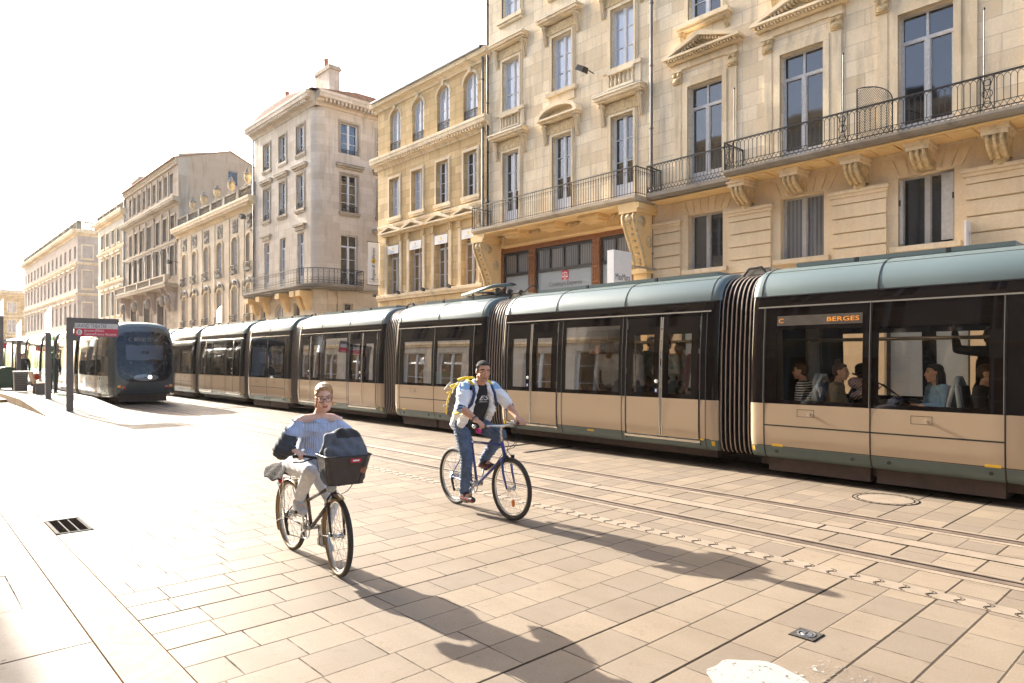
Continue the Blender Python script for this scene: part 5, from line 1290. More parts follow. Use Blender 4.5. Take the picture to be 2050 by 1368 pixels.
def near_tram():
    root = thing('tram', 'oncoming tram with a dark rounded windscreen and grey nose at the stop', 'tram', (7.03, 27.7, 0))
    GREYN = plain('tram_nose_paint', (.075, .085, .088), .22, .3, var=.03, scale=.5, coat=.4); GREY2 = plain('tram_nose_paint_light', (.30, .31, .27), .28, .2, var=.05, coat=.5)
    full = ring(0.)
    zc = 1.55
    def yf(b, z): return .10 * abs(b) ** 2.2 + .16 * max(0, z - 1.0) ** 1.25 + .10 * max(0, .9 - z) ** 1.3
    stations = [(0, .80, .87, True), (.06, .85, .91, True), (.16, .90, .945, True), (.35, .945, .97, True), (.7, .975, .985, False), (1.3, 1, 1, False), (1.9, 1, 1, False)]
    m = MB(GREYN, None, True); k = len(full); rows = []
    for t, ws, hs, fr in stations:
        row = []
        for b, z in full:
            bb = b * ws; zz = zc + (z - zc) * hs; f = max(0, 1 - t / 1.3); row.append((bb, t + yf(bb, zz) * f, zz))
        rows.append(row)
    for i in range(len(rows) - 1):
        for j in range(k - 1):
            zm = (rows[i][j][2] + rows[i][j + 1][2]) / 2; t = stations[i][0]
            m.use(TEAL if zm > 2.62 else BAND if (zm > 1.02 and t > .3) else GREY2 if (t > .16 and zm > .4) else GREYN)
            m.add([rows[i][j], rows[i][j + 1], rows[i + 1][j + 1], rows[i + 1][j]], [(0, 1, 2, 3)])
    m.use(GREYN); r0 = rows[0]; prev = r0
    for sc in (.8, .5, .2):
        cur = []
        for b, y, z in r0: bb = b * sc; zz = 1.5 + (z - 1.5) * sc; cur.append((bb, yf(bb, zz) - .03 * (1 - sc), zz))
        for j in range(k - 1): m.add([prev[j], prev[j + 1], cur[j + 1], cur[j]], [(0, 1, 2, 3)])
        m.add([prev[-1], prev[0], cur[0], cur[-1]], [(0, 1, 2, 3)]); prev = cur
    m.add(prev, [tuple(range(k))]); m.use(UNDER, False); m.box(-.8, .8, .35, 2, .12, .4); m.use(FLOORI); m.box(-.95, .95, .5, 5.5, .3, .38)
    cab = put('cab', m.mesh('cab'), root)
    def patch(mat, hw, z0, z1, ex, d, n=24, clip=None, nr=7):
        mm = MB(mat, None, True); zc2 = (z0 + z1) / 2; hh = (z1 - z0) / 2; vs = [(0, yf(0, zc2) - d, zc2)]; fs = []
        for r in range(1, nr + 1):
            for i in range(n):
                a = 2 * pi * i / n; c, s = cos(a), sin(a); q = r / nr; b = hw * q * math.copysign(abs(c) ** (2 / ex), c); z = zc2 + hh * q * math.copysign(abs(s) ** (2 / ex), s)
                if clip: z = max(z, clip(b))
                vs.append((b, yf(b, z) - d, z))
        for i in range(n): fs.append((0, 1 + i, 1 + (i + 1) % n))
        for r in range(nr - 1):
            for i in range(n): fs.append((1 + r * n + i, 1 + r * n + (i + 1) % n, 1 + (r + 1) * n + (i + 1) % n, 1 + (r + 1) * n + i))
        mm.add(vs, fs); return mm
    DG = plain('windscreen_dark', (.008, .009, .013), .08, 0, spec=.35, coat=.0); MG = plain('windscreen_painted_sky', (.05, .062, .085), .2, 0, spec=.4)
    ws = patch(DG, .93, .86, 2.72, 4.2, .035, 32).build('windscreen', cab)
    mm = patch(MG, .62, 1.66, 2.22, 30, .042, 32); mm.build('painted_sky_reflection', cab)  # lighter patch that paints the sky's reflection onto the windscreen
    t = text_mb('C   BERGES DU LAC', 1.05, .13, plain('display_grey', (.20, .21, .21), .5), 0, T(0, yf(0, 2.42) - .06, 2.42)); t.build('destination_display', cab)
    mm = MB(GREYN, None, True)                                                      # pale V-shaped brow below the windscreen
    for i in range(12):
        pass
    mm = patch(plain('nose_panel', (.16, .17, .19), .2, .2, coat=.5), .42, .90, 1.14, 2.2, .047, 24); mm.build('nose_panel', cab)
    for b, z, r, mt, nm in ((.12, 1.03, .065, lamp_mat('headlamp_on', (1, .93, .75), 1.5), 'headlight'), (-.72, .66, .05, plain('lamp_red', (.5, .02, .03), .2), 'tail_light'), (.72, .66, .05, plain('lamp_red2', (.5, .02, .03), .2), 'tail_light'), (-.86, .70, .05, plain('lamp_amber', (.75, .28, .02), .2), 'indicator'), (.86, .70, .05, plain('lamp_amber2', (.75, .28, .02), .2), 'indicator')):
        mm = MB(TRIMC, None, True); mm.lathe([(r * 1.35, 0), (r * 1.3, .03)], (b, yf(b, z) - .065, z), 16, Matrix.Rotation(R(-90), 3, 'X')); mm.use(mt); mm.lathe([(r, -.012), (r * .9, .02)], (b, yf(b, z) - .072, z), 16, Matrix.Rotation(R(-90), 3, 'X')); mm.build(nm, cab)
    mm = MB(SEAM, None, True); Q = [(.18, 1.08), (.45, 1.42), (.62, 1.58)]; mm.tube([(b, yf(b, z) - .06, z) for b, z in Q], .018, 5); Q = [(.62, 1.15), (.62, 1.6), (.55, 2.05)]; mm.tube([(b, yf(b, z) - .065, z) for b, z in Q], .014, 5); mm.build('wiper', cab)
    mm = MB(SEAM); mm.box(-.82, .82, yf(.6, .45) - .12, yf(.6, .45) - .03, .40, .47); mm.build('bumper_line', cab)
    # cab side up to the first bellows, then the articulated sections
    L = 3.55; s1 = copy_tree(P_SHORT, root, T(0, 1.88, 0) @ Matrix.Diagonal((1, L / 3.52, 1, 1)))
    y = 1.88 + L; seq = [('d', 4.6), ('s', 3.5), ('d', 4.9), ('s', 3.5), ('d', 5.0), ('s', 3.5)]
    for k, L in seq:
        copy_tree(P_BEL, root, T(0, y, 0) @ Matrix.Diagonal((1, .5 / .56, 1, 1))); y += .5
        copy_tree(P_DOOR if k == 'd' else P_SHORT, root, T(0, y, 0) @ Matrix.Diagonal((1, L / (5.04 if k == 'd' else 3.52), 1, 1))); y += L
    return root
near_tram()
# ---------------------------------------------------------------- bicycles (x forward, y to the rider's left, z up)
TYRE = plain('tyre_rubber', (.045, .038, .032), .75, var=.2, bump=.3, scale=40)
GUM = plain('tyre_gumwall', (.30, .20, .10), .7)
CHROME = plain('bike_chrome', (.58, .57, .54), .22, .9)
BLK = plain('bike_black', (.022, .02, .02), .45)
BLUEF = plain('bike_blue_paint', (.035, .045, .22), .3, .1, coat=.4, var=.1)
BROWNF = plain('bike_dark_brown_paint', (.065, .042, .034), .35, .1, coat=.3)
CABLE = plain('bike_cable', (.02, .02, .02), .5)
ORANGE = plain('reflector_orange', (.75, .20, .01), .3)
def wheel(root, x, r, tw, steer=None, gum=False, spin=0., reflector=False):
    M = T(x, 0, r)
    if steer is not None: M = steer @ M
    def circ(rr, n, y=0): return [(rr * cos(2 * pi * i / n), y, rr * sin(2 * pi * i / n)) for i in range(n)]
    m = MB(TYRE, None, True); m.tube(circ(r - tw, 48), tw, 10, True)
    if gum: m.use(GUM); [m.tube(circ(r - tw * 1.35, 48, s * tw * .55), tw * .62, 6, True) for s in (-1, 1)]
    w = put('wheel', m.mesh('wheel'), root, M)
    m = MB(CHROME, None, True); m.tube(circ(r - tw * 2.3, 48), .011, 8, True, ry=.014); put('rim', m.mesh('rim'), w)
    m = MB(CHROME); n = 28
    for i in range(n):
        a = 2 * pi * i / n + spin; s = 1 if i % 2 else -1; a2 = a + (.75 if (i // 2) % 2 else -.75)
        m.tube([(.022 * cos(a2), s * .032, .022 * sin(a2)), ((r - tw * 2.4) * cos(a), 0, (r - tw * 2.4) * sin(a))], .0016, 3)
    put('spokes', m.mesh('spokes'), w)
    m = MB(CHROME, None, True); m.lathe([(.012, -.05), (.026, -.04), (.026, -.032), (.016, -.025), (.016, .025), (.026, .032), (.026, .04), (.012, .05)], (0, 0, 0), 12, Matrix.Rotation(R(90), 3, 'X')); put('hub', m.mesh('hub'), w)
    if reflector:
        m = MB(ORANGE, None, True); m.ell((.06, -.02, -.14), (.028, .012, .042), None, 10, 6); put('reflector', m.mesh('reflector'), w)
    return w
def drivetrain(root, bb, rear, crank, ang, ped=True):
    """crank set with both pedals, chain, sprockets and derailleur on the rider's right (-y)"""
    m = MB(CHROME, None, True); X = Matrix.Rotation(R(90), 3, 'X')
    m.tube([(bb[0] + .085 * cos(2 * pi * i / 28), -.055, bb[2] + .085 * sin(2 * pi * i / 28)) for i in range(28)], .006, 6, True); m.lathe([(.02, -.07), (.02, .07)], bb, 10, X)
    for i in range(5): a = 2 * pi * i / 5; m.tube([(bb[0], -.055, bb[2]), (bb[0] + .085 * cos(a), -.055, bb[2] + .085 * sin(a))], .007, 4)
    ends = []
    for s, k in ((-1, 0), (1, pi)):
        a = ang + k; e = (bb[0] + crank * cos(a), s * .085, bb[2] + crank * sin(a)); m.tube([(bb[0], s * .068, bb[2]), e], [.013, .010], 6); ends.append(e)
    c = put('crank', m.mesh('crank'), root)
    for s, e in zip((-1, 1), ends):
        m = MB(BLK); m.box(e[0] - .045, e[0] + .045, e[1], e[1] + s * .09, e[2] - .012, e[2] + .012); m.use(ORANGE); m.box(e[0] + .046, e[0] + .05, e[1] + s * .02, e[1] + s * .07, e[2] - .008, e[2] + .008); put('pedal', m.mesh('pedal'), c)
    m = MB(CABLE); t = .038
    m.tube([(bb[0], -.055, bb[2] + .087), (rear[0], -.05, rear[2] + t)], .005, 4); m.tube([(bb[0], -.055, bb[2] - .087), (rear[0] + .05, -.05, rear[2] - .16)], .005, 4); m.tube([(rear[0] + .05, -.05, rear[2] - .16), (rear[0] + .02, -.05, rear[2] - .07), (rear[0], -.05, rear[2] - t)], .005, 4); put('chain', m.mesh('chain'), root)
    m = MB(CHROME, None, True)
    for q, rr in ((-.045, .045), (-.052, .036), (-.058, .028)): m.lathe([(rr, -.002), (rr, .002)], (rear[0], q, rear[2]), 16, X)
    m.use(BLK); m.tube([(rear[0], -.06, rear[2]), (rear[0] + .03, -.062, rear[2] - .07), (rear[0] + .05, -.055, rear[2] - .16)], [.018, .014, .01], 6); m.lathe([(.022, -.004), (.022, .004)], (rear[0] + .05, -.052, rear[2] - .15), 10, X); m.lathe([(.02, -.004), (.02, .004)], (rear[0] + .025, -.052, rear[2] - .08), 10, X); put('derailleur', m.mesh('derailleur'), root)
    return ends

BM = dict(loc=(4.93, 5.895, 0), rz=math.atan2(-1.08, -.08))
BW = dict(loc=(2.664, 5.40, 0), rz=math.atan2(-.958, -.044))
def bike_man():
    r = thing('bicycle', 'blue diamond frame bicycle with silver handlebar ridden by the man with the backpack', 'bicycle', BM['loc'], BM['rz'])
    rw = (-.535, 0, .335); fw = (.535, 0, .335); bb = (-.09, 0, .29); st = (-.21, 0, .80); ht = (.375, 0, .81); hb = (.425, 0, .67)
    m = MB(BLUEF, None, True); m.tube([bb, st], .016, 8); m.tube([(-.205, 0, .765), (.385, 0, .785)], .015, 8); m.tube([bb, hb], .018, 8); m.tube([ht, hb], .020, 8)
    for s in (-1, 1): m.tube([(bb[0], s * .03, bb[2]), (rw[0], s * .065, rw[2])], .010, 6); m.tube([(-.2, s * .02, .75), (-.3, s * .045, .62), (rw[0], s * .065, rw[2])], .009, 6)
    m.use(BOARD); m.box(.0, .20, -.0185, -.017, .768, .782) if False else None
    put('frame', m.mesh('frame'), r)
    m = MB(BLUEF, None, True)
    for s in (-1, 1): m.tube([(.435, s * .02, .655), (.45, s * .06, .63), (.475, s * .062, .50), (.535, s * .058, .335)], [.016, .015, .013, .010], 8)
    m.tube([(.42, 0, .68), (.437, 0, .64)], .024, 8); m.use(BLK)
    for s in (-1, 1): m.box(.49, .53, s * .03, s * .05, .655, .69); m.tube([(.47, s * .055, .60), (.50, s * .05, .67)], .010, 5)
    put('fork', m.mesh('fork'), r)
    wheel(r, rw[0], .335, .024, spin=.1); wheel(r, fw[0], .335, .024, spin=.2, reflector=True)
    ends = drivetrain(r, bb, rw, .17, R(-92))
    m = MB(BLK, None, True); m.ell((-.25, 0, .925), (.10, .07, .03)); m.caps((-.2, 0, .93), .04, (-.05, 0, .925), .016); put('saddle', m.mesh('saddle'), r); m = MB(CHROME, None, True); m.tube([(-.205, 0, .78), (-.235, 0, .91)], .0135, 8); put('seat_post', m.mesh('seat_post'), r)
    m = MB(plain('pink_cover', (.62, .03, .22), .6), None, True); m.ell((-.06, .0, .905), (.045, .03, .035)); put('saddle_cover', m.mesh('saddle_cover'), r)
    m = MB(CHROME, None, True); m.tube([(.375, 0, .81), (.355, 0, .93), (.36, 0, .975), (.42, 0, .995)], [.014, .013, .014, .014], 8); m.tube([(.33, -.30, 1.0), (.40, -.12, 1.0), (.42, 0, .998), (.40, .12, 1.0), (.33, .30, 1.0)], .0125, 8); hbar = put('handlebar', m.mesh('handlebar'), r)
    for s in (-1, 1): m = MB(BLK, None, True); m.tube([(.325, s * .31, 1.0), (.365, s * .20, 1.0)], .016, 8); m.tube([(.395, s * .15, .99), (.43, s * .20, .985), (.41, s * .30, .975)], .007, 5); put('grip', m.mesh('grip'), hbar)
    m = MB(plain('bell', (.7, .7, .66), .15, .9), None, True); m.ell((.318, -.325, 1.0), (.022, .026, .022)); m.ell((.40, .12, 1.03), (.028, .028, .02)); put('bell', m.mesh('bell'), hbar)
    m = MB(CABLE, None, True)
    for s, d in ((-1, .03), (1, .06)): m.tube([(.41, s * .17, .985), (.49, s * .12, .93), (.50 + d, s * .03, .82), (.47, 0, .74), (.49, s * .03, .68)], .0035, 5)
    m.tube([(.41, .15, .985), (.50, .16, .88), (.47, .09, .76), (.39, .02, .72), (.2, .018, .52)], .0035, 5); put('cable', m.mesh('cable'), r)
    return r
bike_man()
def bike_woman():
    r = thing('bicycle', 'dark brown city bicycle with gold mudguards and a front basket under the woman', 'bicycle', BW['loc'], BW['rz'])
    R0 = .315; rw = (-.48, 0, R0); fw = (.49, 0, R0); bb = (-.05, 0, .28); hb = (.40, 0, .62); ht = (.365, 0, .76); GOLD = plain('mudguard_gold', (.36, .25, .11), .3, .6)
    m = MB(BROWNF, None, True); m.tube([bb, (-.165, 0, .64)], .015, 8); m.tube([(-.12, 0, .50), (.385, 0, .70)], .014, 8); m.tube([bb, hb], .017, 8); m.tube([ht, hb], .019, 8)
    for s in (-1, 1): m.tube([(bb[0], s * .03, bb[2]), (rw[0], s * .06, rw[2])], .009, 6); m.tube([(-.155, s * .02, .58), (-.28, s * .045, .47), (rw[0], s * .06, rw[2])], .008, 6)
    put('frame', m.mesh('frame'), r)
    steer = T(.38, 0, 0) @ RZ(R(-7)) @ T(-.38, 0, 0); m = MB(BLK, None, True)
    for s in (-1, 1): m.tube([(.40, s * .018, .635), (.415, s * .055, .60), (.445, s * .057, .47), (.49, s * .054, R0)], [.015, .014, .012, .009], 8)
    m.tube([(.39, 0, .64), (.40, 0, .60)], .022, 8); m.use(CHROME)
    for s in (-1, 1): m.tube([(.43, s * .06, .58), (.45, s * .04, .63)], .009, 5)
    put('fork', m.mesh('fork'), r, steer)
    wheel(r, rw[0], R0, .020, gum=True, spin=.15); wheel(r, fw[0], R0, .020, steer, gum=True, spin=.05)
    for cx, a0, a1, M in ((rw[0], 15, 215, None), (fw[0], 70, 205, steer)):
        m = MB(GOLD, None, True); n = 18; vs = []
        for i in range(n + 1):
            a = R(lerp(a0, a1, i / n)); rr = R0 + .014
            for y, d in ((-.028, -.012), (-.02, -.002), (0, .003), (.02, -.002), (.028, -.012)): vs.append((cx + (rr + d) * cos(a), y, R0 + (rr + d) * sin(a)))
        m.add(vs, [(i * 5 + k, i * 5 + k + 1, i * 5 + k + 6, i * 5 + k + 5) for i in range(n) for k in range(4)]); m.use(CHROME)
        for s in (-1, 1): m.tube([(cx, s * .05, R0), (cx + (R0 + .01) * cos(R(a1 - 15)), s * .026, R0 + (R0 + .01) * sin(R(a1 - 15)))], .003, 4)
        put('mudguard', m.mesh('mudguard'), r, M)
    drivetrain(r, bb, rw, .165, R(82))
    m = MB(BLK, None, True); m.ell((-.21, 0, .745), (.11, .09, .035)); m.caps((-.16, 0, .75), .045, (-.03, 0, .745), .02); put('saddle', m.mesh('saddle'), r); m = MB(CHROME, None, True); m.tube([(-.163, 0, .62), (-.19, 0, .73)], .013, 8); put('seat_post', m.mesh('seat_post'), r)
    m = MB(CHROME, None, True)
    for s in (-1, 1): m.tube([(-.25, s * .05, .655), (-.70, s * .06, .655), (-.72, s * .04, .655)], .006, 6); m.tube([(-.48, s * .065, R0), (-.52, s * .06, .655)], .006, 6); m.tube([(-.48, s * .065, R0), (-.68, s * .06, .655)], .006, 6)
    for x in (-.3, -.42, -.55, -.68): m.tube([(x, -.06, .655), (x, .06, .655)], .005, 5)
    m.use(plain('tail_reflector', (.5, .02, .03), .3)); m.box(-.735, -.715, -.04, .04, .56, .62); put('luggage_rack', m.mesh('luggage_rack'), r)
    m = MB(BLK, None, True); m.tube([(.365, 0, .76), (.345, 0, .90)], .014, 8); m.tube([(.24, -.27, .935), (.33, -.22, .945), (.37, -.10, .92), (.355, 0, .90), (.37, .10, .92), (.33, .22, .945), (.24, .27, .935)], .012, 8); hbar = put('handlebar', m.mesh('handlebar'), r, steer)
    for s in (-1, 1): m = MB(BLK, None, True); m.tube([(.225, s * .275, .932), (.32, s * .225, .945)], .017, 8); m.tube([(.37, s * .15, .93), (.36, s * .24, .905), (.27, s * .29, .895)], .007, 5); put('grip', m.mesh('grip'), hbar)
    m = MB(CHROME, None, True); m.lathe([(.01, -.05), (.025, -.03), (.038, .01), (.040, .03)], (.455, -.05, .70), 16, Matrix.Rotation(R(90), 3, 'Y')); m.use(plain('lens', (.45, .45, .42), .15)); m.ell((.482, -.05, .70), (.014, .037, .037)); put('headlight', m.mesh('headlight'), r, steer)
    m = MB(CABLE, None, True); m.tube([(.37, -.14, .92), (.46, -.16, .84), (.44, -.06, .72), (.43, -.03, .62)], .0035, 5); m.tube([(.37, .14, .92), (.50, .18, .80), (.47, .08, .66), (.39, .0, .60), (.1, .0, .42)], .0035, 5); put('cable', m.mesh('cable'), r)
    # mesh basket
    g = G('basket_mesh'); o = g.n('TexCoord').outputs['Object']; s = g.n('SeparateXYZ', {0: o}).outputs
    a = g.math('FRACT', g.math('MULTIPLY', g.math('ADD', g.math('ADD', s[0], s[1]), s[2]), 95.)); b = g.math('FRACT', g.math('MULTIPLY', g.math('SUBTRACT', g.math('ADD', s[0], s[1]), s[2]), 95.))
    f = g.math('MULTIPLY', g.math('GREATER_THAN', a, .46), g.math('GREATER_THAN', b, .46)); bs = g.n('BsdfPrincipled', {'Base Color': (.075, .055, .045), 'Roughness': .5}); tr = g.n('BsdfTransparent'); mx = g.n('MixShader', {0: f}); g.put(mx.inputs[1], bs.outputs[0]); g.put(mx.inputs[2], tr.outputs[0]); g.nt.links.new(mx.outputs[0], g.out.inputs[0])
    m = MB(g.m); top = [(.50, -.19), (.80, -.19), (.80, .17), (.50, .17)]; bot = [(.53, -.145), (.74, -.145), (.74, .125), (.53, .125)]; zt, zb = .985, .765
    def rnd(P, rr, n=4):
        out = []
        for i, p in enumerate(P):
            a = Vector(P[i - 1]); c = Vector(P[(i + 1) % 4]); p = Vector(p); u = (a - p).normalized() * rr; v = (c - p).normalized() * rr
            for k in range(n + 1): t = k / n; out.append(p + u * (1 - t) ** 2 + v * t ** 2)
        return out
    A = rnd(top, .05); B = rnd(bot, .05); n = len(A); m.add([(*p, zt) for p in A] + [(*p, zb) for p in B], [(i, (i + 1) % n, n + (i + 1) % n, n + i) for i in range(n)] + [tuple(range(n, 2 * n))])
    m.use(BLK, True); m.tube([(*p, zt) for p in A], .006, 6, True); m.tube([(*p, zb) for p in B], .005, 6, True); m.tube([(.40, 0, .84), (.53, 0, .86)], .012, 6)
    for i in range(0, n, 5): m.tube([(*A[i], zt), (*B[i], zb)], .004, 5)
    m.use(REDP, False); m.box(.798, .803, -.005, .075, .935, .965); m.box(.798, .803, -.02, .06, .935, .96) if False else None
    m.use(plain('leather_tag', (.30, .11, .04), .6)); m.prism([(.075, .855), (.115, .84), (.13, .885), (.09, .90)], 'x', .768, .774); put('basket', m.mesh('basket'), r, steer)
    m = MB(BOARD); m.box(.8035, .805, .01, .06, .945, .956); put('basket_label', m.mesh('basket_label'), r, steer)
    return r, steer
BIKE_W, STEER_W = bike_woman()
# ---------------------------------------------------------------- people
def skin(name, c): return plain(name, c, .55, var=.06, scale=30, sss=.12)
SK_M = skin('skin_tanned', (.60, .31, .19)); SK_W = skin('skin_fair', (.78, .47, .34)); SK_D = skin('skin_dark', (.07, .04, .028)); SK_L = skin('skin_light', (.62, .39, .28))
LIP = plain('lips', (.46, .13, .11), .45); LIPM = plain('lips_pale', (.36, .15, .11), .5); BROWH = plain('eyebrow', (.05, .03, .02), .8); EYEW = plain('eye_white', (.55, .50, .46), .3); EYED = plain('eye_iris', (.035, .025, .02), .2); STUB = plain('shaved_skin', (.50, .28, .19), .65)
def head(mb, c, Rm, s=1.0, fem=False):
    """skull, face, jaw, nose, lips, ears round c; Rm turns it (x is where the face looks)"""
    c = Vector(c); Q = Rm.to_3x3()
    def P(x, y, z): return c + Q @ Vector((x, y, z)) * s
    def E(x, y, z, a, b, d): mb.ell(P(x, y, z), (a * s, b * s, d * s), Rm)
    k = .86 if fem else 1.0
    E(-.018, 0, .035, .095, .074, .080); E(.022, 0, .03, .068, .068 * k, .068); E(.035, 0, -.035, .058, .056 * k, .072); E(.030, 0, -.078, .050, .046 * k, .034)
    mb.caps(P(.060, -.012, -.102), .018 * s, P(.060, .012, -.102), .018 * s)
    for q in (-1, 1):
        E(.060, q * .036, -.022, .028, .024, .022); mb.caps(P(-.01, q * .058 * k, -.062), .018 * s, P(.045, q * .03, -.098), .016 * s); E(-.012, q * .078 * (k * .5 + .5), -.008, .020, .010, .032)
        mb.caps(P(.080, q * .014, .030), .009 * s, P(.070, q * .048, .028), .009 * s)
    mb.caps(P(.088, 0, .018), .009 * s, P(.106, 0, -.026), .0125 * s); E(.100, 0, -.032, .014, .018, .010)
    mb.caps(P(.086, -.016, -.060), .0085 * s, P(.086, .016, -.060), .0085 * s); mb.caps(P(.084, -.014, -.071), .0088 * s, P(.084, .014, -.071), .0088 * s)
    return P
def face_paint(c, Rm, s, lip=2, brow=3, white=4, iris=5, stub=None, open_=1.0):
    Qi = Rm.to_3x3().transposed(); c = Vector(c)
    def f(p):
        q = (Qi @ (p - c)) / s
        if q.x > .045 and abs(q.y) < .075:
            y = abs(q.y)
            if abs(y - .033) < .016 and abs(q.z - .006) < .0075 * open_: return iris if abs(y - .032) < .0065 else white
            if .010 < y < .054 and abs(q.z - (.031 - abs(y - .032) * .12)) < .0062: return brow
            if y < .025 - abs(q.z + .066) * .5 and abs(q.z + .066) < .0105 and q.x > .07: return lip
            if stub is not None and q.z < -.04: return stub
        return None
    return f
def hand(mb, wrist, knuck, axis, palm_n, s=1.0, curl=1.0, thumb_side=1):
    """palm from the wrist to the knuckles, four fingers side by side along axis curling round a bar, and a thumb from the palm's side"""
    w = Vector(wrist); k = Vector(knuck); ax = Vector(axis).normalized(); n = Vector(palm_n).normalized(); d = (k - w).normalized()
    for t in (-.028, -.01, .01, .028): mb.caps(w + ax * t * .6 * s, .015 * s, k + ax * t * s, .0115 * s)
    for i, t in enumerate((-.031, -.0105, .0105, .031)):
        ln = (.92, 1.05, 1.0, .8)[i] * s; p0 = k + ax * t * s; a1 = d * cos(.55 * curl) + n * sin(.55 * curl); p1 = p0 + a1 * .036 * ln
        a2 = d * cos(1.75 * curl) + n * sin(1.75 * curl); p2 = p1 + a2 * .026 * ln; a3 = d * cos(2.7 * curl) + n * sin(2.7 * curl); p3 = p2 + a3 * .020 * ln
        mb.chain([(p0, .0105 * s), (p1, .0095 * s), (p2, .0088 * s), (p3, .0078 * s)])
    b = w + d * .025 * s + ax * thumb_side * .028 * s; mb.chain([(b, .014 * s), (b + d * .030 * s + ax * thumb_side * .016 * s + n * .014 * s, .0115 * s), (b + d * .048 * s + ax * thumb_side * .008 * s + n * .040 * s, .009 * s)])

def man():
    M = T(*BM['loc']) @ RZ(BM['rz'])
    hc = Vector((.045, -.01, 1.575)); Rm = RZ(R(-18)) @ Matrix.Rotation(R(8), 4, 'Y') @ Matrix.Rotation(R(-3), 4, 'X')
    sh = {-1: Vector((-.06, -.195, 1.385)), 1: Vector((-.03, .195, 1.385))}; el = {-1: Vector((.075, -.325, 1.185)), 1: Vector((.065, .335, 1.18))}; wr = {-1: Vector((.285, -.275, 1.06)), 1: Vector((.285, .285, 1.06))}
    hip = {-1: Vector((-.27, -.095, .97)), 1: Vector((-.27, .095, .97))}; kn = {-1: Vector((-.115, -.125, .575)), 1: Vector((.105, .185, .855))}; an = {-1: Vector((-.165, -.13, .195)), 1: Vector((-.165, .135, .535))}
    toe = {-1: Vector((.0, -.145, .150)), 1: Vector((.015, .145, .492))}
    chest = Vector((-.10, 0, 1.27)); pelv = Vector((-.27, 0, 1.0)); neck = Vector((-.025, 0, 1.44))
    mb = MB(SK_M, None, True); head(mb, hc, Rm, .97)
    mb.caps(neck - Vector((.02, 0, .03)), .062, hc + Vector((-.025, 0, -.06)), .055); mb.caps(pelv, .12, chest, .13); mb.caps((-.06, -.14, 1.365), .055, (-.04, .14, 1.365), .055); mb.caps(chest, .12, neck - Vector((.02, 0, .05)), .07)
    for s in (-1, 1):
        mb.chain([(sh[s], .050), (el[s], .041), (lerp(el[s], wr[s], .35), .042), (wr[s], .027)]); k = wr[s] + Vector((.075, -s * .004, -.025)); hand(mb, wr[s], k, (s * .32, 1, 0) if s > 0 else (-.32, 1, 0), (-.12, 0, -1), 1.05, 1.0, -s)
        mb.chain([(hip[s], .075), (kn[s], .052), (an[s], .038)]); mb.chain([(an[s], .04), (lerp(an[s], toe[s], .5), .036), (toe[s], .03)])
    fp = face_paint(hc, Rm, 1.0, open_=.55, stub=6)
    p = fuse(mb, 'person', .0062, 4, None, M, lambda q: fp(q) or 0, [SK_M, SK_M, LIPM, BROWH, EYEW, EYED, STUB])
    tag(p, 'man in a white and pale blue jacket and jeans riding a blue bicycle', 'person')
    # hair
    hb = MB(None, None, True); Q = Rm.to_3x3()
    HA = plain('hair_dark_grey', (.06, .048, .04), .8, var=.5, scale=60, bump=1.0, bscale=160); hb.use(HA, True)
    def HP(x, y, z): return hc + Q @ Vector((x, y, z))
    hb.ell(HP(-.024, 0, .050), (.093, .0755, .071), Rm); hb.ell(HP(.024, 0, .088), (.044, .050, .025), Rm); hb.ell(HP(-.058, 0, .0), (.058, .068, .062), Rm)
    for s in (-1, 1): hb.caps(HP(-.005, s * .068, .05), .014, HP(.008, s * .072, -.005), .008)
    rng = random.Random(2)
    HG = plain('hair_grey_temples', (.17, .14, .12), .8, var=.5, scale=60); fuse(hb, 'hair', .006, 2, p, None, lambda q: 1 if (Q.transposed() @ (q - hc)).z < .055 + .02 * sin(q.x * 300) else 0, [HA, HG], lambda c: .004 * sin(c.x * 420) * sin(c.y * 390))
    # black T-shirt
    TS = plain('black_tshirt', (.022, .02, .022), .85, var=.2, bump=.3)
    b = MB(TS, None, True); b.caps(pelv + Vector((.02, 0, -.02)), .145, chest + Vector((.0, 0, -.04)), .15); b.caps(chest, .145, Vector((-.055, 0, 1.37)), .10); b.caps((-.055, -.13, 1.375), .066, (-.04, .13, 1.375), .066)
    ts = fuse(b, 'tshirt', .010, 6, p)
    n = Vector((.9, -.1, .42)).normalized(); Mt = T(.055, -.01, 1.285) @ RZ(R(86)) @ Matrix.Rotation(R(22), 4, 'X')
    m = text_mb('ES', .125, .055, BOARD, .012, Mt, .25); join(m, text_mb('PERFORMANCE', .11, .012, BOARD, .012, Mt @ T(0, 0, -.048))); m.M = Mt; m.use(BOARD); m.box(.078, .092, -.014, -.01, -.006, .006); put('shirt_print', m.mesh('shirt_print'), ts)
    # white track jacket, open in front
    WJ = plain('jacket_white', (.82, .81, .80), .75, var=.06, scale=6, bump=.25, bscale=25); PB = plain('jacket_pale_blue', (.30, .47, .68), .75); NV = plain('jacket_navy', (.03, .045, .13), .75)
    b = MB(WJ, None, True); up = Vector((-.06, 0, 1.36))
    for s in (-1, 1):
        b.chain([(sh[s] + Vector((-.02, -s * .01, -.005)), .080), (lerp(sh[s], el[s], .5), .074), (lerp(sh[s], el[s], 1.0), .060)])
        b.chain([(Vector((-.33, s * .085, .97)), .105), (Vector((-.20, s * .10, 1.16)), .112), (Vector((-.12, s * .10, 1.30)), .105), (sh[s] + Vector((-.03, -s * .07, .005)), .078)])
        b.chain([(Vector((-.16, s * .165, .99)), .052), (Vector((-.04, s * .155, 1.14)), .055), (Vector((.0, s * .135, 1.30)), .052), (Vector((.0, s * .085, 1.395)), .036), (Vector((-.045, s * .062, 1.455)), .026)])
        b.chain([(Vector((-.045, s * .062, 1.455)), .026), (Vector((-.105, s * .03, 1.465)), .03)])
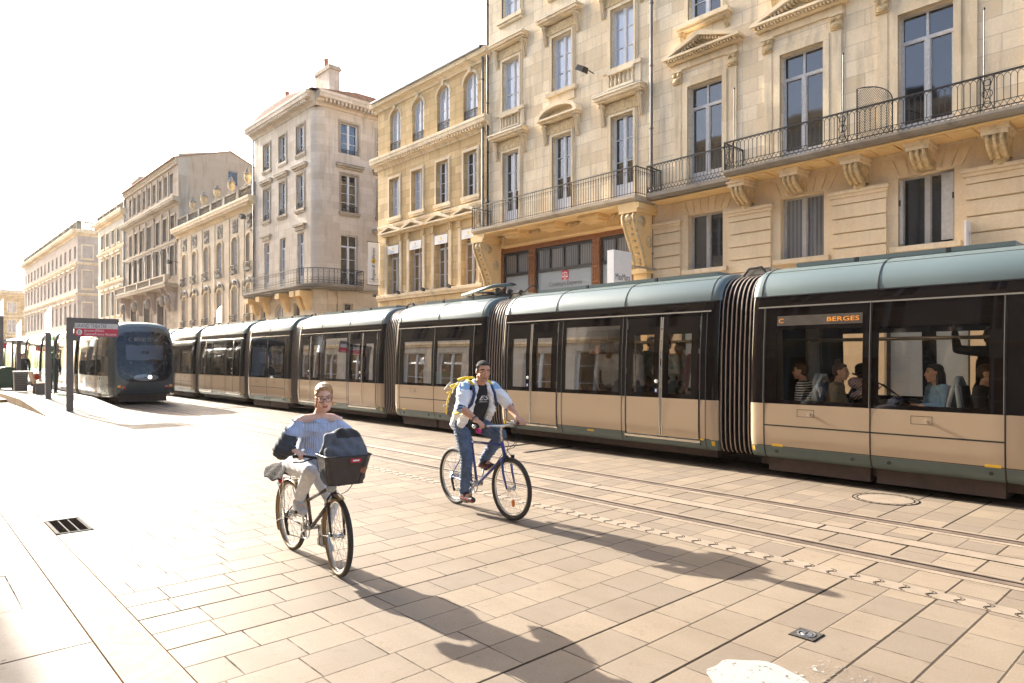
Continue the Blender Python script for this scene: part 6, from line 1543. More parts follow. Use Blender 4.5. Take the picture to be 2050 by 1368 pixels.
    b.caps((-.36, -.06, 1.0), .085, (-.36, .06, 1.0), .085); b.caps((-.22, -.04, 1.22), .105, (-.22, .04, 1.22), .105)
    rng = random.Random(5)
    def wr_(c): return .006 * sin(c.z * 70 + c.y * 40 + c.x * 30) * sin(c.x * 55 - c.y * 35) + .003 * sin(c.x * 120 + c.z * 140)
    def jp(q):
        for s in (-1, 1):
            d = (el[s] - sh[s]).normalized(); t = (q - sh[s]).dot(d) / (el[s] - sh[s]).length; r = ((q - sh[s]) - d * (q - sh[s]).dot(d)).length
            if r < .11 and t > .5 and abs(q.y) > .2:
                if 1.02 < t < 1.075 or 1.11 < t < 1.16: return 2
                if t > 1.06: return 1
            if -.16 < t < .35 and q.z > 1.375 and r < .13 and abs(q.y) > .11 and q.x < .06: return 1 if abs(q.y) > .135 else 2
        if q.z > 1.452 and q.x < .0: return 1
        return 0
    fuse(b, 'jacket', .0085, 5, p, None, jp, [WJ, PB, NV], wr_)
    # jeans
    JN = plain('blue_jeans', (.095, .135, .21), .85, var=.35, scale=7, bump=.4, bscale=120)
    b = MB(JN, None, True); b.caps((-.29, -.07, .98), .115, (-.29, .07, .98), .115); b.caps((-.27, 0, 1.03), .125, (-.26, 0, .98), .125)
    for s in (-1, 1): b.chain([(hip[s], .105), (lerp(hip[s], kn[s], .5), .088), (kn[s], .072), (lerp(kn[s], an[s], .5), .066), (lerp(kn[s], an[s], .93), .058)])
    fuse(b, 'jeans', .009, 4, p, None, None, None, lambda c: .005 * sin(c.z * 95 + c.x * 50) * sin(c.y * 60 + c.z * 25) + .003 * sin(c.z * 190 + c.y * 80))
    SH1 = plain('trainer_dark', (.045, .022, .02), .6, var=.2); SH2 = plain('trainer_red', (.30, .03, .025), .6); SH3 = plain('trainer_sole', (.42, .40, .37), .6)
    for s in (-1, 1):
        b = MB(SH1, None, True); a = an[s] + Vector((-.035, 0, -.045)); d = (toe[s] - a); b.chain([(a, .040), (lerp(a, toe[s], .5) + Vector((0, 0, .004)), .043), (toe[s] + Vector((.03, 0, 0)), .034)]); b.caps(an[s] + Vector((0, 0, -.02)), .046, lerp(an[s], toe[s], .35), .044)
        lo = lambda q, s=s, a=a, d=d: q.z - (a.z + d.z * max(0, min(1.2, (q.x - a.x) / d.x)))
        fuse(b, 'shoe', .006, 3, p, None, lambda q, lo=lo: 2 if lo(q) < -.024 else (1 if lo(q) < .012 and int(q.x * 40) % 2 else 0), [SH1, SH2, SH3])
    m = MB(BLK, None, True); q = lerp(el[-1], wr[-1], .9); m.tube([q + Vector((.02 * sin(a), .034 * cos(a), .03 * sin(a))) for a in [2 * pi * i / 12 for i in range(12)]], .006, 5, True); q = lerp(el[-1], wr[-1], .96); m.use(CHROME); m.tube([q + Vector((.02 * sin(a), .031 * cos(a), .028 * sin(a))) for a in [2 * pi * i / 12 for i in range(12)]], .005, 5, True); put('bracelet', m.mesh('bracelet'), p)
    # backpack worn on his back
    BP = plain('backpack_grey', (.13, .125, .13), .8, var=.2, bump=.4); BY = plain('backpack_yellow', (.70, .50, .02), .7, var=.08); BG = plain('backpack_light', (.42, .41, .40), .8)
    r = thing('backpack', 'grey and yellow backpack on the back of the man in the white jacket', 'backpack', BM['loc'], BM['rz'])
    X = T(-.335, -.02, 1.255) @ Matrix.Rotation(R(28), 4, 'Y'); b = MB(BP, X, True)
    for y in (-.10, .10):
        b.chain([((0, y, -.19), .07), ((-.01, y, .0), .075), ((.005, y, .17), .06)])
    b.caps((-.07, 0, -.14), .075, (-.06, 0, .03), .07); b.caps((0, -.06, .15), .08, (0, .06, .15), .08); b.ell((0, 0, 0), (.09, .14, .2))
    fuse(b, 'pack_body', .010, 5, r, None, None, None, lambda c: .003 * sin(c.z * 110 + c.y * 90))
    m = MB(BY, X, True)
    for y in (-.175, .175): m.tube([(.0, y, -.2), (-.05, y * 1.0, -.05), (-.03, y, .12), (.03, y * .8, .225)], [.008, .010, .011, .012], 6)
    m.tube([(-.05, -.12, .22), (-.02, -.06, .265), (0, 0, .275), (-.02, .06, .265), (-.05, .12, .22)], .016, 7); m.tube([(-.135, -.15, .0), (-.15, 0, .02), (-.135, .15, .0)], .012, 6); m.tube([(-.12, -.14, .10), (-.14, 0, .13), (-.12, .14, .10)], .016, 6); m.use(BG); m.tube([(-.11, -.16, -.16), (-.155, 0, -.15), (-.11, .16, -.16)], .012, 6); m.tube([(-.10, -.17, .16), (-.13, -.2, .05)], .012, 5); put('trim', m.mesh('trim'), r)
    for s in (-1, 1):
        m = MB(BY, None, True); m.tube([(-.19, s * .115, 1.42), (-.11, s * .125, 1.475), (-.035, s * .125, 1.462), (.005, s * .125, 1.42)], .019, 6, ry=.012); m.use(NV); m.tube([(.005, s * .127, 1.42), (.055, s * .14, 1.33), (.045, s * .17, 1.22), (-.05, s * .215, 1.12)], .020, 6, ry=.012); m.use(BY); m.tube([(-.05, s * .225, 1.12), (-.18, s * .235, 1.10), (-.28, s * .19, 1.10)], .017, 6, ry=.012); put('strap', m.mesh('strap'), r)
man()

def woman():
    M = T(*BW['loc']) @ RZ(BW['rz'])
    hc = Vector((.150, .025, 1.395)); Rm = RZ(R(-22)) @ Matrix.Rotation(R(10), 4, 'Y') @ Matrix.Rotation(R(4), 4, 'X'); Q = Rm.to_3x3(); S = .91
    sh = {-1: Vector((.085, -.165, 1.195)), 1: Vector((.095, .165, 1.19))}; el = {-1: Vector((.085, -.30, .985)), 1: Vector((.14, .29, .985))}; wr = {-1: Vector((.205, -.255, .985)), 1: Vector((.215, .255, .985))}
    hip = {-1: Vector((-.19, -.09, .815)), 1: Vector((-.19, .09, .815))}; kn = {-1: Vector((.205, -.125, .80)), 1: Vector((.12, .115, .52))}; an = {-1: Vector((-.04, -.12, .525)), 1: Vector((-.075, .115, .185))}; toe = {-1: Vector((.085, -.13, .455)), 1: Vector((.06, .12, .105))}
    pelv = Vector((-.18, 0, .85)); chest = Vector((.02, 0, 1.08)); neck = Vector((.09, 0, 1.235))
    mb = MB(SK_W, None, True); head(mb, hc, Rm, S, True)
    mb.caps(neck - Vector((.02, 0, .03)), .050, hc + Vector((-.03, 0, -.07)), .044); mb.caps(pelv, .11, chest, .10); mb.caps(chest, .11, (.075, 0, 1.19), .07); mb.caps((.075, -.115, 1.20), .05, (.085, .115, 1.20), .05); mb.caps((.1, -.02, 1.225), .04, (.09, -.13, 1.215), .042); mb.caps((.1, .02, 1.225), .04, (.09, .13, 1.21), .042)
    for s in (-1, 1):
        mb.chain([(sh[s], .045), (el[s], .036), (lerp(el[s], wr[s], .4), .036), (wr[s], .025)]); k = wr[s] + Vector((.07, s * -.02, -.015)); hand(mb, wr[s], k, (-.45 * -s, 1, .05) if s < 0 else (-.45, 1, .05), (-.1, 0, -1), .92, 1.0, -s)
        mb.chain([(hip[s], .075), (kn[s], .047), (an[s], .033)]); mb.chain([(an[s], .036), (lerp(an[s], toe[s], .5), .032), (toe[s], .026)])
    fp = face_paint(hc, Rm, S, open_=.6)
    p = fuse(mb, 'person', .006, 4, None, M, lambda q: fp(q) or 0, [SK_W, SK_W, LIP, plain('eyebrow_light', (.34, .19, .11), .8), EYEW, EYED])
    tag(p, 'woman with glasses in a light blue off-shoulder blouse riding a bicycle with a basket', 'person')
    HW = plain('hair_strawberry_blonde', (.52, .29, .125), .45, var=.35, scale=50, bump=.9, bscale=150); b = MB(HW, None, True)
    def HP(x, y, z): return hc + Q @ (Vector((x, y, z)) * S)
    b.ell(HP(-.032, 0, .046), (.094, .0765, .080), Rm); b.ell(HP(.012, 0, .092), (.055, .058, .026), Rm); b.ell(HP(-.06, 0, -.01), (.06, .07, .07), Rm); b.ell(HP(-.12, 0, -.03), (.045, .045, .045), Rm)
    for s in (-1, 1): b.caps(HP(.038, s * .030, .092), .014, HP(.012, s * .066, .045), .012)
    b.chain([(HP(-.05, -.066, -.04), .016), (HP(-.035, -.078, -.085), .011), (HP(-.045, -.070, -.13), .008)]); b.chain([(HP(-.065, .06, -.04), .014), (HP(-.06, .066, -.09), .008)])
    fuse(b, 'hair', .006, 2, p, None, None, None, lambda c: .003 * sin(c.y * 300 + c.z * 130))
    m = MB(plain('glasses_frame', (.10, .03, .022), .25), None, True)
    for s in (-1, 1):
        m.tube([HP(.108 - abs(s * .033 + .024 * cos(a)) * .22, s * .033 + .024 * cos(a), .000 + .022 * sin(a)) for a in [2 * pi * i / 20 for i in range(20)]], .0019, 6, True); m.tube([HP(.09, s * .062, .008), HP(.0, s * .080, .012)], .003, 5)
    m.tube([HP(.10, -.010, .006), HP(.104, 0, .010), HP(.10, .010, .006)], .0032, 5); put('glasses', m.mesh('glasses'), p)
    # blouse with a frilled boat neckline
    g = G('blouse_striped'); o = g.n('TexCoord').outputs['Object']; s3 = g.n('SeparateXYZ', {0: o}).outputs; w = g.math('SINE', g.math('MULTIPLY', s3[1], 520.)); g.bsdf(g.mix(g.ramp(w, -.4, .4), (.30, .40, .66), (.62, .66, .76)), .8, 0, .3, g.bump(g.noise(g.vec(g.math('MULTIPLY', s3[1], 3.), g.math('MULTIPLY', s3[0], 3.), s3[2]), 14, 3), .5, .02)); BL = g.m
    b = MB(BL, None, True); b.caps(pelv + Vector((.05, 0, .0)), .135, chest + Vector((.01, 0, -.05)), .13); b.caps(chest, .135, (.075, 0, 1.145), .105); b.caps((.08, -.15, 1.135), .062, (.09, .15, 1.13), .062); b.caps((.06, -.03, .93), .10, (.06, .03, .93), .10)
    for s in (-1, 1): b.chain([(sh[s] + Vector((0, -s * .0, -.035)), .064), (lerp(sh[s], el[s], .45) + Vector((0, s * .01, 0)), .066)] + ([(lerp(sh[s], el[s], .95), .055)] if s > 0 else []))
    b.chain([(el[1], .056), (wr[1] + Vector((-.03, 0, 0)), .045)])
    bl = fuse(b, 'blouse', .009, 5, p, None, None, None, lambda c: .007 * sin(c.y * 95 + c.z * 12) * max(0, min(1, (1.06 - c.z) * 6)) + .003 * sin(c.z * 60 + c.y * 40))
    m = MB(BL, None, True); n = 120; vs = []
    for k, (zz, rr) in enumerate(((-.035, 1.0), (0, 1.03), (.022, 1.0), (.034, 1.05))):
        for i in range(n):
            a = 2 * pi * i / n; wv = 1 + .02 * sin(a * 34) * (k > 0); vs.append((.077 + .094 * rr * wv * cos(a), .208 * rr * wv * sin(a), 1.170 + zz + .012 * sin(a) ** 2 * 1.2 - .03 * cos(a) * .6))
    m.add(vs, [(k * n + i, k * n + (i + 1) % n, (k + 1) * n + (i + 1) % n, (k + 1) * n + i) for k in range(3) for i in range(n)]); put('frill', m.mesh('frill'), bl)
    # grey cardigan slipped down on the arms, its patterned back flying out behind
    CG = plain('cardigan_grey', (.075, .078, .082), .9, var=.2, bump=.5, bscale=90)
    b = MB(CG, None, True); s = -1
    b.chain([(lerp(sh[s], el[s], .38) + Vector((-.01, -.01, 0)), .066), (lerp(sh[s], el[s], .72), .073), (el[s] + Vector((-.005, -.01, -.01)), .070), (lerp(el[s], wr[s], .55), .052), (lerp(el[s], wr[s], .9), .036)]); b.caps(el[s] + Vector((-.03, .01, -.03)), .06, lerp(sh[s], el[s], .6) + Vector((-.06, .03, -.03)), .05)
    fuse(b, 'cardigan_sleeve', .008, 3, p, None, None, None, lambda c: .005 * sin(c.z * 150 + c.x * 60))
    g = G('leopard_print'); o = g.n('TexCoord').outputs['Object']; vo = g.n('TexVoronoi', {'Vector': o, 'Scale': 62.}).outputs['Distance']; nn = g.noise(o, 70, 3); f = g.ramp(g.math('ADD', vo, g.math('MULTIPLY', nn, .35)), .58, .68); g.bsdf(g.mix(f, (.005, .004, .004), (.05, .042, .039)), .9, 0, .08); LP = g.m
    m = MB(LP, None, True); nu, nv = 16, 10; vs = []
    for i in range(nu):
        u = i / (nu - 1)
        for j in range(nv):
            v = j / (nv - 1); q = 2 * v - 1; e = 1 - u; x = -.16 - .43 * u + .04 * abs(q) * e; y = lerp(-.01, -.19, u) + .225 * math.copysign(abs(q) ** .7, q) * e ** .6; z = lerp(.905, .745, u) - (.20 * e ** .55) * abs(q) ** 1.6 + .010 * sin(u * 13 + v * 9); vs.append((x, y, z))
    m.add(vs, [(i * nv + j, i * nv + j + 1, (i + 1) * nv + j + 1, (i + 1) * nv + j) for i in range(nu - 1) for j in range(nv - 1)])
    vs2 = [(q[0], q[1], q[2] - .012) for q in vs]; m.add(vs2, [(i * nv + j, (i + 1) * nv + j, (i + 1) * nv + j + 1, i * nv + j + 1) for i in range(nu - 1) for j in range(nv - 1)])
    put('cardigan_tail', m.mesh('cardigan_tail'), p)
    b = MB(LP, None, True); b.chain([(lerp(sh[1], el[1], .75) + Vector((.03, 0, 0)), .058), (el[1] + Vector((.04, -.02, .02)), .062), (wr[1] + Vector((0, -.03, .03)), .045)]); fuse(b, 'cardigan_sleeve', .009, 3, p, None, None, None, lambda c: .006 * sin(c.z * 120 + c.y * 70))
    WT = plain('trousers_white', (.80, .78, .77), .8, var=.05, bump=.3, bscale=60); b = MB(WT, None, True); b.caps((-.20, -.075, .83), .115, (-.20, .075, .83), .115)
    for s in (-1, 1): b.chain([(hip[s], .105), (lerp(hip[s], kn[s], .5), .083), (kn[s], .062), (lerp(kn[s], an[s], .45), .056), (lerp(kn[s], an[s], .80), .044)]); b.caps(lerp(kn[s], an[s], .76), .049, lerp(kn[s], an[s], .84), .049)
    fuse(b, 'trousers', .0085, 4, p, None, None, None, lambda c: .004 * sin(c.z * 90 + c.x * 60) * sin(c.y * 70))
    SW = plain('trainer_pale_grey', (.52, .52, .54), .6, var=.1)
    for s in (-1, 1):
        b = MB(SW, None, True); a = an[s] + Vector((-.04, 0, -.035)); b.chain([(a, .036), (lerp(a, toe[s], .55) + Vector((0, 0, .006)), .039), (toe[s] + Vector((.015, 0, 0)), .031)]); b.caps(an[s] + Vector((-.01, 0, -.01)), .040, lerp(an[s], toe[s], .4), .040); fuse(b, 'shoe', .006, 3, p, None, lambda q, a=a, t=toe[s]: 1 if q.z - (a.z + (t.z - a.z) * max(0, min(1.1, (q.x - a.x) / (t.x - a.x)))) < -.020 else 0, [SW, BOARD])
    # bag in the basket
    r = tag(put('shopping_bag', bpy.data.meshes.new('x'), None), 'dark grey cloth bag stuffed into the bicycle basket', 'bag') if False else None
    BGM = plain('bag_grey', (.125, .13, .145), .75, var=.25, scale=5, bump=.4); BGL = plain('bag_inside', (.05, .045, .045), .85)
    b = MB(BGM, None, True); b.caps((.64, -.10, .83), .085, (.64, .08, .83), .085); b.chain([((.60, -.13, .98), .055), ((.60, -.10, 1.10), .05), ((.62, -.02, 1.135), .05), ((.62, .08, 1.11), .055), ((.62, .13, 1.02), .05)]); b.caps((.66, -.08, .98), .09, (.66, .08, .96), .09); b.caps((.63, -.04, 1.05), .075, (.63, .06, 1.04), .075); b.caps((.70, .11, 1.03), .04, (.69, .13, .92), .045)
    o = fuse(b, 'cloth_bag', .009, 3, None, M @ STEER_W, lambda q: 1 if (q.z > 1.11 and q.y > -.07) else 0, [BGM, BGL], lambda c: .008 * sin(c.z * 26 + c.y * 44) * sin(c.y * 25 - c.x * 40))
    tag(o, 'dark grey cloth bag stuffed into the bicycle basket', 'bag')
woman()

# ---------------------------------------------------------------- passengers and people waiting
BODY = {}
def pose_parts(sit, arms):
    z = .40 if sit else 0
    if sit: pel, ch, nk, hd = Vector((-.08, 0, .54)), Vector((-.10, 0, .82)), Vector((-.07, 0, 1.03)), Vector((-.035, 0, 1.17))
    else: pel, ch, nk, hd = Vector((0, 0, .93)), Vector((-.01, 0, 1.22)), Vector((0, 0, 1.44)), Vector((.03, 0, 1.58))
    sh = {s: nk + Vector((-.02, s * .19, -.06)) for s in (-1, 1)}
    if arms == 'down': el = {s: sh[s] + Vector((-.03, s * .06, -.28)) for s in sh}; wr = {s: el[s] + Vector((.08, 0, -.24)) for s in sh}
    elif arms == 'lap': el = {s: sh[s] + Vector((.02, s * .05, -.27)) for s in sh}; wr = {s: el[s] + Vector((.22, -s * .10, -.04)) for s in sh}
    elif arms == 'fold': el = {s: sh[s] + Vector((.03, s * .07, -.26)) for s in sh}; wr = {s: el[s] + Vector((.17, -s * .26, .04)) for s in sh}
    else: el = {s: sh[s] + (Vector((.10, s * .16, .02)) if s > 0 else Vector((-.03, s * .06, -.28))) for s in sh}; wr = {s: el[s] + (Vector((.10, s * .02, .26)) if s > 0 else Vector((.08, 0, -.24))) for s in sh}
    hip = {s: pel + Vector((0, s * .09, -.02)) for s in sh}
    kn = {s: (Vector((.36, s * .11, .52)) if sit else Vector((.02, s * .10, .50))) for s in sh}; an = {s: (Vector((.36, s * .11, .09)) if sit else Vector((-.01, s * .10, .09))) for s in sh}
    return pel, ch, nk, hd, sh, el, wr, hip, kn, an
def body_mesh(sit, arms):
    k = (sit, arms)
    if k in BODY: return BODY[k]
    pel, ch, nk, hd, sh, el, wr, hip, kn, an = pose_parts(sit, arms); V = Vector
    def fz(b, nm, vx, sm):
        o = fuse(b, nm, vx, sm); me = o.data; bpy.data.objects.remove(o); return me
    X = plain('body_placeholder', (.5, .4, .3)) if 'X' not in BODY else BODY['X']; BODY['X'] = X
    b = MB(X, None, True); head(b, hd, I4); b.caps(nk + V((-.01, 0, -.04)), .058, hd + V((-.02, 0, -.06)), .052); b.caps(pel, .11, ch, .11); b.caps(ch, .11, nk + V((-.02, 0, -.08)), .08)
    for s in (-1, 1):
        b.chain([(sh[s], .048), (el[s], .040), (wr[s], .028)]); d = (wr[s] - el[s]).normalized(); hand(b, wr[s], wr[s] + d * .075, d.cross(V((0, 0, 1))) if abs(d.z) < .9 else V((1, 0, 0)), V((0, -s, -.3)), 1.05, .6, -s)
        b.chain([(hip[s], .075), (kn[s], .052), (an[s], .038)]); b.chain([(an[s] + V((-.03, 0, -.04)), .038), (an[s] + V((.13, 0, -.055)), .030)])
    body = fz(b, 'person', .010, 3)
    b = MB(X, None, True); b.caps(pel + V((0, -.03, .0)), .135, ch + V((0, -.03, 0)), .135); b.caps(pel + V((0, .03, .0)), .135, ch + V((0, .03, 0)), .135); b.caps(ch, .14, nk + V((-.02, 0, -.07)), .09); b.caps(sh[-1] + V((0, .03, 0)), .068, sh[1] + V((0, -.03, 0)), .068)
    for s in (-1, 1): b.chain([(sh[s], .068), (el[s], .056), (lerp(el[s], wr[s], .85), .042)])
    top = fz(b, 'top', .014, 4)
    for v in top.vertices: v.co.x += .004 * sin(v.co.z * 90 + v.co.y * 50)
    b = MB(X, None, True); b.caps(pel + V((0, -.04, .02)), .12, pel + V((0, .04, .02)), .12)
    for s in (-1, 1): b.chain([(hip[s], .10), (kn[s], .07), (lerp(kn[s], an[s], .9), .058)]); b.chain([(an[s] + V((-.03, 0, -.045)), .044), (an[s] + V((.14, 0, -.058)), .034)])
    trs = fz(b, 'trousers', .016, 3)
    hairs = {}
    for st in ('short', 'long', 'bun'):
        b = MB(X, None, True); H = lambda x, y, z: hd + V((x, y, z)); b.ell(H(-.024, 0, .050), (.098, .081, .078)); b.ell(H(-.055, 0, 0), (.065, .074, .07)); b.ell(H(.03, 0, .085), (.05, .06, .03))
        if st == 'long': b.caps(H(-.07, 0, -.02), .07, H(-.09, 0, -.19), .06); [b.caps(H(-.02, s * .07, 0), .025, H(-.02, s * .075, -.15), .025) for s in (-1, 1)]
        if st == 'bun': b.ell(H(-.04, 0, .145), .042)
        hairs[st] = fz(b, 'hair', .011, 2)
    BODY[k] = (body, top, trs, hairs, hd); return BODY[k]
def setmat(o, m):
    o.material_slots[0].link = 'OBJECT'; o.material_slots[0].material = m
FEAT = {}
def person(label, loc, yaw, sk, top, trs, hair, hs='short', sit=False, arms='down', sc=1.0, group=None):
    body, tm, bm, hm, hd = body_mesh(sit, arms); p = put('person', body, None, T(*loc) @ RZ(R(yaw)) @ Matrix.Scale(sc, 4)); setmat(p, sk); tag(p, label, 'person', group)
    for nm, me, mt in (('top', tm, top), ('trousers', bm, trs), ('hair', hm.get(hs), hair)):
        if me and mt: c = put(nm, me, p); setmat(c, mt)
    k = tuple(hd)
    if k not in FEAT:
        m = MB(BROWH, None, True)
        for s in (-1, 1): m.caps(hd + Vector((.090, s * .016, .030)), .005, hd + Vector((.080, s * .048, .028)), .004); m.use(EYED); m.ell(hd + Vector((.084, s * .032, .007)), (.008, .012, .006), None, 8, 5); m.use(BROWH)
        m.use(LIP); m.caps(hd + Vector((.092, -.016, -.065)), .006, hd + Vector((.092, .016, -.065)), .006); FEAT[k] = m.mesh('face')
    put('face', FEAT[k], p)
    return p
def cloth(n, c): return plain('cloth_' + n, c, .85, var=.18, scale=8, bump=.3)
STRI = coords_mat('cloth_striped', lambda g, o, x, y, z: g.mix(g.math('GREATER_THAN', g.math('FRACT', g.math('MULTIPLY', z, 28.)), .5), (.62, .62, .60), (.02, .02, .025)))
PLAID = coords_mat('cloth_plaid', lambda g, o, x, y, z: g.mix(g.math('GREATER_THAN', g.math('FRACT', g.math('MULTIPLY', z, 16.)), .82), g.mix(g.math('GREATER_THAN', g.math('FRACT', g.math('MULTIPLY', y, 16.)), .82), (.38, .56, .60), (.62, .45, .40)), (.60, .50, .45)))
GPRINT = coords_mat('cloth_grey_print', lambda g, o, x, y, z: g.mix(g.ramp(g.noise(o, 55, 3), .45, .55), (.05, .05, .055), (.34, .35, .38)))
DK = cloth('black', (.02, .02, .022)); NAVY = cloth('navy', (.035, .05, .085)); DEN = cloth('denim', (.26, .44, .60)); SLT = cloth('slate', (.17, .23, .27)); WHT = cloth('white', (.62, .64, .66)); PGR = cloth('pale_grey', (.42, .43, .42)); MAR = cloth('maroon', (.16, .05, .06)); OLI = cloth('olive', (.22, .17, .09)); TEALC = cloth('teal', (.08, .22, .22)); REDC = cloth('red', (.40, .05, .03))
H_BR = plain('hair_brown', (.07, .035, .018), .6, var=.3, bump=.6, bscale=120); H_BK = plain('hair_black', (.014, .011, .010), .5, var=.3, bump=.6, bscale=120); H_GR = plain('hair_grey', (.22, .20, .18), .6, var=.3, bump=.6)
FT = .36
def crowd():
    def sit(label, y, x, yaw, sk, top, trs, hair, hs, arms='lap', sc=1.0): return person(label, (10.65 + x, y, FT + .0), yaw, sk, top, trs, hair, hs, True, arms, sc)
    def std(label, y, x, yaw, sk, top, trs, hair, hs, arms='down', sc=1.0): return person(label, (10.65 + x, y, FT), yaw, sk, top, trs, hair, hs, False, arms, sc)
    # right-hand section (street runs along y; +90 faces away up the street)
    sit('seated passenger in a black and white striped top with bowed head', 4.60, -.72, 100, SK_L, STRI, DK, H_BR, 'short')
    sit('seated young woman with a hair bun and bare arms behind the tram glass', 3.95, -.70, -80, SK_L, OLI, OLI, H_BR, 'bun')
    sit('seated dark-skinned passenger beside the woman with the hair bun', 3.85, -.15, -80, SK_D, DK, DK, H_BK, 'short')
    sit('seated woman in a blue denim shirt looking out at the street', 2.86, -.70, 130, SK_L, DEN, DK, H_BK, 'long', 'fold')
    sit('seated passenger in a black top with a bare warm-lit arm at the right edge', 2.20, -.72, -90, SK_L, DK, DK, H_BR, 'short')
    std('tall standing man seen as a dark silhouette at the right edge of the tram', 2.42, .25, 20, SK_D, DK, DK, None, None, 'up', 1.06)
    # section with two doors, behind the man on the blue bicycle
    std('standing passenger in a slate blue jacket just inside the tram door', 10.2, -.62, 200, SK_L, SLT, NAVY, H_BR, 'short')
    std('standing passenger in dark clothes with grey hair inside the left door', 9.5, -.4, 200, SK_L, DK, DK, H_GR, 'short')
    p = std('standing passenger wearing a light grey backpack with back to the window', 8.75, -.55, 30, SK_L, DK, DK, H_BR, 'short')
    b = MB(PGR, None, True); b.caps((-.20, -.07, 1.08), .09, (-.18, -.06, 1.34), .07); b.caps((-.20, .07, 1.08), .09, (-.18, .06, 1.34), .07); b.caps((-.26, 0, 1.06), .07, (-.25, 0, 1.16), .06)
    o = fuse(b, 'backpack', .012, 3, None, p.matrix_local.copy()); tag(o, 'light grey backpack on the passenger standing behind the tram window', 'backpack')
    std('standing passenger in a pale hooded top with back to the window', 8.25, -.6, 20, SK_L, PGR, DK, H_BR, 'long')
    std('standing passenger in a bright white shirt at the edge of the middle window', 7.75, -.45, -30, SK_D, WHT, DK, H_BK, 'short')
    std('tallest passenger with dark hair standing beyond the pale hooded top', 8.45, .2, 10, SK_D, DK, DK, H_BK, 'short', 'down', 1.08)
    p = std('standing passenger in a pale blue plaid shirt with folded arms behind the door glass', 7.0, -.58, 175, SK_L, PLAID, SLT, H_BR, 'short', 'fold')
    m = MB(DK, None, True); m.tube([(.10, .15, 1.0), (.125, .0, 1.2), (.06, -.12, 1.42), (-.08, -.13, 1.40), (-.15, 0, 1.2), (-.11, .14, 1.0)], .018, 5); put('bag_strap', m.mesh('bag_strap'), p)
    std('standing passenger in a dark maroon jacket in the right door leaf', 6.35, -.50, 40, SK_L, MAR, DK, H_BK, 'short')
    std('standing passenger with dark skin behind the maroon jacket', 6.6, .25, 160, SK_D, TEALC, DK, H_BK, 'short')
    # sections farther along
    sit('seated woman in a grey printed top with grey hair behind the cyclist', 12.35, -.70, -60, SK_L, GPRINT, DK, H_GR, 'long')
    sit('seated passenger in a pale green top left of the grey printed top', 13.4, -.70, 80, SK_L, cloth('pale_green', (.22, .42, .22)), DK, H_BR, 'short')
    std('standing passenger in navy in the door behind the woman on the bicycle', 19.3, -.5, 190, SK_D, NAVY, NAVY, H_BK, 'short')
    std('standing passenger in black in the middle window above the woman on the bicycle', 18.2, -.3, 100, SK_L, DK, DK, H_BK, 'long')
    std('standing passenger in red in the door between the two cyclists', 16.4, -.4, 200, SK_L, REDC, DK, H_BR, 'short')
    std('standing passenger in white by the door post between the two cyclists', 16.0, -.6, 30, SK_L, WHT, NAVY, H_GR, 'short')
    sit('seated passenger in olive in the short tram section left of the woman cyclist', 22.0, -.70, 80, SK_L, OLI, DK, H_BR, 'short')
    std('standing passenger in slate far down the tram, near the oncoming tram', 26.2, -.4, 180, SK_L, SLT, DK, H_BK, 'short')
    std('standing passenger in white far down the tram, near the oncoming tram', 25.4, -.5, 10, SK_L, WHT, DK, H_BR, 'short')
    # the crowd standing farther in, dark against the windows
    rng = random.Random(8)
    for i, (y, x) in enumerate(((9.9, .3), (9.25, .45), (8.95, .1), (8.0, .35), (7.35, .4), (6.9, .5), (6.15, .35), (19.7, .3), (18.8, .35), (17.5, .3), (16.9, -.2), (17.9, -.55), (28.3, -.3), (27.4, .2))):
        person('dim standing passenger in the crowd at the far side of a tram door section', (10.65 + x, y, FT), rng.uniform(0, 360), rng.choice((SK_L, SK_D, SK_M)), rng.choice((DK, NAVY, SLT, MAR, OLI, PGR)), DK, rng.choice((H_BK, H_BR, H_BK)), rng.choice(('short', 'short', 'long')), False, rng.choice(('down', 'up', 'fold')), rng.uniform(.94, 1.06), 'dim passengers crowding the tram door sections')
    # people at the stop
    person('man in a dark jacket waiting behind the litter bin on the platform', (4.62, 38.6, .28), -100, SK_M, cloth('charcoal', (.03, .028, .03)), DK, H_BR, 'short', False, 'down', 1.0)
    p = person('dark clothed person with a backpack half hidden by the light column at the stop', (5.1, 33.9, .28), 60, SK_L, DK, DK, H_BK, 'short')
    b = MB(REDC, None, True); b.caps((4.75, 35.6, .92), .13, (4.72, 35.9, .9), .12); b.caps((4.75, 35.6, .98), .10, (4.74, 35.8, 1.04), .08); o = fuse(b, 'rucksack', .02, 3); tag(o, 'orange red rucksack beside the people waiting at the stop', 'bag')
    # pushchair inside the right-hand section
    r = thing('pushchair', 'dark pushchair with a large wheel and a bright blanket inside the tram', 'pushchair', (9.97, 3.36, FT))
    for y, rr in ((-.25, .24), (.28, .2)):
        m = MB(BLK, None, True); m.tube([(0, y + rr * cos(2 * pi * i / 24), .58 + rr * sin(2 * pi * i / 24)) for i in range(24)], .022, 6, True); m.lathe([(.03, -.03), (.03, .03)], (0, y, .58), 8, Matrix.Rotation(R(90), 3, 'Y')); put('wheel', m.mesh('wheel'), r)
    m = MB(BLK, None, True); m.tube([(.02, .3, .78), (.05, .1, 1.0), (.05, .5, 1.15)], .015, 6); m.tube([(.02, -.25, .75), (.05, .1, 1.0)], .015, 6); put('frame', m.mesh('frame'), r)
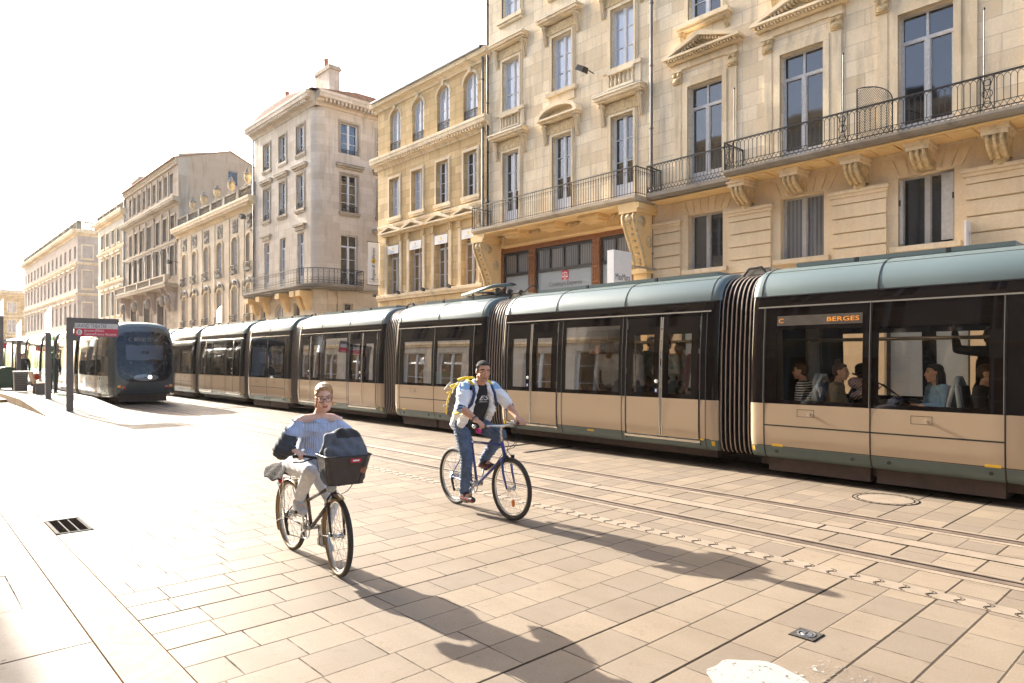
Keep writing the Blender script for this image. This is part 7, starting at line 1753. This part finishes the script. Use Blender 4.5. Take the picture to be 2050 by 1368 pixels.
    b = MB(GPRINT, None, True); b.caps((.05, .25, .98), .10, (.05, .48, 1.02), .08); b.caps((.0, .3, .88), .07, (.0, .45, .84), .06); o = fuse(b, 'blanket', .014, 3, r, None, lambda q: (int(q.y * 60) + int(q.z * 70)) % 3, [WHT, REDC, GPRINT])
crowd()
# ---------------------------------------------------------------- light, air, camera
EL = R(24.0)
w = bpy.data.worlds.new('World'); scene.world = w; w.use_nodes = True; nt = w.node_tree; nt.nodes.clear()
sky = nt.nodes.new('ShaderNodeTexSky'); sky.sky_type = 'NISHITA'; sky.sun_disc = False; sky.sun_elevation = EL; sky.sun_rotation = R(-2.5); sky.altitude = 20; sky.air_density = .8; sky.dust_density = 4.0; sky.ozone_density = .8
bg = nt.nodes.new('ShaderNodeBackground'); bg.inputs[1].default_value = .13; out = nt.nodes.new('ShaderNodeOutputWorld'); nt.links.new(sky.outputs[0], bg.inputs[0]); nt.links.new(bg.outputs[0], out.inputs[0])
sl = bpy.data.lights.new('sun', 'SUN'); sl.energy = 4.3; sl.angle = R(.5); sl.color = (1, .945, .85); so = bpy.data.objects.new('sun', sl); COL.objects.link(so); AZ = R(2.5); so.rotation_euler = (-(pi / 2 - EL), 0, AZ); so.location = (0, 60, 60)
HAZE = 0.00012
if HAZE:
    g = G('haze_air'); v = g.n('VolumePrincipled', {'Color': (.95, .93, .90), 'Density': HAZE, 'Anisotropy': .45}); g.nt.links.new(v.outputs[0], g.out.inputs['Volume'])
    mb = MB(g.m); mb.box(-170, 230, -70, 330, -1.2, 26); tag(mb.build('haze'), kind='stuff')
cam = bpy.data.cameras.new('camera'); cam.sensor_width = 36; cam.lens = 1367 / 2050 * 36; cam.clip_start = .05; cam.clip_end = 3000; cam.shift_y = -(718 - 684) / 2050 * -1
co = bpy.data.objects.new('camera', cam); COL.objects.link(co); co.location = (0, 0, 1.72); co.rotation_euler = (R(90), 0, -R(42.44)); scene.camera = co
vs = scene.view_settings; vs.view_transform = 'Standard'; vs.look = 'None'; vs.exposure = 2.12; vs.gamma = 1.0
scene.cycles.max_bounces = 10; scene.cycles.transparent_max_bounces = 16; scene.cycles.volume_bounces = 1; scene.cycles.sample_clamp_indirect = 8
scene.collection.children.link(COL)
